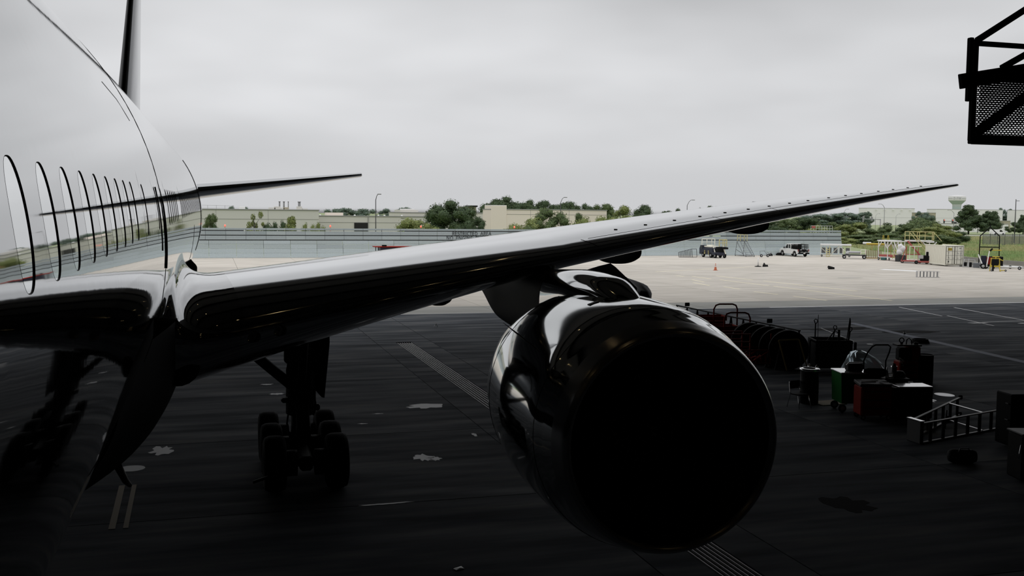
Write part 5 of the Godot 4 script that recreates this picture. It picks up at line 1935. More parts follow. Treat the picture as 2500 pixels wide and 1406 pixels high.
	fr = []
	for x in [-2.7, -0.4, 2.1]:
		for z in [-0.8, 0.8]:
			fr.append([v(x, 0.45, z), v(x, 2.8, z)])
		fr.append([v(x, 2.75, -0.8), v(x, 2.75, 0.8)])
	for z in [-0.8, 0.8]:
		fr.append([v(-2.7, 2.75, z), v(2.6, 2.75, z)])
		fr.append([v(-2.7, 1.9, z), v(-1.9, 2.7, z)])
		fr.append([v(-0.4, 1.6, z), v(-1.4, 2.7, z)])
		fr.append([v(-0.4, 1.9, z), v(0.6, 2.7, z)])
		fr.append([v(2.1, 1.2, z), v(1.1, 2.7, z)])
		fr.append([v(-2.7, 0.45, z), v(0.2, 0.45, z)])
	frame(o, "truss", "white_paint", 0.13, fr)
	st = mb()
	bx(st, v(-0.9, 0.62, 0), v(3.4, 0.38, 1.4), 0.04)
	part(o, "red_base", st, M.red_bright)
	st = mb()
	bx(st, v(-0.9, 2.85, 0), v(4.4, 0.12, 1.7), 0.03)
	part(o, "deck", st, M.white_paint)
	for x in [-1.9, -0.7]:
		st = mb(true)
		tube(st, [v(x - 0.2, 2.9, 0.5), v(x - 0.1, 3.6, 0.5), v(x + 0.1, 3.6, 0.5), v(x + 0.2, 2.9, 0.5)], 0.05, 6)
		part(o, "hoop", st, M.yellow_strong)
	frame(o, "yellow_steps", "yellow_paint", 0.1, [[v(1.0, 0.3, 1.0), v(1.9, 1.5, 1.0)], [v(1.9, 1.5, 1.0), v(2.6, 0.3, 1.0)], [v(1.0, 0.9, 1.0), v(1.9, 0.2, 1.0)], [v(1.0, 1.4, 1.0), v(1.9, 1.5, 1.0)]])
	frame(o, "ladder", "ochre_paint", 0.1, [[v(-1.7, 0.8, -0.5), v(-1.5, 2.3, -0.5)], [v(-0.9, 0.8, -0.5), v(-0.9, 2.3, -0.5)], [v(-1.6, 1.2, -0.5), v(-0.9, 1.2, -0.5)], [v(-1.6, 1.6, -0.5), v(-0.9, 1.6, -0.5)], [v(-1.5, 2.0, -0.5), v(-0.9, 2.0, -0.5)]])
	st = mb()
	bx(st, v(-1.2, 0.22, 0.9), v(1.1, 0.35, 0.5), 0.05)
	part(o, "teal_case", st, M.teal_paint)
	for x in [-2.5, 0.1]:
		put_wheel(o, v(x, 0.2, 0.9), 0.2, 0.12, 90)
	o.scale = v(0.66, 1, 1)
	# platform stairs, red below and yellow above
	o = thing("platform_stairs", "tall red and yellow platform stairs standing left of the white container", "platform stairs", v(92.4, 0, -118.6), -37)
	var W := 1.5
	st = mb()
	bx(st, v(0.2, 3.0, -1.0), v(3.6, 0.22, 1.6), 0.03)
	bx(st, v(1.7, 2.9, -1.0), v(1.0, 0.2, 1.6), 0.03)
	part(o, "platform", st, M.white_paint)
	rails(o, "guard_rail", "yellow_paint", [v(-1.55, 3.1, -0.25), v(-1.55, 3.1, -1.75), v(0.3, 3.1, -1.75), v(2.1, 3.1, -1.75)], 1.15, 0.09)
	rails(o, "guard_rail", "yellow_paint", [v(0.0, 3.1, -0.22), v(1.0, 3.1, -0.22), v(1.9, 3.1, -0.22), v(2.1, 3.1, -0.22), v(2.1, 3.1, -1.75)], 1.15, 0.09)
	frame(o, "rail_brace", "yellow_paint", 0.08, [[v(2.1, 4.2, -0.22), v(3.1, 3.05, -0.22)]])
	var red := []
	for z in [-0.1, 0.75]:
		red.append([v(-1.2, 3.0, z), v(1.0, 0.4, z)])
	frame(o, "stair_stringer", "red_bright", 0.2, red)
	for k in 10:
		var f := k / 9.0
		st = mb()
		bx(st, v(lerpf(-1.0, 0.95, f), lerpf(2.85, 0.5, f), 0.32), v(0.24, 0.04, 0.8), 0.01)
		part(o, "step", st, M.red_bright)
	frame(o, "stair_rail", "yellow_paint", 0.09, [[v(-1.0, 4.2, 0.8), v(1.5, 1.2, 0.8)], [v(-0.6, 4.2, -0.1), v(1.8, 1.3, -0.1)], [v(-1.0, 3.1, 0.8), v(-1.0, 4.2, 0.8)], [v(0.2, 1.6, 0.8), v(0.2, 2.75, 0.8)], [v(1.4, 0.3, 0.8), v(1.5, 1.2, 0.8)]])
	frame(o, "red_cage", "red_bright", 0.1, [[v(-1.9, 0.35, 0.9), v(-1.3, 2.3, 0.9)], [v(-1.9, 0.35, 0.9), v(0.5, 0.35, 0.9)], [v(-1.3, 0.35, -0.3), v(-1.3, 2.3, -0.3)], [v(0.2, 0.35, 0.9), v(0.2, 2.1, 0.9)], [v(-1.5, 1.2, 0.9), v(0.3, 1.2, 0.9)]])
	frame(o, "white_legs", "white_paint", 0.14, [[v(1.6, 0.3, -0.4), v(1.6, 3.0, -0.4)], [v(1.6, 0.3, -1.6), v(1.6, 3.0, -1.6)], [v(1.6, 1.9, -0.4), v(0.7, 2.9, -0.4)], [v(1.6, 1.9, -0.4), v(2.5, 2.9, -0.4)], [v(0.2, 0.9, -0.4), v(2.4, 0.9, -0.4)]])
	frame(o, "cream_posts", "cream_paint", 0.1, [[v(-0.9, 0.5, 0.95), v(-0.9, 2.3, 0.95)], [v(-0.3, 0.5, 0.95), v(-0.3, 2.3, 0.95)], [v(-0.9, 2.3, 0.95), v(0.6, 2.3, 0.95)], [v(-0.9, 0.55, 0.95), v(0.3, 0.55, 0.95)]])
	st = mb()
	bx(st, v(-0.7, 0.3, 0.3), v(2.6, 0.14, 1.7), 0.03)
	part(o, "chassis", st, M.red_bright)
	put_wheel(o, v(-1.8, 0.22, 0.9), 0.22, 0.14, 90)
	put_wheel(o, v(0.4, 0.22, 0.95), 0.22, 0.14, 90)
	# small red engine tug at the stairs' foot
	o = thing("ground_unit", "small black and red motor unit parked between the stairs and the container", "motor unit", v(91.5, 0, -116.0), -37)
	st = mb()
	bx(st, v(0, 0.32, 0), v(2.3, 0.22, 1.0), 0.06)
	part(o, "red_tray", st, M.red_bright)
	st = mb()
	bx(st, v(0.25, 0.8, 0), v(1.4, 0.75, 0.8), 0.1)
	bx(st, v(0.55, 1.4, 0), v(0.5, 0.5, 0.5), 0.06)
	part(o, "motor_housing", st, M.black_steel)
	st = mb()
	bx(st, v(-0.35, 0.95, 0.45), v(0.65, 0.45, 0.08), 0.03)
	part(o, "silver_panel", st, M.dull_aluminium)
	for x in [-0.9, 0.95]:
		put_wheel(o, v(x, 0.24, 0.5), 0.24, 0.16, 90, "dark_steel")
	# plastic wrapped bundle on the stand
	o = thing("wrapped_bundle", "pale blue and white wrapped bundle between the trussed stand and the stairs", "bundle", v(93.3, 0, -123.4))
	st = mb(true)
	for q in [[0, 1.3, 0, 0.45], [0.3, 1.8, 0.1, 0.5], [0.1, 2.1, 0, 0.4]]:
		lathe(st, [Vector2(0, -q[3]), Vector2(q[3] * 0.7, -q[3] * 0.7), Vector2(q[3], 0), Vector2(q[3] * 0.75, q[3] * 0.65), Vector2(0, q[3])], 10, Transform3D(Basis(), v(q[0], q[1], q[2])))
	part(o, "wrapped_load", st, M.white_wall)
	st = mb()
	bx(st, v(0.2, 0.45, 0), v(1.2, 0.9, 0.9), 0.04)
	part(o, "crate", st, M.dark_steel)
	container()
	# white step ladder lying on its side
	ladder_on_side("step_ladder", "pale aluminium step ladder lying on its side on the sunlit apron", v(71.0, 0, -90.9), -25, 0.62, "dull_aluminium")
	# pile of alloy frames right of the container
	o = thing("frame_pile", "pile of grey metal frames and a box right of the white container", "metal pile", v(92.3, 0, -107.6), -37)
	frame(o, "frames", "dull_aluminium", 0.07, [[v(-1.2, 0, 0.2), v(-1.0, 1.0, 0)], [v(-0.6, 0, 0.3), v(-0.5, 1.1, 0)], [v(-1.2, 1.0, 0), v(0.2, 0.95, 0)], [v(-1.2, 0.5, 0.1), v(0.0, 0.5, 0.1)], [v(0.2, 0, 0.2), v(0.2, 0.95, 0)], [v(0.6, 0, 0.4), v(0.9, 0.8, 0.2)], [v(0.9, 0.8, 0.2), v(1.5, 0.7, 0.2)], [v(1.5, 0.7, 0.2), v(1.4, 0, 0.3)], [v(0.4, 0.5, 0.5), v(1.5, 0.4, 0.4)]])
	st = mb()
	bx(st, v(-0.9, 0.4, 0.1), v(0.35, 0.5, 0.3), 0.05)
	bx(st, v(-0.3, 0.35, 0.05), v(0.3, 0.6, 0.3), 0.05)
	part(o, "dark_units", st, M.black_steel)
	st = mb()
	bx(st, v(0.35, 0.3, 0.5), v(0.75, 0.6, 0.6), 0.03)
	part(o, "grey_box", st, M.grey_steel)
	# dark A topped frame
	o = thing("lifting_frame", "tall dark peaked lifting frame standing among the yellow hoists", "lifting frame", v(93.8, 0, -106.6), -40)
	frame(o, "frame", "black_steel", 0.12, [[v(-1.15, 0.4, 0), v(-1.1, 4.0, 0)], [v(1.15, 0.4, 0), v(1.1, 4.0, 0)], [v(-1.1, 4.0, 0), v(0, 5.1, 0)], [v(1.1, 4.0, 0), v(0, 5.1, 0)], [v(-1.1, 2.6, 0), v(1.1, 2.6, 0)], [v(0, 5.1, 0), v(0, 5.35, 0)]])
	st = mb()
	bx(st, v(0.75, 0.85, 0.1), v(1.7, 1.2, 0.9), 0.05)
	bx(st, v(0, 0.3, 0), v(2.6, 0.2, 1.0), 0.04)
	part(o, "base_box", st, M.black_steel)
	st = mb()
	bx(st, v(0.0, 0.9, 0.6), v(0.7, 0.9, 0.06), 0.02)
	part(o, "maroon_panel", st, M.red_paint)
	# yellow hoist
	o = thing("shop_hoist", "yellow and white jib hoist with splayed legs before the peaked frame", "hoist", v(92.0, 0, -104.9), -40)
	frame(o, "white_legs", "white_paint", 0.13, [[v(-1.0, 1.75, 0.1), v(-0.4, 0.3, 0.4)], [v(0.0, 0.4, 0.3), v(0.25, 2.2, 0)], [v(-0.5, 0.3, 0.4), v(0.1, 0.3, 0.4)]])
	frame(o, "jib", "yellow_strong", 0.12, [[v(0.2, 2.3, 0), v(1.6, 2.3, -0.2)], [v(0.2, 2.0, 0), v(0.4, 2.35, 0)], [v(0.9, 0.3, 0.2), v(1.0, 1.5, 0)], [v(0.6, 1.5, 0), v(1.4, 1.5, 0)]])
	st = mb()
	bx(st, v(0.45, 2.35, 0.05), v(0.2, 0.45, 0.2), 0.05, Basis(Vector3.BACK, -0.7))
	part(o, "winch", st, M.black_steel)
	st = mb()
	bx(st, v(-0.35, 0.95, -0.2), v(0.65, 1.3, 0.4), 0.05)
	part(o, "navy_tank", st, M.navy_paint)
	st = mb()
	bx(st, v(0.9, 0.4, 0.2), v(1.1, 0.35, 0.6), 0.05)
	part(o, "yellow_box", st, M.yellow_strong)
	put_wheel(o, v(-0.4, 0.33, 0.6), 0.33, 0.25, 90)
	put_wheel(o, v(-0.1, 0.3, 0.2), 0.3, 0.2, 90)
	# yellow axle jack
	o = thing("axle_stand", "short yellow axle stand standing in front of the hoist", "jack stand", v(88.8, 0, -99.9), -40)
	frame(o, "frame", "yellow_strong", 0.1, [[v(-0.55, 0, 0.3), v(-0.4, 1.5, 0)], [v(0.55, 0, 0.3), v(0.45, 1.5, 0)], [v(-0.5, 1.5, 0), v(0.55, 1.5, 0)], [v(-0.5, 0.75, 0.1), v(0.5, 0.75, 0.1)], [v(-0.45, 1.4, 0), v(0.45, 0.8, 0)], [v(0.55, 0.1, 0.3), v(1.1, 0.15, 0.4)], [v(0.45, 0.5, 0.2), v(0.6, 0.0, 0.6)], [v(0.5, 1.4, 0), v(0.9, 1.25, 0)]])
	st = mb()
	bx(st, v(0.0, 1.05, 0.1), v(0.75, 0.75, 0.3), 0.06)
	bx(st, v(-0.2, 0.35, 0.15), v(0.2, 0.7, 0.2), 0.05)
	part(o, "jack_body", st, M.black_steel)
	put_wheel(o, v(1.15, 0.12, 0.4), 0.12, 0.1, 90)
	put_wheel(o, v(-0.35, 0.12, 0.5), 0.12, 0.1, 90)
	# tow bars lying
	for q in [[95.0, -105.0, -62.0, "long pale tow bar lying on the ground right of the axle stand"], [94.0, -102.5, -50.0, "pale tow bar lying nearer the right edge of the apron"]]:
		o = thing("tow_bar", q[3], "tow bar", v(q[0], 0, q[1]), q[2])
		st = mb(true)
		tube(st, [v(-2.2, 0.32, 0), v(1.9, 0.25, 0)], 0.09, 8)
		part(o, "bar", st, M.white_paint)
		st = mb(true)
		lathe(st, [Vector2(0.1, -0.1), Vector2(0.26, -0.08), Vector2(0.26, 0.08), Vector2(0.1, 0.1)], 14, Transform3D(aligned(v(1, 0, 0)), v(-2.3, 0.3, 0)))
		part(o, "towing_eye", st, M.black_steel)
		put_wheel(o, v(0.6, 0.2, 0.25), 0.2, 0.1, 90)
	o = thing("navy_tug", "navy machine cut by the right edge at the end of the barrier", "tug", v(94.6, 0, -100.6))
	st = mb()
	bx(st, v(0.5, 0.5, 0), v(1.8, 0.7, 1.2), 0.1)
	bx(st, v(0.3, 1.15, 0), v(0.9, 0.7, 1.0), 0.08)
	part(o, "body", st, M.navy_paint)
	st = mb()
	bx(st, v(-0.1, 0.85, 0.62), v(0.3, 0.4, 0.06), 0.02)
	part(o, "white_panel", st, M.white_paint)
	for x in [-0.1, 1.1]:
		put_wheel(o, v(x, 0.24, 0.6), 0.24, 0.16, 90)


func ladder_on_side(called: String, label: String, at: Vector3, turn: float, sc: float, m: String):
	# an open step ladder lying on its side: treads stand upright as plates between two rails
	var o := thing(called, label, "step ladder", at, turn)
	var len := 3.6 * sc
	var h := 1.05 * sc
	var st := mb()
	for y in [0.04, h]:
		bar(st, v(0, y, 0), v(len, y * 0.93, -0.75 * sc), 0.09 * sc, 0.05 * sc)
	part(o, "side_rail", st, M[m])
	st = mb()
	for y in [0.04, h]:
		bar(st, v(0.1, y, 0.1), v(len * 1.0, y * 0.95, 0.55 * sc), 0.07 * sc, 0.05 * sc)
	part(o, "rear_rail", st, M[m])
	for k in 6:
		var f := 0.14 + k * 0.16
		st = mb()
		bx(st, v(len * f, h * 0.5, -0.75 * sc * f), v(0.2 * sc, h * 0.96, 0.06 * sc), 0.01, Basis(Vector3.UP, 0.5))
		part(o, "tread", st, M.grey_steel)
	for k in 4:
		var f := 0.3 + k * 0.2
		st = mb()
		bx(st, v(len * f, h * 0.5, 0.1 + 0.45 * sc * f), v(0.05 * sc, h * 0.96, 0.04 * sc), 0.01)
		part(o, "rear_rung", st, M[m])
	st = mb()
	bx(st, v(-0.1 * sc, h * 0.5, 0.08), v(0.4 * sc, h * 1.05, 0.06), 0.015, Basis(Vector3.UP, -1.2))
	part(o, "top_cap", st, M[m])
	st = mb()
	bar(st, v(len * 0.55, h, -0.4 * sc), v(len * 0.6, h, 0.35 * sc), 0.06 * sc)
	part(o, "spreader", st, M[m])
	st = mb()
	bx(st, v(len, h * 0.9, -0.75 * sc), v(0.12, 0.12, 0.1) * sc, 0.02)
	bx(st, v(len, 0.05, -0.75 * sc), v(0.14, 0.1, 0.12) * sc, 0.02)
	part(o, "foot", st, M.black_rubber)


func container():
	var o := thing("shipping_container", "white shipping container with lettered double doors near the grass", "container", v(91.75, 0, -110.4), -14.7)
	# front (doors) at z = 0, running back
	var st := mb()
	bx(st, v(0, 1.36, -3.05), v(2.36, 2.4, 5.95), 0.02)
	for k in 20:
		for x in [-1.19, 1.19]:
			bx(st, v(x, 1.36, -0.35 - k * 0.28), v(0.03, 2.3, 0.16), 0.012)
	part(o, "side_walls", st, M.cream_paint)
	st = mb()
	for x in [-1.17, 1.17]:
		bx(st, v(x, 1.4, -0.05), v(0.12, 2.6, 0.14), 0.02)
		bx(st, v(x, 2.62, -3.05), v(0.1, 0.12, 6.05), 0.02)
		bx(st, v(x, 0.2, -3.05), v(0.1, 0.16, 6.05), 0.02)
	bx(st, v(0, 2.62, -0.05), v(2.44, 0.14, 0.14), 0.02)
	bx(st, v(0, 0.2, -0.05), v(2.44, 0.16, 0.14), 0.02)
	part(o, "corner_frame", st, M.cream_paint)
	for sx in [-1.0, 1.0]:
		st = mb()
		bx(st, v(sx * 0.56, 1.41, 0.03), v(1.06, 2.26, 0.06), 0.02)
		var d := part(o, "door", st, M.cream_paint)
		st = mb()
		for q in [0.3, 0.82]:
			var r := mb(true)
			tube(r, [v(sx * q, 0.25, 0.1), v(sx * q, 2.58, 0.1)], 0.016, 8)
			part(d, "lock_rod", r, M.dark_steel)
		for y in [0.86, 1.4, 1.93]:
			bx(st, v(sx * 0.56, y, 0.065), v(1.02, 0.02, 0.02))
		for q in [[0.04, 2.26, 1.41], [1.1, 2.26, 1.41]]:
			bx(st, v(sx * q[0], q[2], 0.06), v(0.022, q[1], 0.03))
		bx(st, v(sx * 0.56, 0.27, 0.06), v(1.06, 0.04, 0.03))
		bx(st, v(sx * 0.56, 2.56, 0.06), v(1.06, 0.04, 0.03))
		part(d, "door_seal", st, M.dark_steel)
		for q in [0.3, 0.82]:
			var hnd := mb()
			bx(hnd, v(sx * (q - 0.0) + 0.1, 1.06, 0.13), v(0.22, 0.03, 0.03), 0.008)
			part(d, "door_handle", hnd, M.dark_steel)
	st = mb()
	bx(st, v(-0.62, 2.2, 0.075), v(0.52, 0.34, 0.012))
	var pl := part(o, "yellow_placard", st, M.yellow_strong)
	lettering(pl, "6255", 0.17, v(-0.62, 2.2, 0.085), M.letter_black)
	lettering(o, "22G1", 0.1, v(0.72, 2.32, 0.075), M.letter_black)
	lettering(o, "V", 0.16, v(-0.78, 1.72, 0.075), M.dark_steel)
	lettering(o, "I", 0.16, v(-0.78, 1.15, 0.075), M.dark_steel)
	st = mb()
	bx(st, v(-0.78, 0.6, 0.075), v(0.16, 0.2, 0.012))
	part(o, "door_plate", st, M.dark_steel)
	for q in [[0.35, 1.72], [0.5, 1.62], [0.82, 1.72], [0.82, 1.6]]:
		st = mb()
		bx(st, v(q[0], q[1], 0.072), v(0.16, 0.08, 0.01))
		part(o, "small_print", st, M.dull_aluminium)
	st = mb()
	for x in [-0.95, 0.95]:
		for z in [-0.1, -5.95]:
			bx(st, v(x, 0.06, z), v(0.3, 0.12, 0.2), 0.02)
	part(o, "foot_block", st, M.black_steel)


func pickup():
	var o := thing("pickup_truck", "white pickup truck with a black cargo rack parked before the fence, seen from behind", "truck", v(87.0, 0, -138.4), -2)
	# z: rear bumper at 0.6, nose at -5.0; y up; body sides as a profile pushed across
	var arch := func(cz: float, rad: float) -> Array:
		var a := []
		for k in 9:
			var t := PI * k / 8.0
			a.append(Vector2(cz + cos(t) * rad, 0.42 + sin(t) * rad))
		return a
	var prof := [Vector2(0.5, 0.5), Vector2(0.5, 1.12), Vector2(-1.75, 1.15), Vector2(-3.55, 1.2), Vector2(-3.75, 1.22), Vector2(-4.95, 1.08), Vector2(-5.05, 0.95), Vector2(-5.05, 0.48)]
	var fa: Array = arch.call(-4.15, 0.46)
	fa.reverse()
	prof.append_array(fa)
	var ra: Array = arch.call(-0.45, 0.46)
	ra.reverse()
	prof.append_array(ra)
	var st := mb()
	for s in [-1.0, 1.0]:
		prism(st, prof, Vector3.BACK, Vector3.UP, v(s * 0.98, 0, 0), v(s * 0.78, 0, 0))
	bx(st, v(0, 1.12, -4.3), v(1.7, 0.1, 1.4), 0.04)
	bx(st, v(0, 0.75, -5.0), v(1.8, 0.5, 0.1), 0.04)
	part(o, "body", st, M.white_paint)
	st = mb()
	bx(st, v(0, 0.62, -2.2), v(1.55, 0.2, 5.2), 0.03)
	bx(st, v(0, 0.72, -0.6), v(1.56, 0.05, 2.2), 0.01)
	part(o, "underbody", st, M.black_steel)
	st = mb()
	prism(st, [Vector2(-1.72, 1.1), Vector2(-1.72, 1.85), Vector2(-1.85, 1.95), Vector2(-2.85, 1.95), Vector2(-3.05, 1.88), Vector2(-3.72, 1.2), Vector2(-3.72, 1.1)], Vector3.BACK, Vector3.UP, v(-0.86, 0, 0), v(0.86, 0, 0))
	var cab := part(o, "cab", st, M.white_paint)
	for s in [-1.0, 1.0]:
		for q in [[Vector2(-2.55, 1.25), Vector2(-3.55, 1.25), Vector2(-3.0, 1.8), Vector2(-2.55, 1.83)], [Vector2(-1.9, 1.25), Vector2(-2.4, 1.25), Vector2(-2.4, 1.83), Vector2(-1.95, 1.83)]]:
			st = mb()
			prism(st, q, Vector3.BACK, Vector3.UP, v(s * 0.84, 0, 0), v(s * 0.875, 0, 0))
			part(cab, "side_window", st, M.glass_dark)
		st = mb()
		bx(st, v(s * 1.1, 1.32, -3.4), v(0.18, 0.26, 0.12), 0.04)
		part(o, "mirror", st, M.black_steel)
		st = mb()
		bx(st, v(s * 0.9, 0.98, 0.52), v(0.14, 0.34, 0.06), 0.02)
		part(o, "tail_lamp", st, M.tail_red)
		for z in [-4.15, -0.45]:
			var w := st
			put_wheel(o, v(s * 0.86, 0.38, z), 0.38, 0.26)
			w = mb(true)
			var pts := []
			for k in 9:
				var t := PI * k / 8.0
				pts.append(v(s * 0.985, 0.42 + sin(t) * 0.47, z + cos(t) * 0.47))
			tube(w, pts, 0.035, 6)
			part(o, "wheel_arch_trim", w, M.black_rubber)
	st = mb()
	bx(st, v(0, 1.5, -1.7), v(1.45, 0.5, 0.03), 0.01)
	part(cab, "rear_window", st, M.glass_dark)
	st = mb()
	bx(st, v(0, 0.9, 0.5), v(1.6, 0.5, 0.07), 0.03)
	part(o, "tailgate", st, M.black_steel)
	st = mb()
	bx(st, v(0, 0.55, 0.62), v(1.9, 0.22, 0.18), 0.05)
	part(o, "rear_bumper", st, M.black_steel)
	st = mb()
	bx(st, v(0.05, 0.58, 0.73), v(0.32, 0.16, 0.02), 0.005)
	part(o, "number_plate", st, M.white_paint)
	for x in [-0.3, 0.45]:
		st = mb()
		bx(st, v(x, 0.72, 0.56), v(0.45, 0.06, 0.04), 0.01)
		part(o, "reflector_strip", st, M.white_paint)
	for x in [-0.45, 0.6]:
		st = mb()
		bx(st, v(x, 1.08, 0.56), v(0.28, 0.1, 0.03), 0.01)
		part(o, "badge", st, M.dull_aluminium)
	# bed rack
	var fr := []
	for z in [-1.6, -0.6, 0.4]:
		for x in [-0.9, 0.9]:
			fr.append([v(x, 1.12, z), v(x, 1.9, z)])
	for x in [-0.9, 0.9]:
		fr.append([v(x, 1.9, -1.6), v(x, 1.9, 0.4)])
		fr.append([v(x, 1.5, -1.6), v(x, 1.5, 0.4)])
		for k in 6:
			fr.append([v(x, 1.12, -1.4 + k * 0.3), v(x, 1.9, -1.4 + k * 0.3)])
	for z in [-1.6, 0.4]:
		fr.append([v(-0.9, 1.9, z), v(0.9, 1.9, z)])
		fr.append([v(-0.9, 1.5, z), v(0.9, 1.5, z)])
	for k in 5:
		fr.append([v(-0.6 + k * 0.3, 1.12, 0.4), v(-0.6 + k * 0.3, 1.9, 0.4)])
	frame(o, "cargo_rack", "black_steel", 0.05, fr)
	st = mb()
	bx(st, v(-0.2, 1.35, -1.0), v(1.1, 0.6, 0.9), 0.08)
	bx(st, v(-0.2, 1.75, -0.3), v(0.5, 0.35, 0.4), 0.06)
	part(o, "rack_load", st, M.black_steel)


func service_truck():
	var o := thing("service_truck", "navy service truck with pale yellow railed lifts standing before the fence", "truck", v(71.3, 0, -137.2), 0)
	var st := mb()
	bx(st, v(0, 0.95, -0.6), v(1.7, 1.05, 4.2), 0.08)
	prism(st, [Vector2(-2.7, 0.45), Vector2(-2.7, 1.25), Vector2(-2.4, 1.75), Vector2(-1.4, 1.8), Vector2(-1.4, 0.45)], Vector3.BACK, Vector3.UP, v(-0.86, 0, 0), v(0.86, 0, 0))
	bx(st, v(-0.02, 0.62, 1.9), v(1.72, 0.45, 1.2), 0.06)
	part(o, "body", st, M.navy_paint)
	st = mb()
	prism(st, [Vector2(-2.25, 1.2), Vector2(-2.4, 1.65), Vector2(-1.7, 1.68), Vector2(-1.7, 1.2)], Vector3.BACK, Vector3.UP, v(-0.9, 0, 0), v(-0.86, 0, 0))
	part(o, "cab_window", st, M.glass_dark)
	st = mb()
	bx(st, v(0.1, 1.2, 2.0), v(1.1, 0.9, 0.7), 0.08)
	bx(st, v(0.5, 1.5, 2.6), v(0.4, 0.3, 0.9), 0.06)
	part(o, "pump_unit", st, M.black_steel)
	for z in [-1.55, 0.9, 2.2]:
		for x in [-0.75, 0.75]:
			put_wheel(o, v(x, 0.38, z), 0.38, 0.25)
	frame(o, "yellow_brackets", "yellow_paint", 0.09, [[v(-0.9, 0.5, -1.0), v(-0.9, 1.05, -0.85)], [v(-0.9, 0.5, -0.8), v(-0.9, 1.05, -0.95)], [v(-0.9, 0.4, 0.35), v(-0.9, 1.05, 0.25)]])
	st = mb()
	bx(st, v(-0.1, 1.6, -0.4), v(1.3, 0.18, 2.6), 0.05)
	bx(st, v(-0.1, 1.75, -0.7), v(0.8, 0.18, 0.8), 0.05)
	part(o, "lift_deck", st, M.cream_paint)
	rails(o, "lift_rail", "cream_paint", [v(-0.8, 1.7, -2.0), v(0.0, 1.7, -2.0), v(0.8, 1.7, -2.0), v(0.8, 1.7, -1.0)], 1.0, 0.09)
	rails(o, "lift_rail", "yellow_paint", [v(-0.2, 1.7, 2.3), v(0.4, 1.7, 2.3), v(1.0, 1.7, 2.3), v(1.0, 1.7, 1.7)], 1.0, 0.1)
	frame(o, "lift_arm", "cream_paint", 0.16, [[v(-0.7, 1.9, 1.2), v(-0.45, 0.55, 1.7)], [v(0.35, 1.8, 2.45), v(0.75, 0.6, 2.5)]])
	st = mb()
	bx(st, v(0.55, 1.45, 2.75), v(0.9, 0.28, 0.3), 0.06)
	part(o, "control_box", st, M.black_steel)
	st = mb()
	bx(st, v(-0.5, 1.42, 1.35), v(0.45, 0.22, 0.06), 0.02)
	part(o, "lamp_bar", st, M.dull_aluminium)


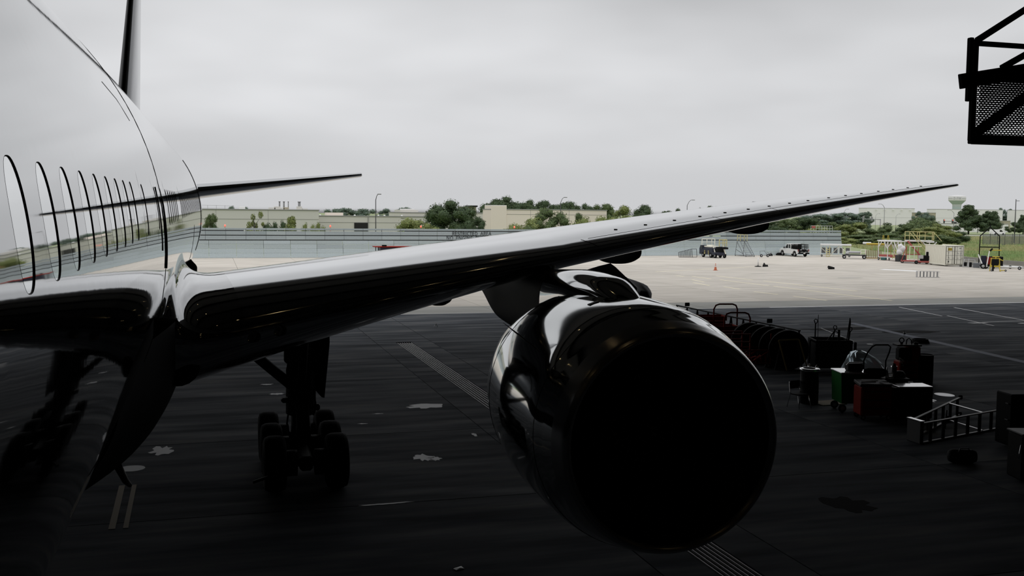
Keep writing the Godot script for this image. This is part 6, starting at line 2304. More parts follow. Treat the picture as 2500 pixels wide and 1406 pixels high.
# ---------------------------------------------------------------- equipment inside the hangar
func hangar_equipment():
	var st: SurfaceTool
	var fr := []
	# long rail on inverted V supports
	var o := thing("rail_barrier", "long dark rail on inverted V supports behind the red carts", "rail", v(25.0, 0, -46.0))
	st = mb()
	bx(st, v(0, 1.28, 0), v(0.08, 0.07, 12.6), 0.015)
	part(o, "rail", st, M.black_steel)
	for k in 11:
		var z := 6.2 - k * 1.24
		st = mb()
		bar(st, v(0, 1.28, z), v(-0.18, 0.0, z), 0.06)
		bar(st, v(0, 1.28, z), v(0.18, 0.0, z), 0.06)
		part(o, "support", st, M.black_steel)
	for z in [3.7, -4.95]:
		st = mb()
		bx(st, v(0, 1.45, z), v(0.28, 0.2, 0.06), 0.02)
		part(o, "rail_tag", st, M.black_steel)
	# big hose reels standing in a row
	var reel: Node3D = null
	for k in 5:
		var p := v(22.95 - k * 0.03, 0, -37.3 - k * 0.74)
		var lab: String = ["nearest of the big black hose reels, with a yellow frame, beside the square bin", "second big black hose reel from the front, under the rail", "third big black hose reel from the front, under the rail", "fourth black hose reel from the front, behind the red frames", "farthest black hose reel, behind the red carts"][k]
		if reel == null:
			reel = thing("hose_reel", lab, "hose reel", p, -24, "hose reels under the rail")
			st = mb(true)
			lathe(st, [Vector2(0.0, -0.2), Vector2(0.74, -0.22), Vector2(0.8, -0.2), Vector2(0.8, -0.15), Vector2(0.7, -0.12), Vector2(0.7, 0.12), Vector2(0.8, 0.15), Vector2(0.8, 0.2), Vector2(0.74, 0.22), Vector2(0.0, 0.2)], 40, Transform3D(aligned(v(0, 0, 1)), v(0, 0.83, 0)))
			part(reel, "reel_drum", st, M.black_rubber)
			st = mb(true)
			lathe(st, [Vector2(0.78, 0.2), Vector2(0.82, 0.22), Vector2(0.82, 0.16), Vector2(0.78, 0.16)], 40, Transform3D(aligned(v(0, 0, 1)), v(0, 0.83, 0)))
			part(reel, "reel_rim", st, M.dark_steel)
			frame(reel, "reel_stand", "dark_steel", 0.06, [[v(-0.55, 0, 0.35), v(-0.3, 1.3, 0.28)], [v(0.55, 0, 0.35), v(0.3, 1.3, 0.28)], [v(-0.3, 1.3, 0.28), v(0.3, 1.3, 0.28)], [v(-0.55, 0.03, 0.35), v(0.55, 0.03, 0.35)]])
		else:
			copy(reel, lab, p, -24, "hose reels under the rail")
	frame(reel, "yellow_brace", "ochre_paint", 0.05, [[v(-0.45, 1.25, 0.5), v(0.35, 1.32, 0.5)], [v(-0.45, 1.25, 0.5), v(-0.1, 0.02, 0.6)], [v(0.35, 1.32, 0.5), v(0.75, 0.02, 0.6)]])
	# red carts with hoop handles
	for q in [[23.9, -46.3, "far red cart with a tray top and a hoop handle, behind the nacelle's shoulder", 1.95], [22.3, -42.2, "near red cart with a tall hoop handle, left of the hose reels", 1.95]]:
		o = thing("red_cart", q[2], "cart", v(q[0], 0, q[1]), -10)
		st = mb()
		bx(st, v(0, 0.85, 0), v(1.5, 0.5, 0.9), 0.03)
		bx(st, v(0, 0.4, 0), v(1.4, 0.3, 0.8), 0.03)
		part(o, "cart_body", st, M.red_paint)
		st = mb()
		for e in [[v(0, 1.22, 0.45), v(1.6, 0.22, 0.04)], [v(0, 1.22, -0.45), v(1.6, 0.22, 0.04)], [v(-0.8, 1.22, 0), v(0.04, 0.22, 0.9)], [v(0.8, 1.22, 0), v(0.04, 0.22, 0.9)]]:
			bx(st, e[0], e[1], 0.01)
		part(o, "tray_rim", st, M.red_paint)
		st = mb(true)
		var h: float = q[3]
		tube(st, [v(0.1, 0.6, 0.55), v(0.1, h - 0.25, 0.55), v(0.2, h - 0.06, 0.55), v(0.38, h, 0.55), v(1.05, h, 0.55), v(1.22, h - 0.06, 0.55), v(1.3, h - 0.25, 0.55), v(1.3, 0.6, 0.55)], 0.04, 8)
		part(o, "hoop_handle", st, M.red_paint)
		for x in [-0.55, 0.55]:
			put_wheel(o, v(x, 0.18, 0.38), 0.18, 0.1, 90)
			put_wheel(o, v(x, 0.18, -0.38), 0.18, 0.1, 90)
	# red tubular frame stand
	o = thing("tube_stand", "red tubular frame stand with rails in front of the hose reels", "frame stand", v(21.5, 0, -38.4), -10)
	fr = []
	for x in [-1.0, 0.1, 1.0]:
		for z in [-0.5, 0.5]:
			fr.append([v(x, 0.15, z), v(x, 1.45, z)])
	for z in [-0.5, 0.5]:
		for y in [0.2, 0.75, 1.1, 1.43]:
			fr.append([v(-1.0, y, z), v(1.0 if y < 1.0 else 0.1, y, z)])
		fr.append([v(-1.0, 0.2, z), v(0.1, 0.75, z)])
		fr.append([v(0.1, 0.2, z), v(1.0, 0.75, z)])
	frame(o, "tube_frame", "red_paint", 0.05, fr)
	for k in 8:
		st = mb(true)
		tube(st, [v(-0.7 + k * 0.22, 0.22 + 0.03 * (k % 3), -0.4), v(-0.5 + k * 0.2, 0.4 + 0.05 * (k % 4), 0.1), v(-0.6 + k * 0.2, 0.25, 0.5)], 0.025, 6)
		part(o, "rod", st, M.red_paint)
	for x in [-0.9, 0.9]:
		put_wheel(o, v(x, 0.1, 0.5), 0.1, 0.06, 90)
	# square bin with shovels and brooms
	o = thing("tool_bin", "black square bin holding upright shovels and poles, right of the hose reels", "bin", v(24.6, 0, -36.8), -18)
	st = mb()
	for e in [[v(0, 0.72, 0.6), v(1.5, 1.15, 0.06)], [v(0, 0.72, -0.6), v(1.5, 1.15, 0.06)], [v(-0.72, 0.72, 0), v(0.06, 1.15, 1.2)], [v(0.72, 0.72, 0), v(0.06, 1.15, 1.2)], [v(0, 0.17, 0), v(1.5, 0.06, 1.2)]]:
		bx(st, e[0], e[1], 0.015)
	for y in [0.45, 0.8, 1.2]:
		bx(st, v(0, y, 0.63), v(1.54, 0.05, 0.04), 0.01)
	part(o, "bin_walls", st, M.black_steel)
	frame(o, "push_handle", "black_steel", 0.05, [[v(-0.95, 0.3, 0.5), v(-0.95, 1.3, 0.5)], [v(-0.95, 1.3, 0.5), v(-0.72, 1.2, 0.5)]])
	frame(o, "push_handle", "black_steel", 0.05, [[v(0.9, 1.2, 0.55), v(0.9, 1.2, 0.4)], [v(0.85, 0.3, 0.55), v(0.85, 1.2, 0.55)], [v(0.95, 0.3, 0.4), v(0.95, 1.2, 0.4)]])
	for x in [-0.6, 0.6]:
		put_wheel(o, v(x, 0.1, 0.5), 0.1, 0.06, 90)
		put_wheel(o, v(x, 0.1, -0.5), 0.1, 0.06, 90)
	for q in [[-0.62, 0.0, -0.62, 2.05, "straight handled shovel at the left side of the square bin", "D"], [-0.1, 0.1, 0.15, 1.8, "leaning D handled shovel in the middle of the square bin", "D"], [0.3, 0.2, 0.3, 1.85, "short thick post standing in the square bin", "B"], [0.62, 0.1, 0.78, 1.75, "leaning D handled shovel at the right side of the square bin", "D"], [0.58, 0.3, 0.72, 2.2, "peaked pair of thin rods at the right side of the square bin", "V"]]:
		var t := thing("bin_tool", q[4], "tool", o.position, -18)
		st = mb(true)
		tube(st, [v(q[0], 0.25, q[1]), v(q[2], q[3] - 0.15, q[1])], 0.05 if q[5] == "B" else 0.028, 8)
		part(t, "shaft", st, M.black_steel)
		st = mb(true)
		if q[5] == "D":
			tube(st, [v(q[2], q[3] - 0.16, q[1]), v(q[2] - 0.06, q[3], q[1]), v(q[2] - 0.02, q[3] + 0.05, q[1]), v(q[2] + 0.07, q[3] + 0.03, q[1]), v(q[2] + 0.08, q[3] - 0.06, q[1]), v(q[2], q[3] - 0.16, q[1])], 0.02, 6)
		elif q[5] == "V":
			tube(st, [v(q[2], q[3] - 0.15, q[1]), v(q[2] - 0.02, q[3], q[1]), v(q[2] - 0.22, 0.4, q[1])], 0.02, 6)
		else:
			tube(st, [v(q[2], q[3] - 0.3, q[1]), v(q[2] - 0.18, q[3] - 0.2, q[1]), v(q[2] - 0.6, q[3] - 0.8, q[1])], 0.025, 6)
		part(t, "handle", st, M.black_steel)
	o = thing("thin_antenna", "hair thin upright rod standing left of the square bin", "rod", v(23.75, 0, -36.4))
	st = mb(true)
	tube(st, [v(0, 0, 0), v(0, 2.35, 0)], 0.012, 6)
	part(o, "rod", st, M.black_steel)
	# clutter at the reels' feet
	o = thing("spray_cans", "small heap of shiny cans between the nearest reel and the square bin", "cans", v(23.2, 0, -36.0))
	for q in [[0, 0, 0.1], [0.2, 0.15, 0.08], [-0.15, 0.2, 0.08], [0.1, -0.2, 0.12]]:
		st = mb(true)
		lathe(st, [Vector2(q[2], 0), Vector2(q[2], 0.32), Vector2(q[2] * 0.5, 0.37), Vector2(0, 0.38)], 12, Transform3D(Basis(), v(q[0], 0, q[1])))
		part(o, "can", st, M.chrome)
	# black drums
	drum("black drum with a shiny open rim behind the chair", v(19.5, 0, -30.3), 0.31, 1.18, true)
	drum("plain black drum standing right of the red pump cart", v(26.2, 0, -32.9), 0.31, 1.12, false)
	# chair
	o = thing("stack_chair", "dark stacking chair standing in front of the open rimmed drum", "chair", v(18.75, 0, -29.7), 12)
	st = mb(true)
	for x in [-0.23, 0.23]:
		tube(st, [v(x * 1.15, 0, 0.28), v(x, 0.44, 0.18)], 0.014, 6)
		tube(st, [v(x * 1.2, 0, -0.28), v(x, 0.44, -0.18), v(x * 0.95, 0.85, -0.26)], 0.014, 6)
	part(o, "legs", st, M.chrome)
	st = mb()
	bx(st, v(0, 0.45, 0), v(0.46, 0.035, 0.44), 0.015)
	part(o, "seat", st, M.black_rubber)
	st = mb()
	bx(st, v(0, 0.74, -0.24), v(0.44, 0.28, 0.03), 0.012, Basis(Vector3.RIGHT, 0.15))
	part(o, "backrest", st, M.black_rubber)
	o = thing("cardboard_sheet", "pale sheet lying on the floor between the drum and the green bin", "sheet", v(20.15, 0, -30.15), 5)
	st = mb()
	bx(st, v(0, 0.012, 0), v(1.0, 0.02, 0.75), 0.003)
	part(o, "sheet", st, M.wood)
	# green bin on castors
	o = thing("wheeled_bin", "green wheeled bin with black front and things on its lid", "bin", v(20.05, 0, -28.9), -14)
	st = mb()
	prism(st, [Vector2(-0.36, 0.3), Vector2(0.36, 0.3), Vector2(0.4, 1.28), Vector2(-0.4, 1.28)], Vector3.RIGHT, Vector3.UP, v(0, 0, -0.45), v(0, 0, 0.45))
	part(o, "bin_body", st, M.green_paint)
	st = mb()
	bx(st, v(0.08, 1.3, 0), v(1.0, 0.05, 1.0), 0.015)
	part(o, "lid", st, M.glossy_white)
	st = mb()
	bx(st, v(0.62, 0.75, 0), v(0.45, 0.95, 0.88), 0.03)
	part(o, "side_box", st, M.black_steel)
	for x in [-0.3, 0.5]:
		put_wheel(o, v(x, 0.13, 0.36), 0.13, 0.07, 90)
		put_wheel(o, v(x, 0.13, -0.36), 0.13, 0.07, 90)
	o = thing("tool_case", "small black case with bright edges on the green bin's lid", "case", v(20.15, 1.325, -28.75), -14)
	st = mb()
	bx(st, v(0, 0.13, 0), v(0.5, 0.26, 0.36), 0.04)
	part(o, "case_body", st, M.black_steel)
	st = mb(true)
	tube(st, [v(-0.3, 0.2, 0.1), v(-0.2, 0.3, 0.1), v(0.25, 0.28, 0.1)], 0.015, 6)
	part(o, "case_handle", st, M.chrome)
	# workbench behind the red tool chest, with odds and ends on it
	o = thing("work_bench", "black work bench behind the red tool chest, cluttered on top", "bench", v(21.0, 0, -28.35), -14)
	st = mb()
	bx(st, v(0, 1.12, 0), v(1.5, 0.06, 0.7), 0.015)
	bx(st, v(0, 0.65, 0), v(1.4, 0.9, 0.6), 0.03)
	part(o, "bench_body", st, M.black_steel)
	for x in [-0.6, 0.6]:
		put_wheel(o, v(x, 0.1, 0.3), 0.1, 0.06, 90)
		put_wheel(o, v(x, 0.1, -0.3), 0.1, 0.06, 90)
	o = thing("dark_duffel", "dark bag on the cluttered black work bench", "bag", v(20.65, 1.15, -28.35), -14)
	st = mb(true)
	lathe(st, [Vector2(0, -0.34), Vector2(0.13, -0.32), Vector2(0.16, -0.2), Vector2(0.16, 0.2), Vector2(0.13, 0.32), Vector2(0, 0.34)], 16, Transform3D(aligned(v(1, 0, 0)), v(0, 0.16, 0)))
	part(o, "bag_body", st, M.black_rubber)
	o = thing("square_block", "small white square frame on the black work bench", "frame", v(21.15, 1.15, -28.2), -14)
	st = mb()
	for e in [[v(0, 0.02, 0), v(0.17, 0.035, 0.05)], [v(0, 0.15, 0), v(0.17, 0.035, 0.05)], [v(-0.068, 0.085, 0), v(0.035, 0.1, 0.05)], [v(0.068, 0.085, 0), v(0.035, 0.1, 0.05)]]:
		bx(st, e[0], e[1], 0.005)
	part(o, "frame_bars", st, M.white_paint)
	o = thing("clear_jar", "upright clear jar with bright edges on the black work bench", "jar", v(21.35, 1.15, -28.3))
	st = mb(true)
	lathe(st, [Vector2(0.09, 0.0), Vector2(0.09, 0.34), Vector2(0.05, 0.4), Vector2(0.05, 0.44)], 16)
	part(o, "jar_body", st, M.dark_steel)
	st = mb(true)
	lathe(st, [Vector2(0.1, 0.33), Vector2(0.1, 0.36), Vector2(0.0, 0.37)], 16)
	part(o, "jar_lid", st, M.chrome)
	o = thing("spray_bottle", "small bright bottle left of the white square frame on the bench", "bottle", v(20.97, 1.15, -28.15))
	st = mb(true)
	lathe(st, [Vector2(0.045, 0), Vector2(0.045, 0.2), Vector2(0.015, 0.27), Vector2(0.015, 0.36), Vector2(0, 0.37)], 12)
	part(o, "bottle_body", st, M.chrome)
	o = thing("helmet_shell", "round dark shell at the right end of the black work bench", "shell", v(21.6, 1.15, -28.35))
	st = mb(true)
	lathe(st, [Vector2(0.2, 0), Vector2(0.2, 0.08), Vector2(0.12, 0.18), Vector2(0, 0.2)], 18)
	part(o, "shell_body", st, M.inlet_dark)
	# red tool chest in front, black box with white top to its right
	o = thing("tool_chest", "dark red tool chest with an open tray, in front of the work bench", "tool chest", v(20.0, 0, -27.5), -14)
	st = mb()
	bx(st, v(0, 0.6, 0), v(1.0, 0.9, 0.65), 0.03)
	part(o, "chest_body", st, M.red_paint)
	st = mb()
	bx(st, v(0, 1.12, -0.05), v(1.0, 0.1, 0.6), 0.02, Basis(Vector3.RIGHT, 0.12))
	part(o, "open_tray", st, M.dark_steel)
	for k in 3:
		st = mb()
		bx(st, v(0, 0.3 + k * 0.27, 0.335), v(0.92, 0.23, 0.02), 0.006)
		var d := part(o, "drawer", st, M.red_paint)
		st = mb()
		bx(st, v(0, 0.38 + k * 0.27, 0.355), v(0.8, 0.03, 0.03), 0.008)
		part(d, "drawer_pull", st, M.dark_steel)
	st = mb(true)
	tube(st, [v(-0.4, 1.2, 0.0), v(0.1, 1.22, 0.1)], 0.018, 6)
	tube(st, [v(-0.45, 1.19, 0.15), v(0.0, 1.2, 0.2)], 0.022, 6)
	tube(st, [v(0.2, 1.19, 0.0), v(0.4, 1.2, 0.18)], 0.02, 6)
	part(o, "loose_tools", st, M.dull_aluminium)
	for x in [-0.4, 0.4]:
		put_wheel(o, v(x, 0.08, 0.28), 0.08, 0.05, 90)
		put_wheel(o, v(x, 0.08, -0.28), 0.08, 0.05, 90)
	o = thing("storage_box", "black storage box with a bright white top, right of the red tool chest", "box", v(21.1, 0, -27.25), -12)
	st = mb()
	bx(st, v(0, 0.55, 0), v(1.3, 0.98, 0.75), 0.03)
	part(o, "box_body", st, M.black_steel)
	st = mb()
	bx(st, v(0.1, 1.06, 0), v(1.1, 0.03, 0.72), 0.008)
	part(o, "white_top", st, M.glossy_white)
	for x in [-0.5, 0.5]:
		put_wheel(o, v(x, 0.07, 0.3), 0.07, 0.05, 90)
		put_wheel(o, v(x, 0.07, -0.3), 0.07, 0.05, 90)
	st = mb()
	bx(st, v(0.68, 0.62, 0.1), v(0.05, 0.18, 0.1), 0.02)
	part(o, "latch", st, M.black_steel)
	# plastic wrapped machine
	o = thing("wrapped_machine", "machine wrapped in shiny clear plastic behind the bins", "machine", v(24.5, 0, -34.6), -16)
	st = mb()
	bx(st, v(0.1, 0.35, 0), v(1.1, 0.55, 0.75), 0.06)
	bx(st, v(-0.1, 0.8, 0), v(0.4, 0.25, 0.4), 0.08)
	part(o, "machine_body", st, M.grey_steel)
	st = mb()
	var q := RandomNumberGenerator.new()
	q.seed = 12
	var rings := []
	for e in [[0.05, 0.9, 0.6, 0.0], [0.35, 0.88, 0.55, 0.02], [0.62, 0.7, 0.5, -0.02], [0.85, 0.48, 0.42, -0.1], [1.02, 0.32, 0.3, -0.18], [1.1, 0.1, 0.12, -0.2]]:
		var ring := []
		for k in 20:
			var a := TAU * k / 20
			var j := q.randf_range(0.9, 1.08)
			ring.append(v(0.15 + e[3] + signf(cos(a)) * pow(absf(cos(a)), 0.7) * e[1] * j, e[0], signf(sin(a)) * pow(absf(sin(a)), 0.7) * e[2] * j))
		rings.append(ring)
	for i in rings.size() - 1:
		for k in 20:
			var p: Vector3 = rings[i][k]
			quad(st, p, rings[i][(k + 1) % 20], rings[i + 1][(k + 1) % 20], rings[i + 1][k], v(p.x, 0.2, p.z))
	part(o, "plastic_wrap", st, M.plastic_wrap)
	# hoop framed clear screen
	o = thing("clear_screen", "black hooped frame with a clear sheet beside the wrapped machine", "screen", v(24.3, 0, -33.2), -10)
	st = mb(true)
	tube(st, [v(-0.55, 0.1, 0), v(-0.55, 0.9, 0), v(-0.42, 1.2, 0), v(-0.25, 1.42, 0), v(-0.1, 1.5, 0), v(0.4, 1.5, 0), v(0.5, 1.42, 0), v(0.45, 1.2, 0), v(0.3, 0.9, 0.05), v(0.28, 0.4, 0.1)], 0.03, 8)
	part(o, "hoop", st, M.black_steel)
	st = mb()
	prism(st, [Vector2(-0.53, 0.3), Vector2(-0.53, 0.9), Vector2(-0.4, 1.2), Vector2(-0.24, 1.4), Vector2(-0.1, 1.48), Vector2(0.4, 1.48), Vector2(0.47, 1.4), Vector2(0.43, 1.2), Vector2(0.28, 0.9), Vector2(0.26, 0.3)], Vector3.RIGHT, Vector3.UP, v(0, 0, -0.004), v(0, 0, 0.004))
	part(o, "clear_sheet", st, M.clear_sheet)
	st = mb()
	bx(st, v(0, 0.18, -0.1), v(1.2, 0.3, 0.7), 0.04)
	part(o, "base_box", st, M.black_steel)
	put_wheel(o, v(-0.45, 0.1, 0.2), 0.1, 0.06, 90)
	put_wheel(o, v(0.45, 0.1, 0.2), 0.1, 0.06, 90)
	# red pump cart with lifting eye
	o = thing("pump_cart", "dark red pump cart with a lifting eye on top, left of the plain drum", "pump cart", v(25.5, 0, -33.1), -14)
	st = mb()
	bx(st, v(0, 0.5, 0), v(0.75, 0.75, 0.6), 0.04)
	bx(st, v(0.25, 1.15, -0.05), v(0.5, 0.55, 0.4), 0.04)
	part(o, "cart_body", st, M.red_paint)
	st = mb()
	bx(st, v(-0.15, 1.15, 0.1), v(0.5, 0.5, 0.4), 0.06)
	bx(st, v(0.02, 1.48, 0), v(0.95, 0.06, 0.5), 0.015)
	for k in 3:
		bx(st, v(-0.05, 0.22 + k * 0.26, 0.4), v(0.5, 0.04, 0.25), 0.01)
	part(o, "steps_and_top", st, M.black_steel)
	st = mb(true)
	var eye := []
	for k in 13:
		var a := TAU * k / 12
		eye.append(v(-0.2 + cos(a) * 0.09, 1.66 + sin(a) * 0.09, 0))
	tube(st, eye, 0.022, 6)
	tube(st, [v(-0.2, 1.5, 0), v(-0.2, 1.58, 0)], 0.05, 8)
	part(o, "lifting_eye", st, M.black_steel)
	st = mb(true)
	tube(st, [v(-0.02, 1.5, 0), v(0.0, 1.68, 0), v(0.08, 1.74, 0), v(0.17, 1.66, 0), v(0.2, 1.5, 0)], 0.02, 6)
	part(o, "hose_loop", st, M.black_rubber)
	st = mb(true)
	lathe(st, [Vector2(0.09, 1.5), Vector2(0.08, 1.57), Vector2(0, 1.6)], 12, Transform3D(Basis(), v(0.36, 0, 0)))
	part(o, "filler_cap", st, M.black_steel)
	st = mb()
	for k in 3:
		bx(st, v(-0.33, 0.98 - k * 0.07, 0.32), v(0.16, 0.035, 0.02), 0.004, Basis(Vector3.BACK, -0.5))
	part(o, "warning_stripes", st, M.white_paint)
	for x in [-0.3, 0.3]:
		put_wheel(o, v(x, 0.12, 0.3), 0.12, 0.08, 90)
	# small things on the far floor
	bird(v(35.5, 0, -46.3))
	o = thing("hose_coil", "small dark hose coil lying on the blue floor line", "hose coil", v(34.3, 0, -43.5))
	st = mb(true)
	for r in 3:
		var pts := []
		for k in 25:
			var a := TAU * k / 24
			pts.append(v(cos(a) * (0.42 - r * 0.03), 0.05 + r * 0.07, sin(a) * (0.42 - r * 0.03)))
		tube(st, pts, 0.04, 6)
	part(o, "coil", st, M.black_rubber)
	o = thing("paper_scrap", "crumpled white paper scrap on the dark floor at the bottom edge", "paper", v(4.2, 0, -17.5), 20)
	st = mb()
	tri(st, v(-0.09, 0.012, -0.05), v(0.09, 0.02, -0.06), v(0.0, 0.03, 0.02), Vector3.UP)
	tri(st, v(0.09, 0.02, -0.06), v(0.08, 0.01, 0.05), v(0.0, 0.03, 0.02), Vector3.UP)
	tri(st, v(0.08, 0.01, 0.05), v(-0.09, 0.015, 0.06), v(0.0, 0.03, 0.02), Vector3.UP)
	tri(st, v(-0.09, 0.015, 0.06), v(-0.09, 0.012, -0.05), v(0.0, 0.03, 0.02), Vector3.UP)
	bx(st, v(0, 0.006, 0), v(0.17, 0.008, 0.1))
	part(o, "paper", st, M.white_paint)
	o = thing("marker_peg", "tiny white folded marker standing on the floor beyond the trench drain", "marker", v(11.95, 0, -55.6))
	st = mb()
	for s in [-1.0, 1.0]:
		bar(st, v(s * 0.09, 0, 0), v(0, 0.18, 0), 0.03)
	part(o, "peg", st, M.white_paint)
	# aluminium step ladder lying on its side
	big_ladder()
	# black bag and cabinets at the right edge
	o = thing("kit_bag", "black cylindrical bag lying on the floor in front of the lying ladder", "bag", v(18.7, 0, -21.9), -22)
	st = mb(true)
	lathe(st, [Vector2(0, -0.36), Vector2(0.14, -0.34), Vector2(0.18, -0.25), Vector2(0.18, 0.25), Vector2(0.14, 0.34), Vector2(0, 0.36)], 20, Transform3D(aligned(v(1, 0, 0)), v(0, 0.18, 0)))
	part(o, "bag_body", st, M.black_rubber)
	st = mb(true)
	tube(st, [v(-0.15, 0.3, 0.15), v(-0.1, 0.42, 0.16), v(0.1, 0.42, 0.16), v(0.15, 0.3, 0.15)], 0.015, 6)
	part(o, "carry_strap", st, M.dark_steel)
	o = thing("tall_cabinet", "tall black cabinet cut by the right edge, behind the lying ladder", "cabinet", v(21.4, 0, -23.2), -8)
	st = mb()
	bx(st, v(0.25, 0.8, 0), v(1.0, 1.45, 0.7), 0.03)
	part(o, "cabinet_body", st, M.black_steel)
	st = mb()
	bx(st, v(-0.27, 1.25, 0.2), v(0.05, 0.03, 0.15), 0.008)
	part(o, "hinge", st, M.dark_steel)
	st = mb()
	bx(st, v(-0.27, 0.8, 0.2), v(0.05, 0.03, 0.15), 0.008)
	part(o, "hinge", st, M.dark_steel)
	put_wheel(o, v(-0.1, 0.1, 0.3), 0.1, 0.06, 90)
	put_wheel(o, v(0.6, 0.1, 0.3), 0.1, 0.06, 90)
	o = thing("low_cabinet", "black cabinet nearest the camera at the lower right edge", "cabinet", v(18.95, 0, -20.0), -14)
	st = mb()
	bx(st, v(0.2, 0.62, 0), v(1.0, 1.1, 0.7), 0.04)
	part(o, "cabinet_body", st, M.black_steel)
	st = mb()
	bx(st, v(0.2, 1.2, 0), v(1.05, 0.05, 0.75), 0.015)
	part(o, "cabinet_top", st, M.dark_steel)
	st = mb(true)
	tube(st, [v(-0.36, 0.62, 0.3), v(-0.3, 0.95, 0.3)], 0.02, 6)
	part(o, "grab_bar", st, M.chrome)
	put_wheel(o, v(-0.1, 0.1, 0.3), 0.1, 0.06, 90)
	put_wheel(o, v(0.5, 0.1, 0.3), 0.1, 0.06, 90)
	o = thing("red_jack", "small dark red floor jack between the lying ladder and the tall cabinet", "jack", v(23.3, 0, -24.7))
	st = mb()
	bx(st, v(0, 0.3, 0), v(0.7, 0.25, 0.5), 0.05)
	bx(st, v(0.1, 0.55, 0), v(0.15, 0.4, 0.15), 0.03)
	part(o, "jack_body", st, M.red_paint)
	put_wheel(o, v(-0.25, 0.12, 0.25), 0.12, 0.08, 90)
	put_wheel(o, v(0.25, 0.12, 0.25), 0.12, 0.08, 90)


func drum(label: String, at: Vector3, r: float, h: float, open: bool):
	var o := thing("steel_drum", label, "drum", at)
	var st := mb(true)
	lathe(st, [Vector2(0, 0.02), Vector2(r, 0.02), Vector2(r, h * 0.33), Vector2(r + 0.015, h * 0.345), Vector2(r, h * 0.36), Vector2(r, h * 0.64), Vector2(r + 0.015, h * 0.655), Vector2(r, h * 0.67), Vector2(r, h - 0.04)], 32)
	part(o, "drum_body", st, M.black_steel)
	st = mb(true)
	if open:
		lathe(st, [Vector2(r, h - 0.06), Vector2(r + 0.03, h - 0.03), Vector2(r + 0.02, h + 0.02), Vector2(r - 0.08, h + 0.025), Vector2(r - 0.1, h - 0.02)], 32)
		part(o, "rim_collar", st, M.chrome)
	else:
		lathe(st, [Vector2(r, h - 0.04), Vector2(r + 0.012, h - 0.01), Vector2(r - 0.01, h), Vector2(r - 0.03, h - 0.03), Vector2(0, h - 0.03)], 32)
		part(o, "drum_lid", st, M.black_steel)


func bird(at: Vector3):
	var o := thing("pigeon", "small dark pigeon standing on the floor near an oil stain", "bird", at, 60)
	var st := mb(true)
	var rows := []
	for e in [[-0.17, 0.17, 0.012, 0.03], [-0.11, 0.16, 0.035, 0.04], [-0.03, 0.155, 0.06, 0.06], [0.05, 0.17, 0.058, 0.062], [0.1, 0.2, 0.04, 0.05], [0.125, 0.235, 0.028, 0.032], [0.145, 0.255, 0.027, 0.027], [0.165, 0.255, 0.014, 0.014], [0.19, 0.248, 0.003, 0.003]]:
		var row := []
		for k in 12:
			var a := TAU * k / 12
			row.append(v(e[0], e[1] + sin(a) * e[3], cos(a) * e[2]))
		rows.append(row)
	for i in rows.size() - 1:
		for k in 12:
			var p: Vector3 = rows[i][k]
			var q: Vector3 = rows[i][(k + 1) % 12]
			var c := Vector3.ZERO
			for j in 12:
				c += rows[i][j] / 12.0
			quad(st, p, q, rows[i + 1][(k + 1) % 12], rows[i + 1][k], p + q - c * 2.0)
	for z in [-0.025, 0.025]:
		tube(st, [v(0.0, 0.12, z), v(0.01, 0.06, z), v(-0.005, 0.005, z)], 0.008, 5)
		tube(st, [v(-0.015, 0.005, z), v(0.035, 0.004, z)], 0.006, 5)
	part(o, "pigeon_body", st, M.black_rubber)
	for s in [-1.0, 1.0]:
		st = mb(true)
		prism(st, [Vector2(0.07, 0.19), Vector2(0.02, 0.21), Vector2(-0.12, 0.18), Vector2(-0.19, 0.15), Vector2(-0.06, 0.14), Vector2(0.05, 0.15)], Vector3.RIGHT, Vector3.UP, v(0, 0, s * 0.05), v(0, 0, s * 0.068))
		part(o, "folded_wing", st, M.dark_steel)


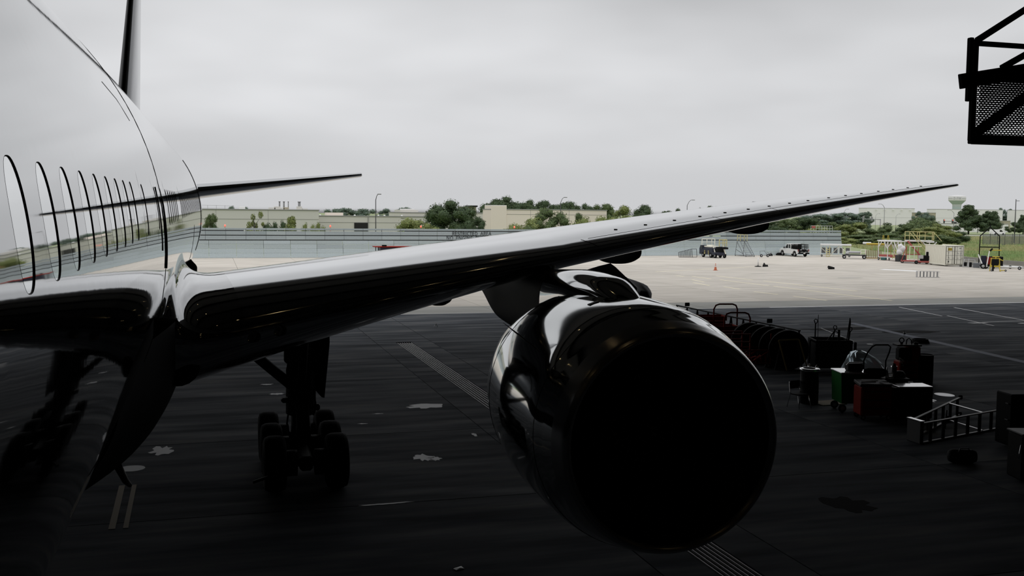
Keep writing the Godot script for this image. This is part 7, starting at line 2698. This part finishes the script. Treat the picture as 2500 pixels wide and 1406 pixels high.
func big_ladder():
	var o := thing("lying_step_ladder", "open aluminium step ladder lying on its side on the dark floor at right", "step ladder", Vector3.ZERO)
	# corners found on the floor: hinge end at the left, feet of both legs to the right
	var hinge := v(19.13, 0, -24.5)
	var far_end := v(23.15, 0, -27.3)
	var near_end := v(23.1, 0, -25.3)
	var h := 0.58
	var up := v(0, h, 0)
	var st := mb()
	for e in [[hinge, far_end, "dull_aluminium"], [hinge + v(0.0, 0, 0.45), near_end, "dull_aluminium"]]:
		st = mb()
		bar(st, e[0] + up, e[1] + up, 0.085, 0.035)
		bar(st, e[0] + v(0, 0.03, 0), e[1] + v(0, 0.03, 0), 0.085, 0.035)
		part(o, "side_rail", st, M.dull_aluminium)
	for k in 6:
		var f := 0.16 + k * 0.155
		st = mb()
		var p := hinge.lerp(far_end, f)
		bx(st, p + v(0, h * 0.5, 0), v(0.14, h, 0.05), 0.012, Basis(Vector3.UP, 0.5))
		part(o, "tread", st, M.dark_steel)
	for k in 7:
		var f := 0.1 + k * 0.145
		st = mb()
		var p := (hinge + v(0.0, 0, 0.45)).lerp(near_end, f)
		bx(st, p + v(0, h * 0.5, 0), v(0.12, h, 0.05), 0.012, Basis(Vector3.UP, 0.2))
		part(o, "tread", st, M.dark_steel)
	st = mb()
	bx(st, hinge + v(-0.03, h * 0.5 + 0.03, 0.22), v(0.12, h + 0.06, 0.6), 0.02)
	part(o, "top_cap", st, M.dark_steel)
	st = mb()
	bx(st, hinge + v(-0.03, h + 0.07, 0.22), v(0.16, 0.03, 0.62), 0.01)
	part(o, "cap_plate", st, M.glossy_white)
	st = mb()
	bar(st, hinge.lerp(far_end, 0.73) + up, (hinge + v(0.0, 0, 0.45)).lerp(near_end, 0.72) + up, 0.09, 0.03)
	bar(st, hinge.lerp(far_end, 0.73) + v(0, 0.05, 0), (hinge + v(0.0, 0, 0.45)).lerp(near_end, 0.72) + v(0, 0.05, 0), 0.06, 0.03)
	part(o, "spreader", st, M.aluminium)
	st = mb(true)
	lathe(st, [Vector2(0, -0.03), Vector2(0.1, -0.03), Vector2(0.1, 0.03), Vector2(0, 0.03)], 14, Transform3D(aligned(v(1, 0, 0.4)), hinge.lerp(near_end, 0.5) + v(0, 0.35, -0.5)))
	tube(st, [hinge.lerp(near_end, 0.45) + v(0, 0.1, -0.4), hinge.lerp(near_end, 0.5) + v(0, 0.6, -0.55)], 0.02, 6)
	part(o, "lock_plate", st, M.black_steel)
	st = mb()
	for e in [far_end, near_end]:
		bx(st, e + v(0, h, 0), v(0.14, 0.14, 0.1), 0.03)
		bx(st, e + v(0, 0.05, 0), v(0.14, 0.1, 0.1), 0.03)
	part(o, "foot_pad", st, M.black_rubber)


# ---------------------------------------------------------------- black access platform high at the right
func access_platform():
	var o := thing("access_platform", "black steel access platform with perforated sides hanging at the upper right", "platform", v(7.74, 7.22, -9.13))
	var st := mb()
	# corner of the frame at the origin; it runs to +x out of view
	bar(st, v(0, -0.02, 0), v(0.0, 1.04, 0), 0.06)
	bar(st, v(0.02, 1.0, 0), v(3.2, 1.0, 0), 0.05)
	bar(st, v(-0.02, 0.0, 0), v(3.2, 0.0, 0), 0.08, 0.1)
	bar(st, v(0.05, 0.06, 0.0), v(1.4, 0.95, 0.0), 0.05, 0.1)
	bar(st, v(0.35, 0.76, 0.0), v(1.1, 1.15, 0.0), 0.06)
	bar(st, v(0, 0.66, 0), v(3.2, 0.66, 0), 0.06)
	bar(st, v(1.6, 0.0, 0), v(1.6, 1.0, 0), 0.06)
	bar(st, v(3.2, 0.0, 0), v(3.2, 1.0, 0), 0.06)
	part(o, "frame", st, M.black_steel)
	st = mb()
	bar(st, v(0.02, 1.03, 0.0), v(2.4, 2.45, 0.0), 0.06)
	part(o, "stay", st, M.black_steel)
	st = mb()
	bx(st, v(-0.075, 0.72, 0.02), v(0.05, 0.66, 0.06), 0.008)
	part(o, "side_channel", st, M.black_steel)
	st = mb()
	bar(st, v(-0.22, 0.585, 0.06), v(1.7, 0.93, 0.06), 0.06, 0.155)
	part(o, "cross_beam", st, M.black_steel)
	# perforated sheets: strips and staggered webs with real slots between them; the second backs the upper part
	for q in [[v(0.1, 0.04, -0.02), false], [v(0.16, 0.05, -0.14), true]]:
		st = mb()
		var at: Vector3 = q[0]
		var pitch := Vector2(0.0455, 0.0225)
		var hole := Vector2(0.031, 0.0115)
		var rows := 27
		var cols := 66
		for r in rows + 1:
			var y := at.y + r * pitch.y
			var x0: float = 0.0
			var wid: float = cols * pitch.x
			if q[1]:
				wid = clampf((r * pitch.y - 0.0) / 0.66, 0.08, 1.0) * wid
			bx(st, v(at.x + x0 + wid * 0.5, y, at.z), v(wid, pitch.y - hole.y, 0.004))
			if r < rows:
				for c in cols:
					var x: float = (c + (0.5 if r % 2 else 0.0)) * pitch.x
					if x < wid:
						bx(st, v(at.x + x, y + pitch.y * 0.5, at.z), v(pitch.x - hole.x, hole.y, 0.004))
		part(o, "perforated_sheet", st, M.black_steel)
	st = mb()
	bar(st, v(0.15, 0.0, -0.16), v(3.2, 0.0, -0.16), 0.08)
	bar(st, v(0.15, 0.66, -0.16), v(3.2, 0.66, -0.16), 0.05)
	bar(st, v(0.15, 0.02, 0), v(0.15, 0.02, -0.16), 0.06)
	part(o, "back_frame", st, M.black_steel)
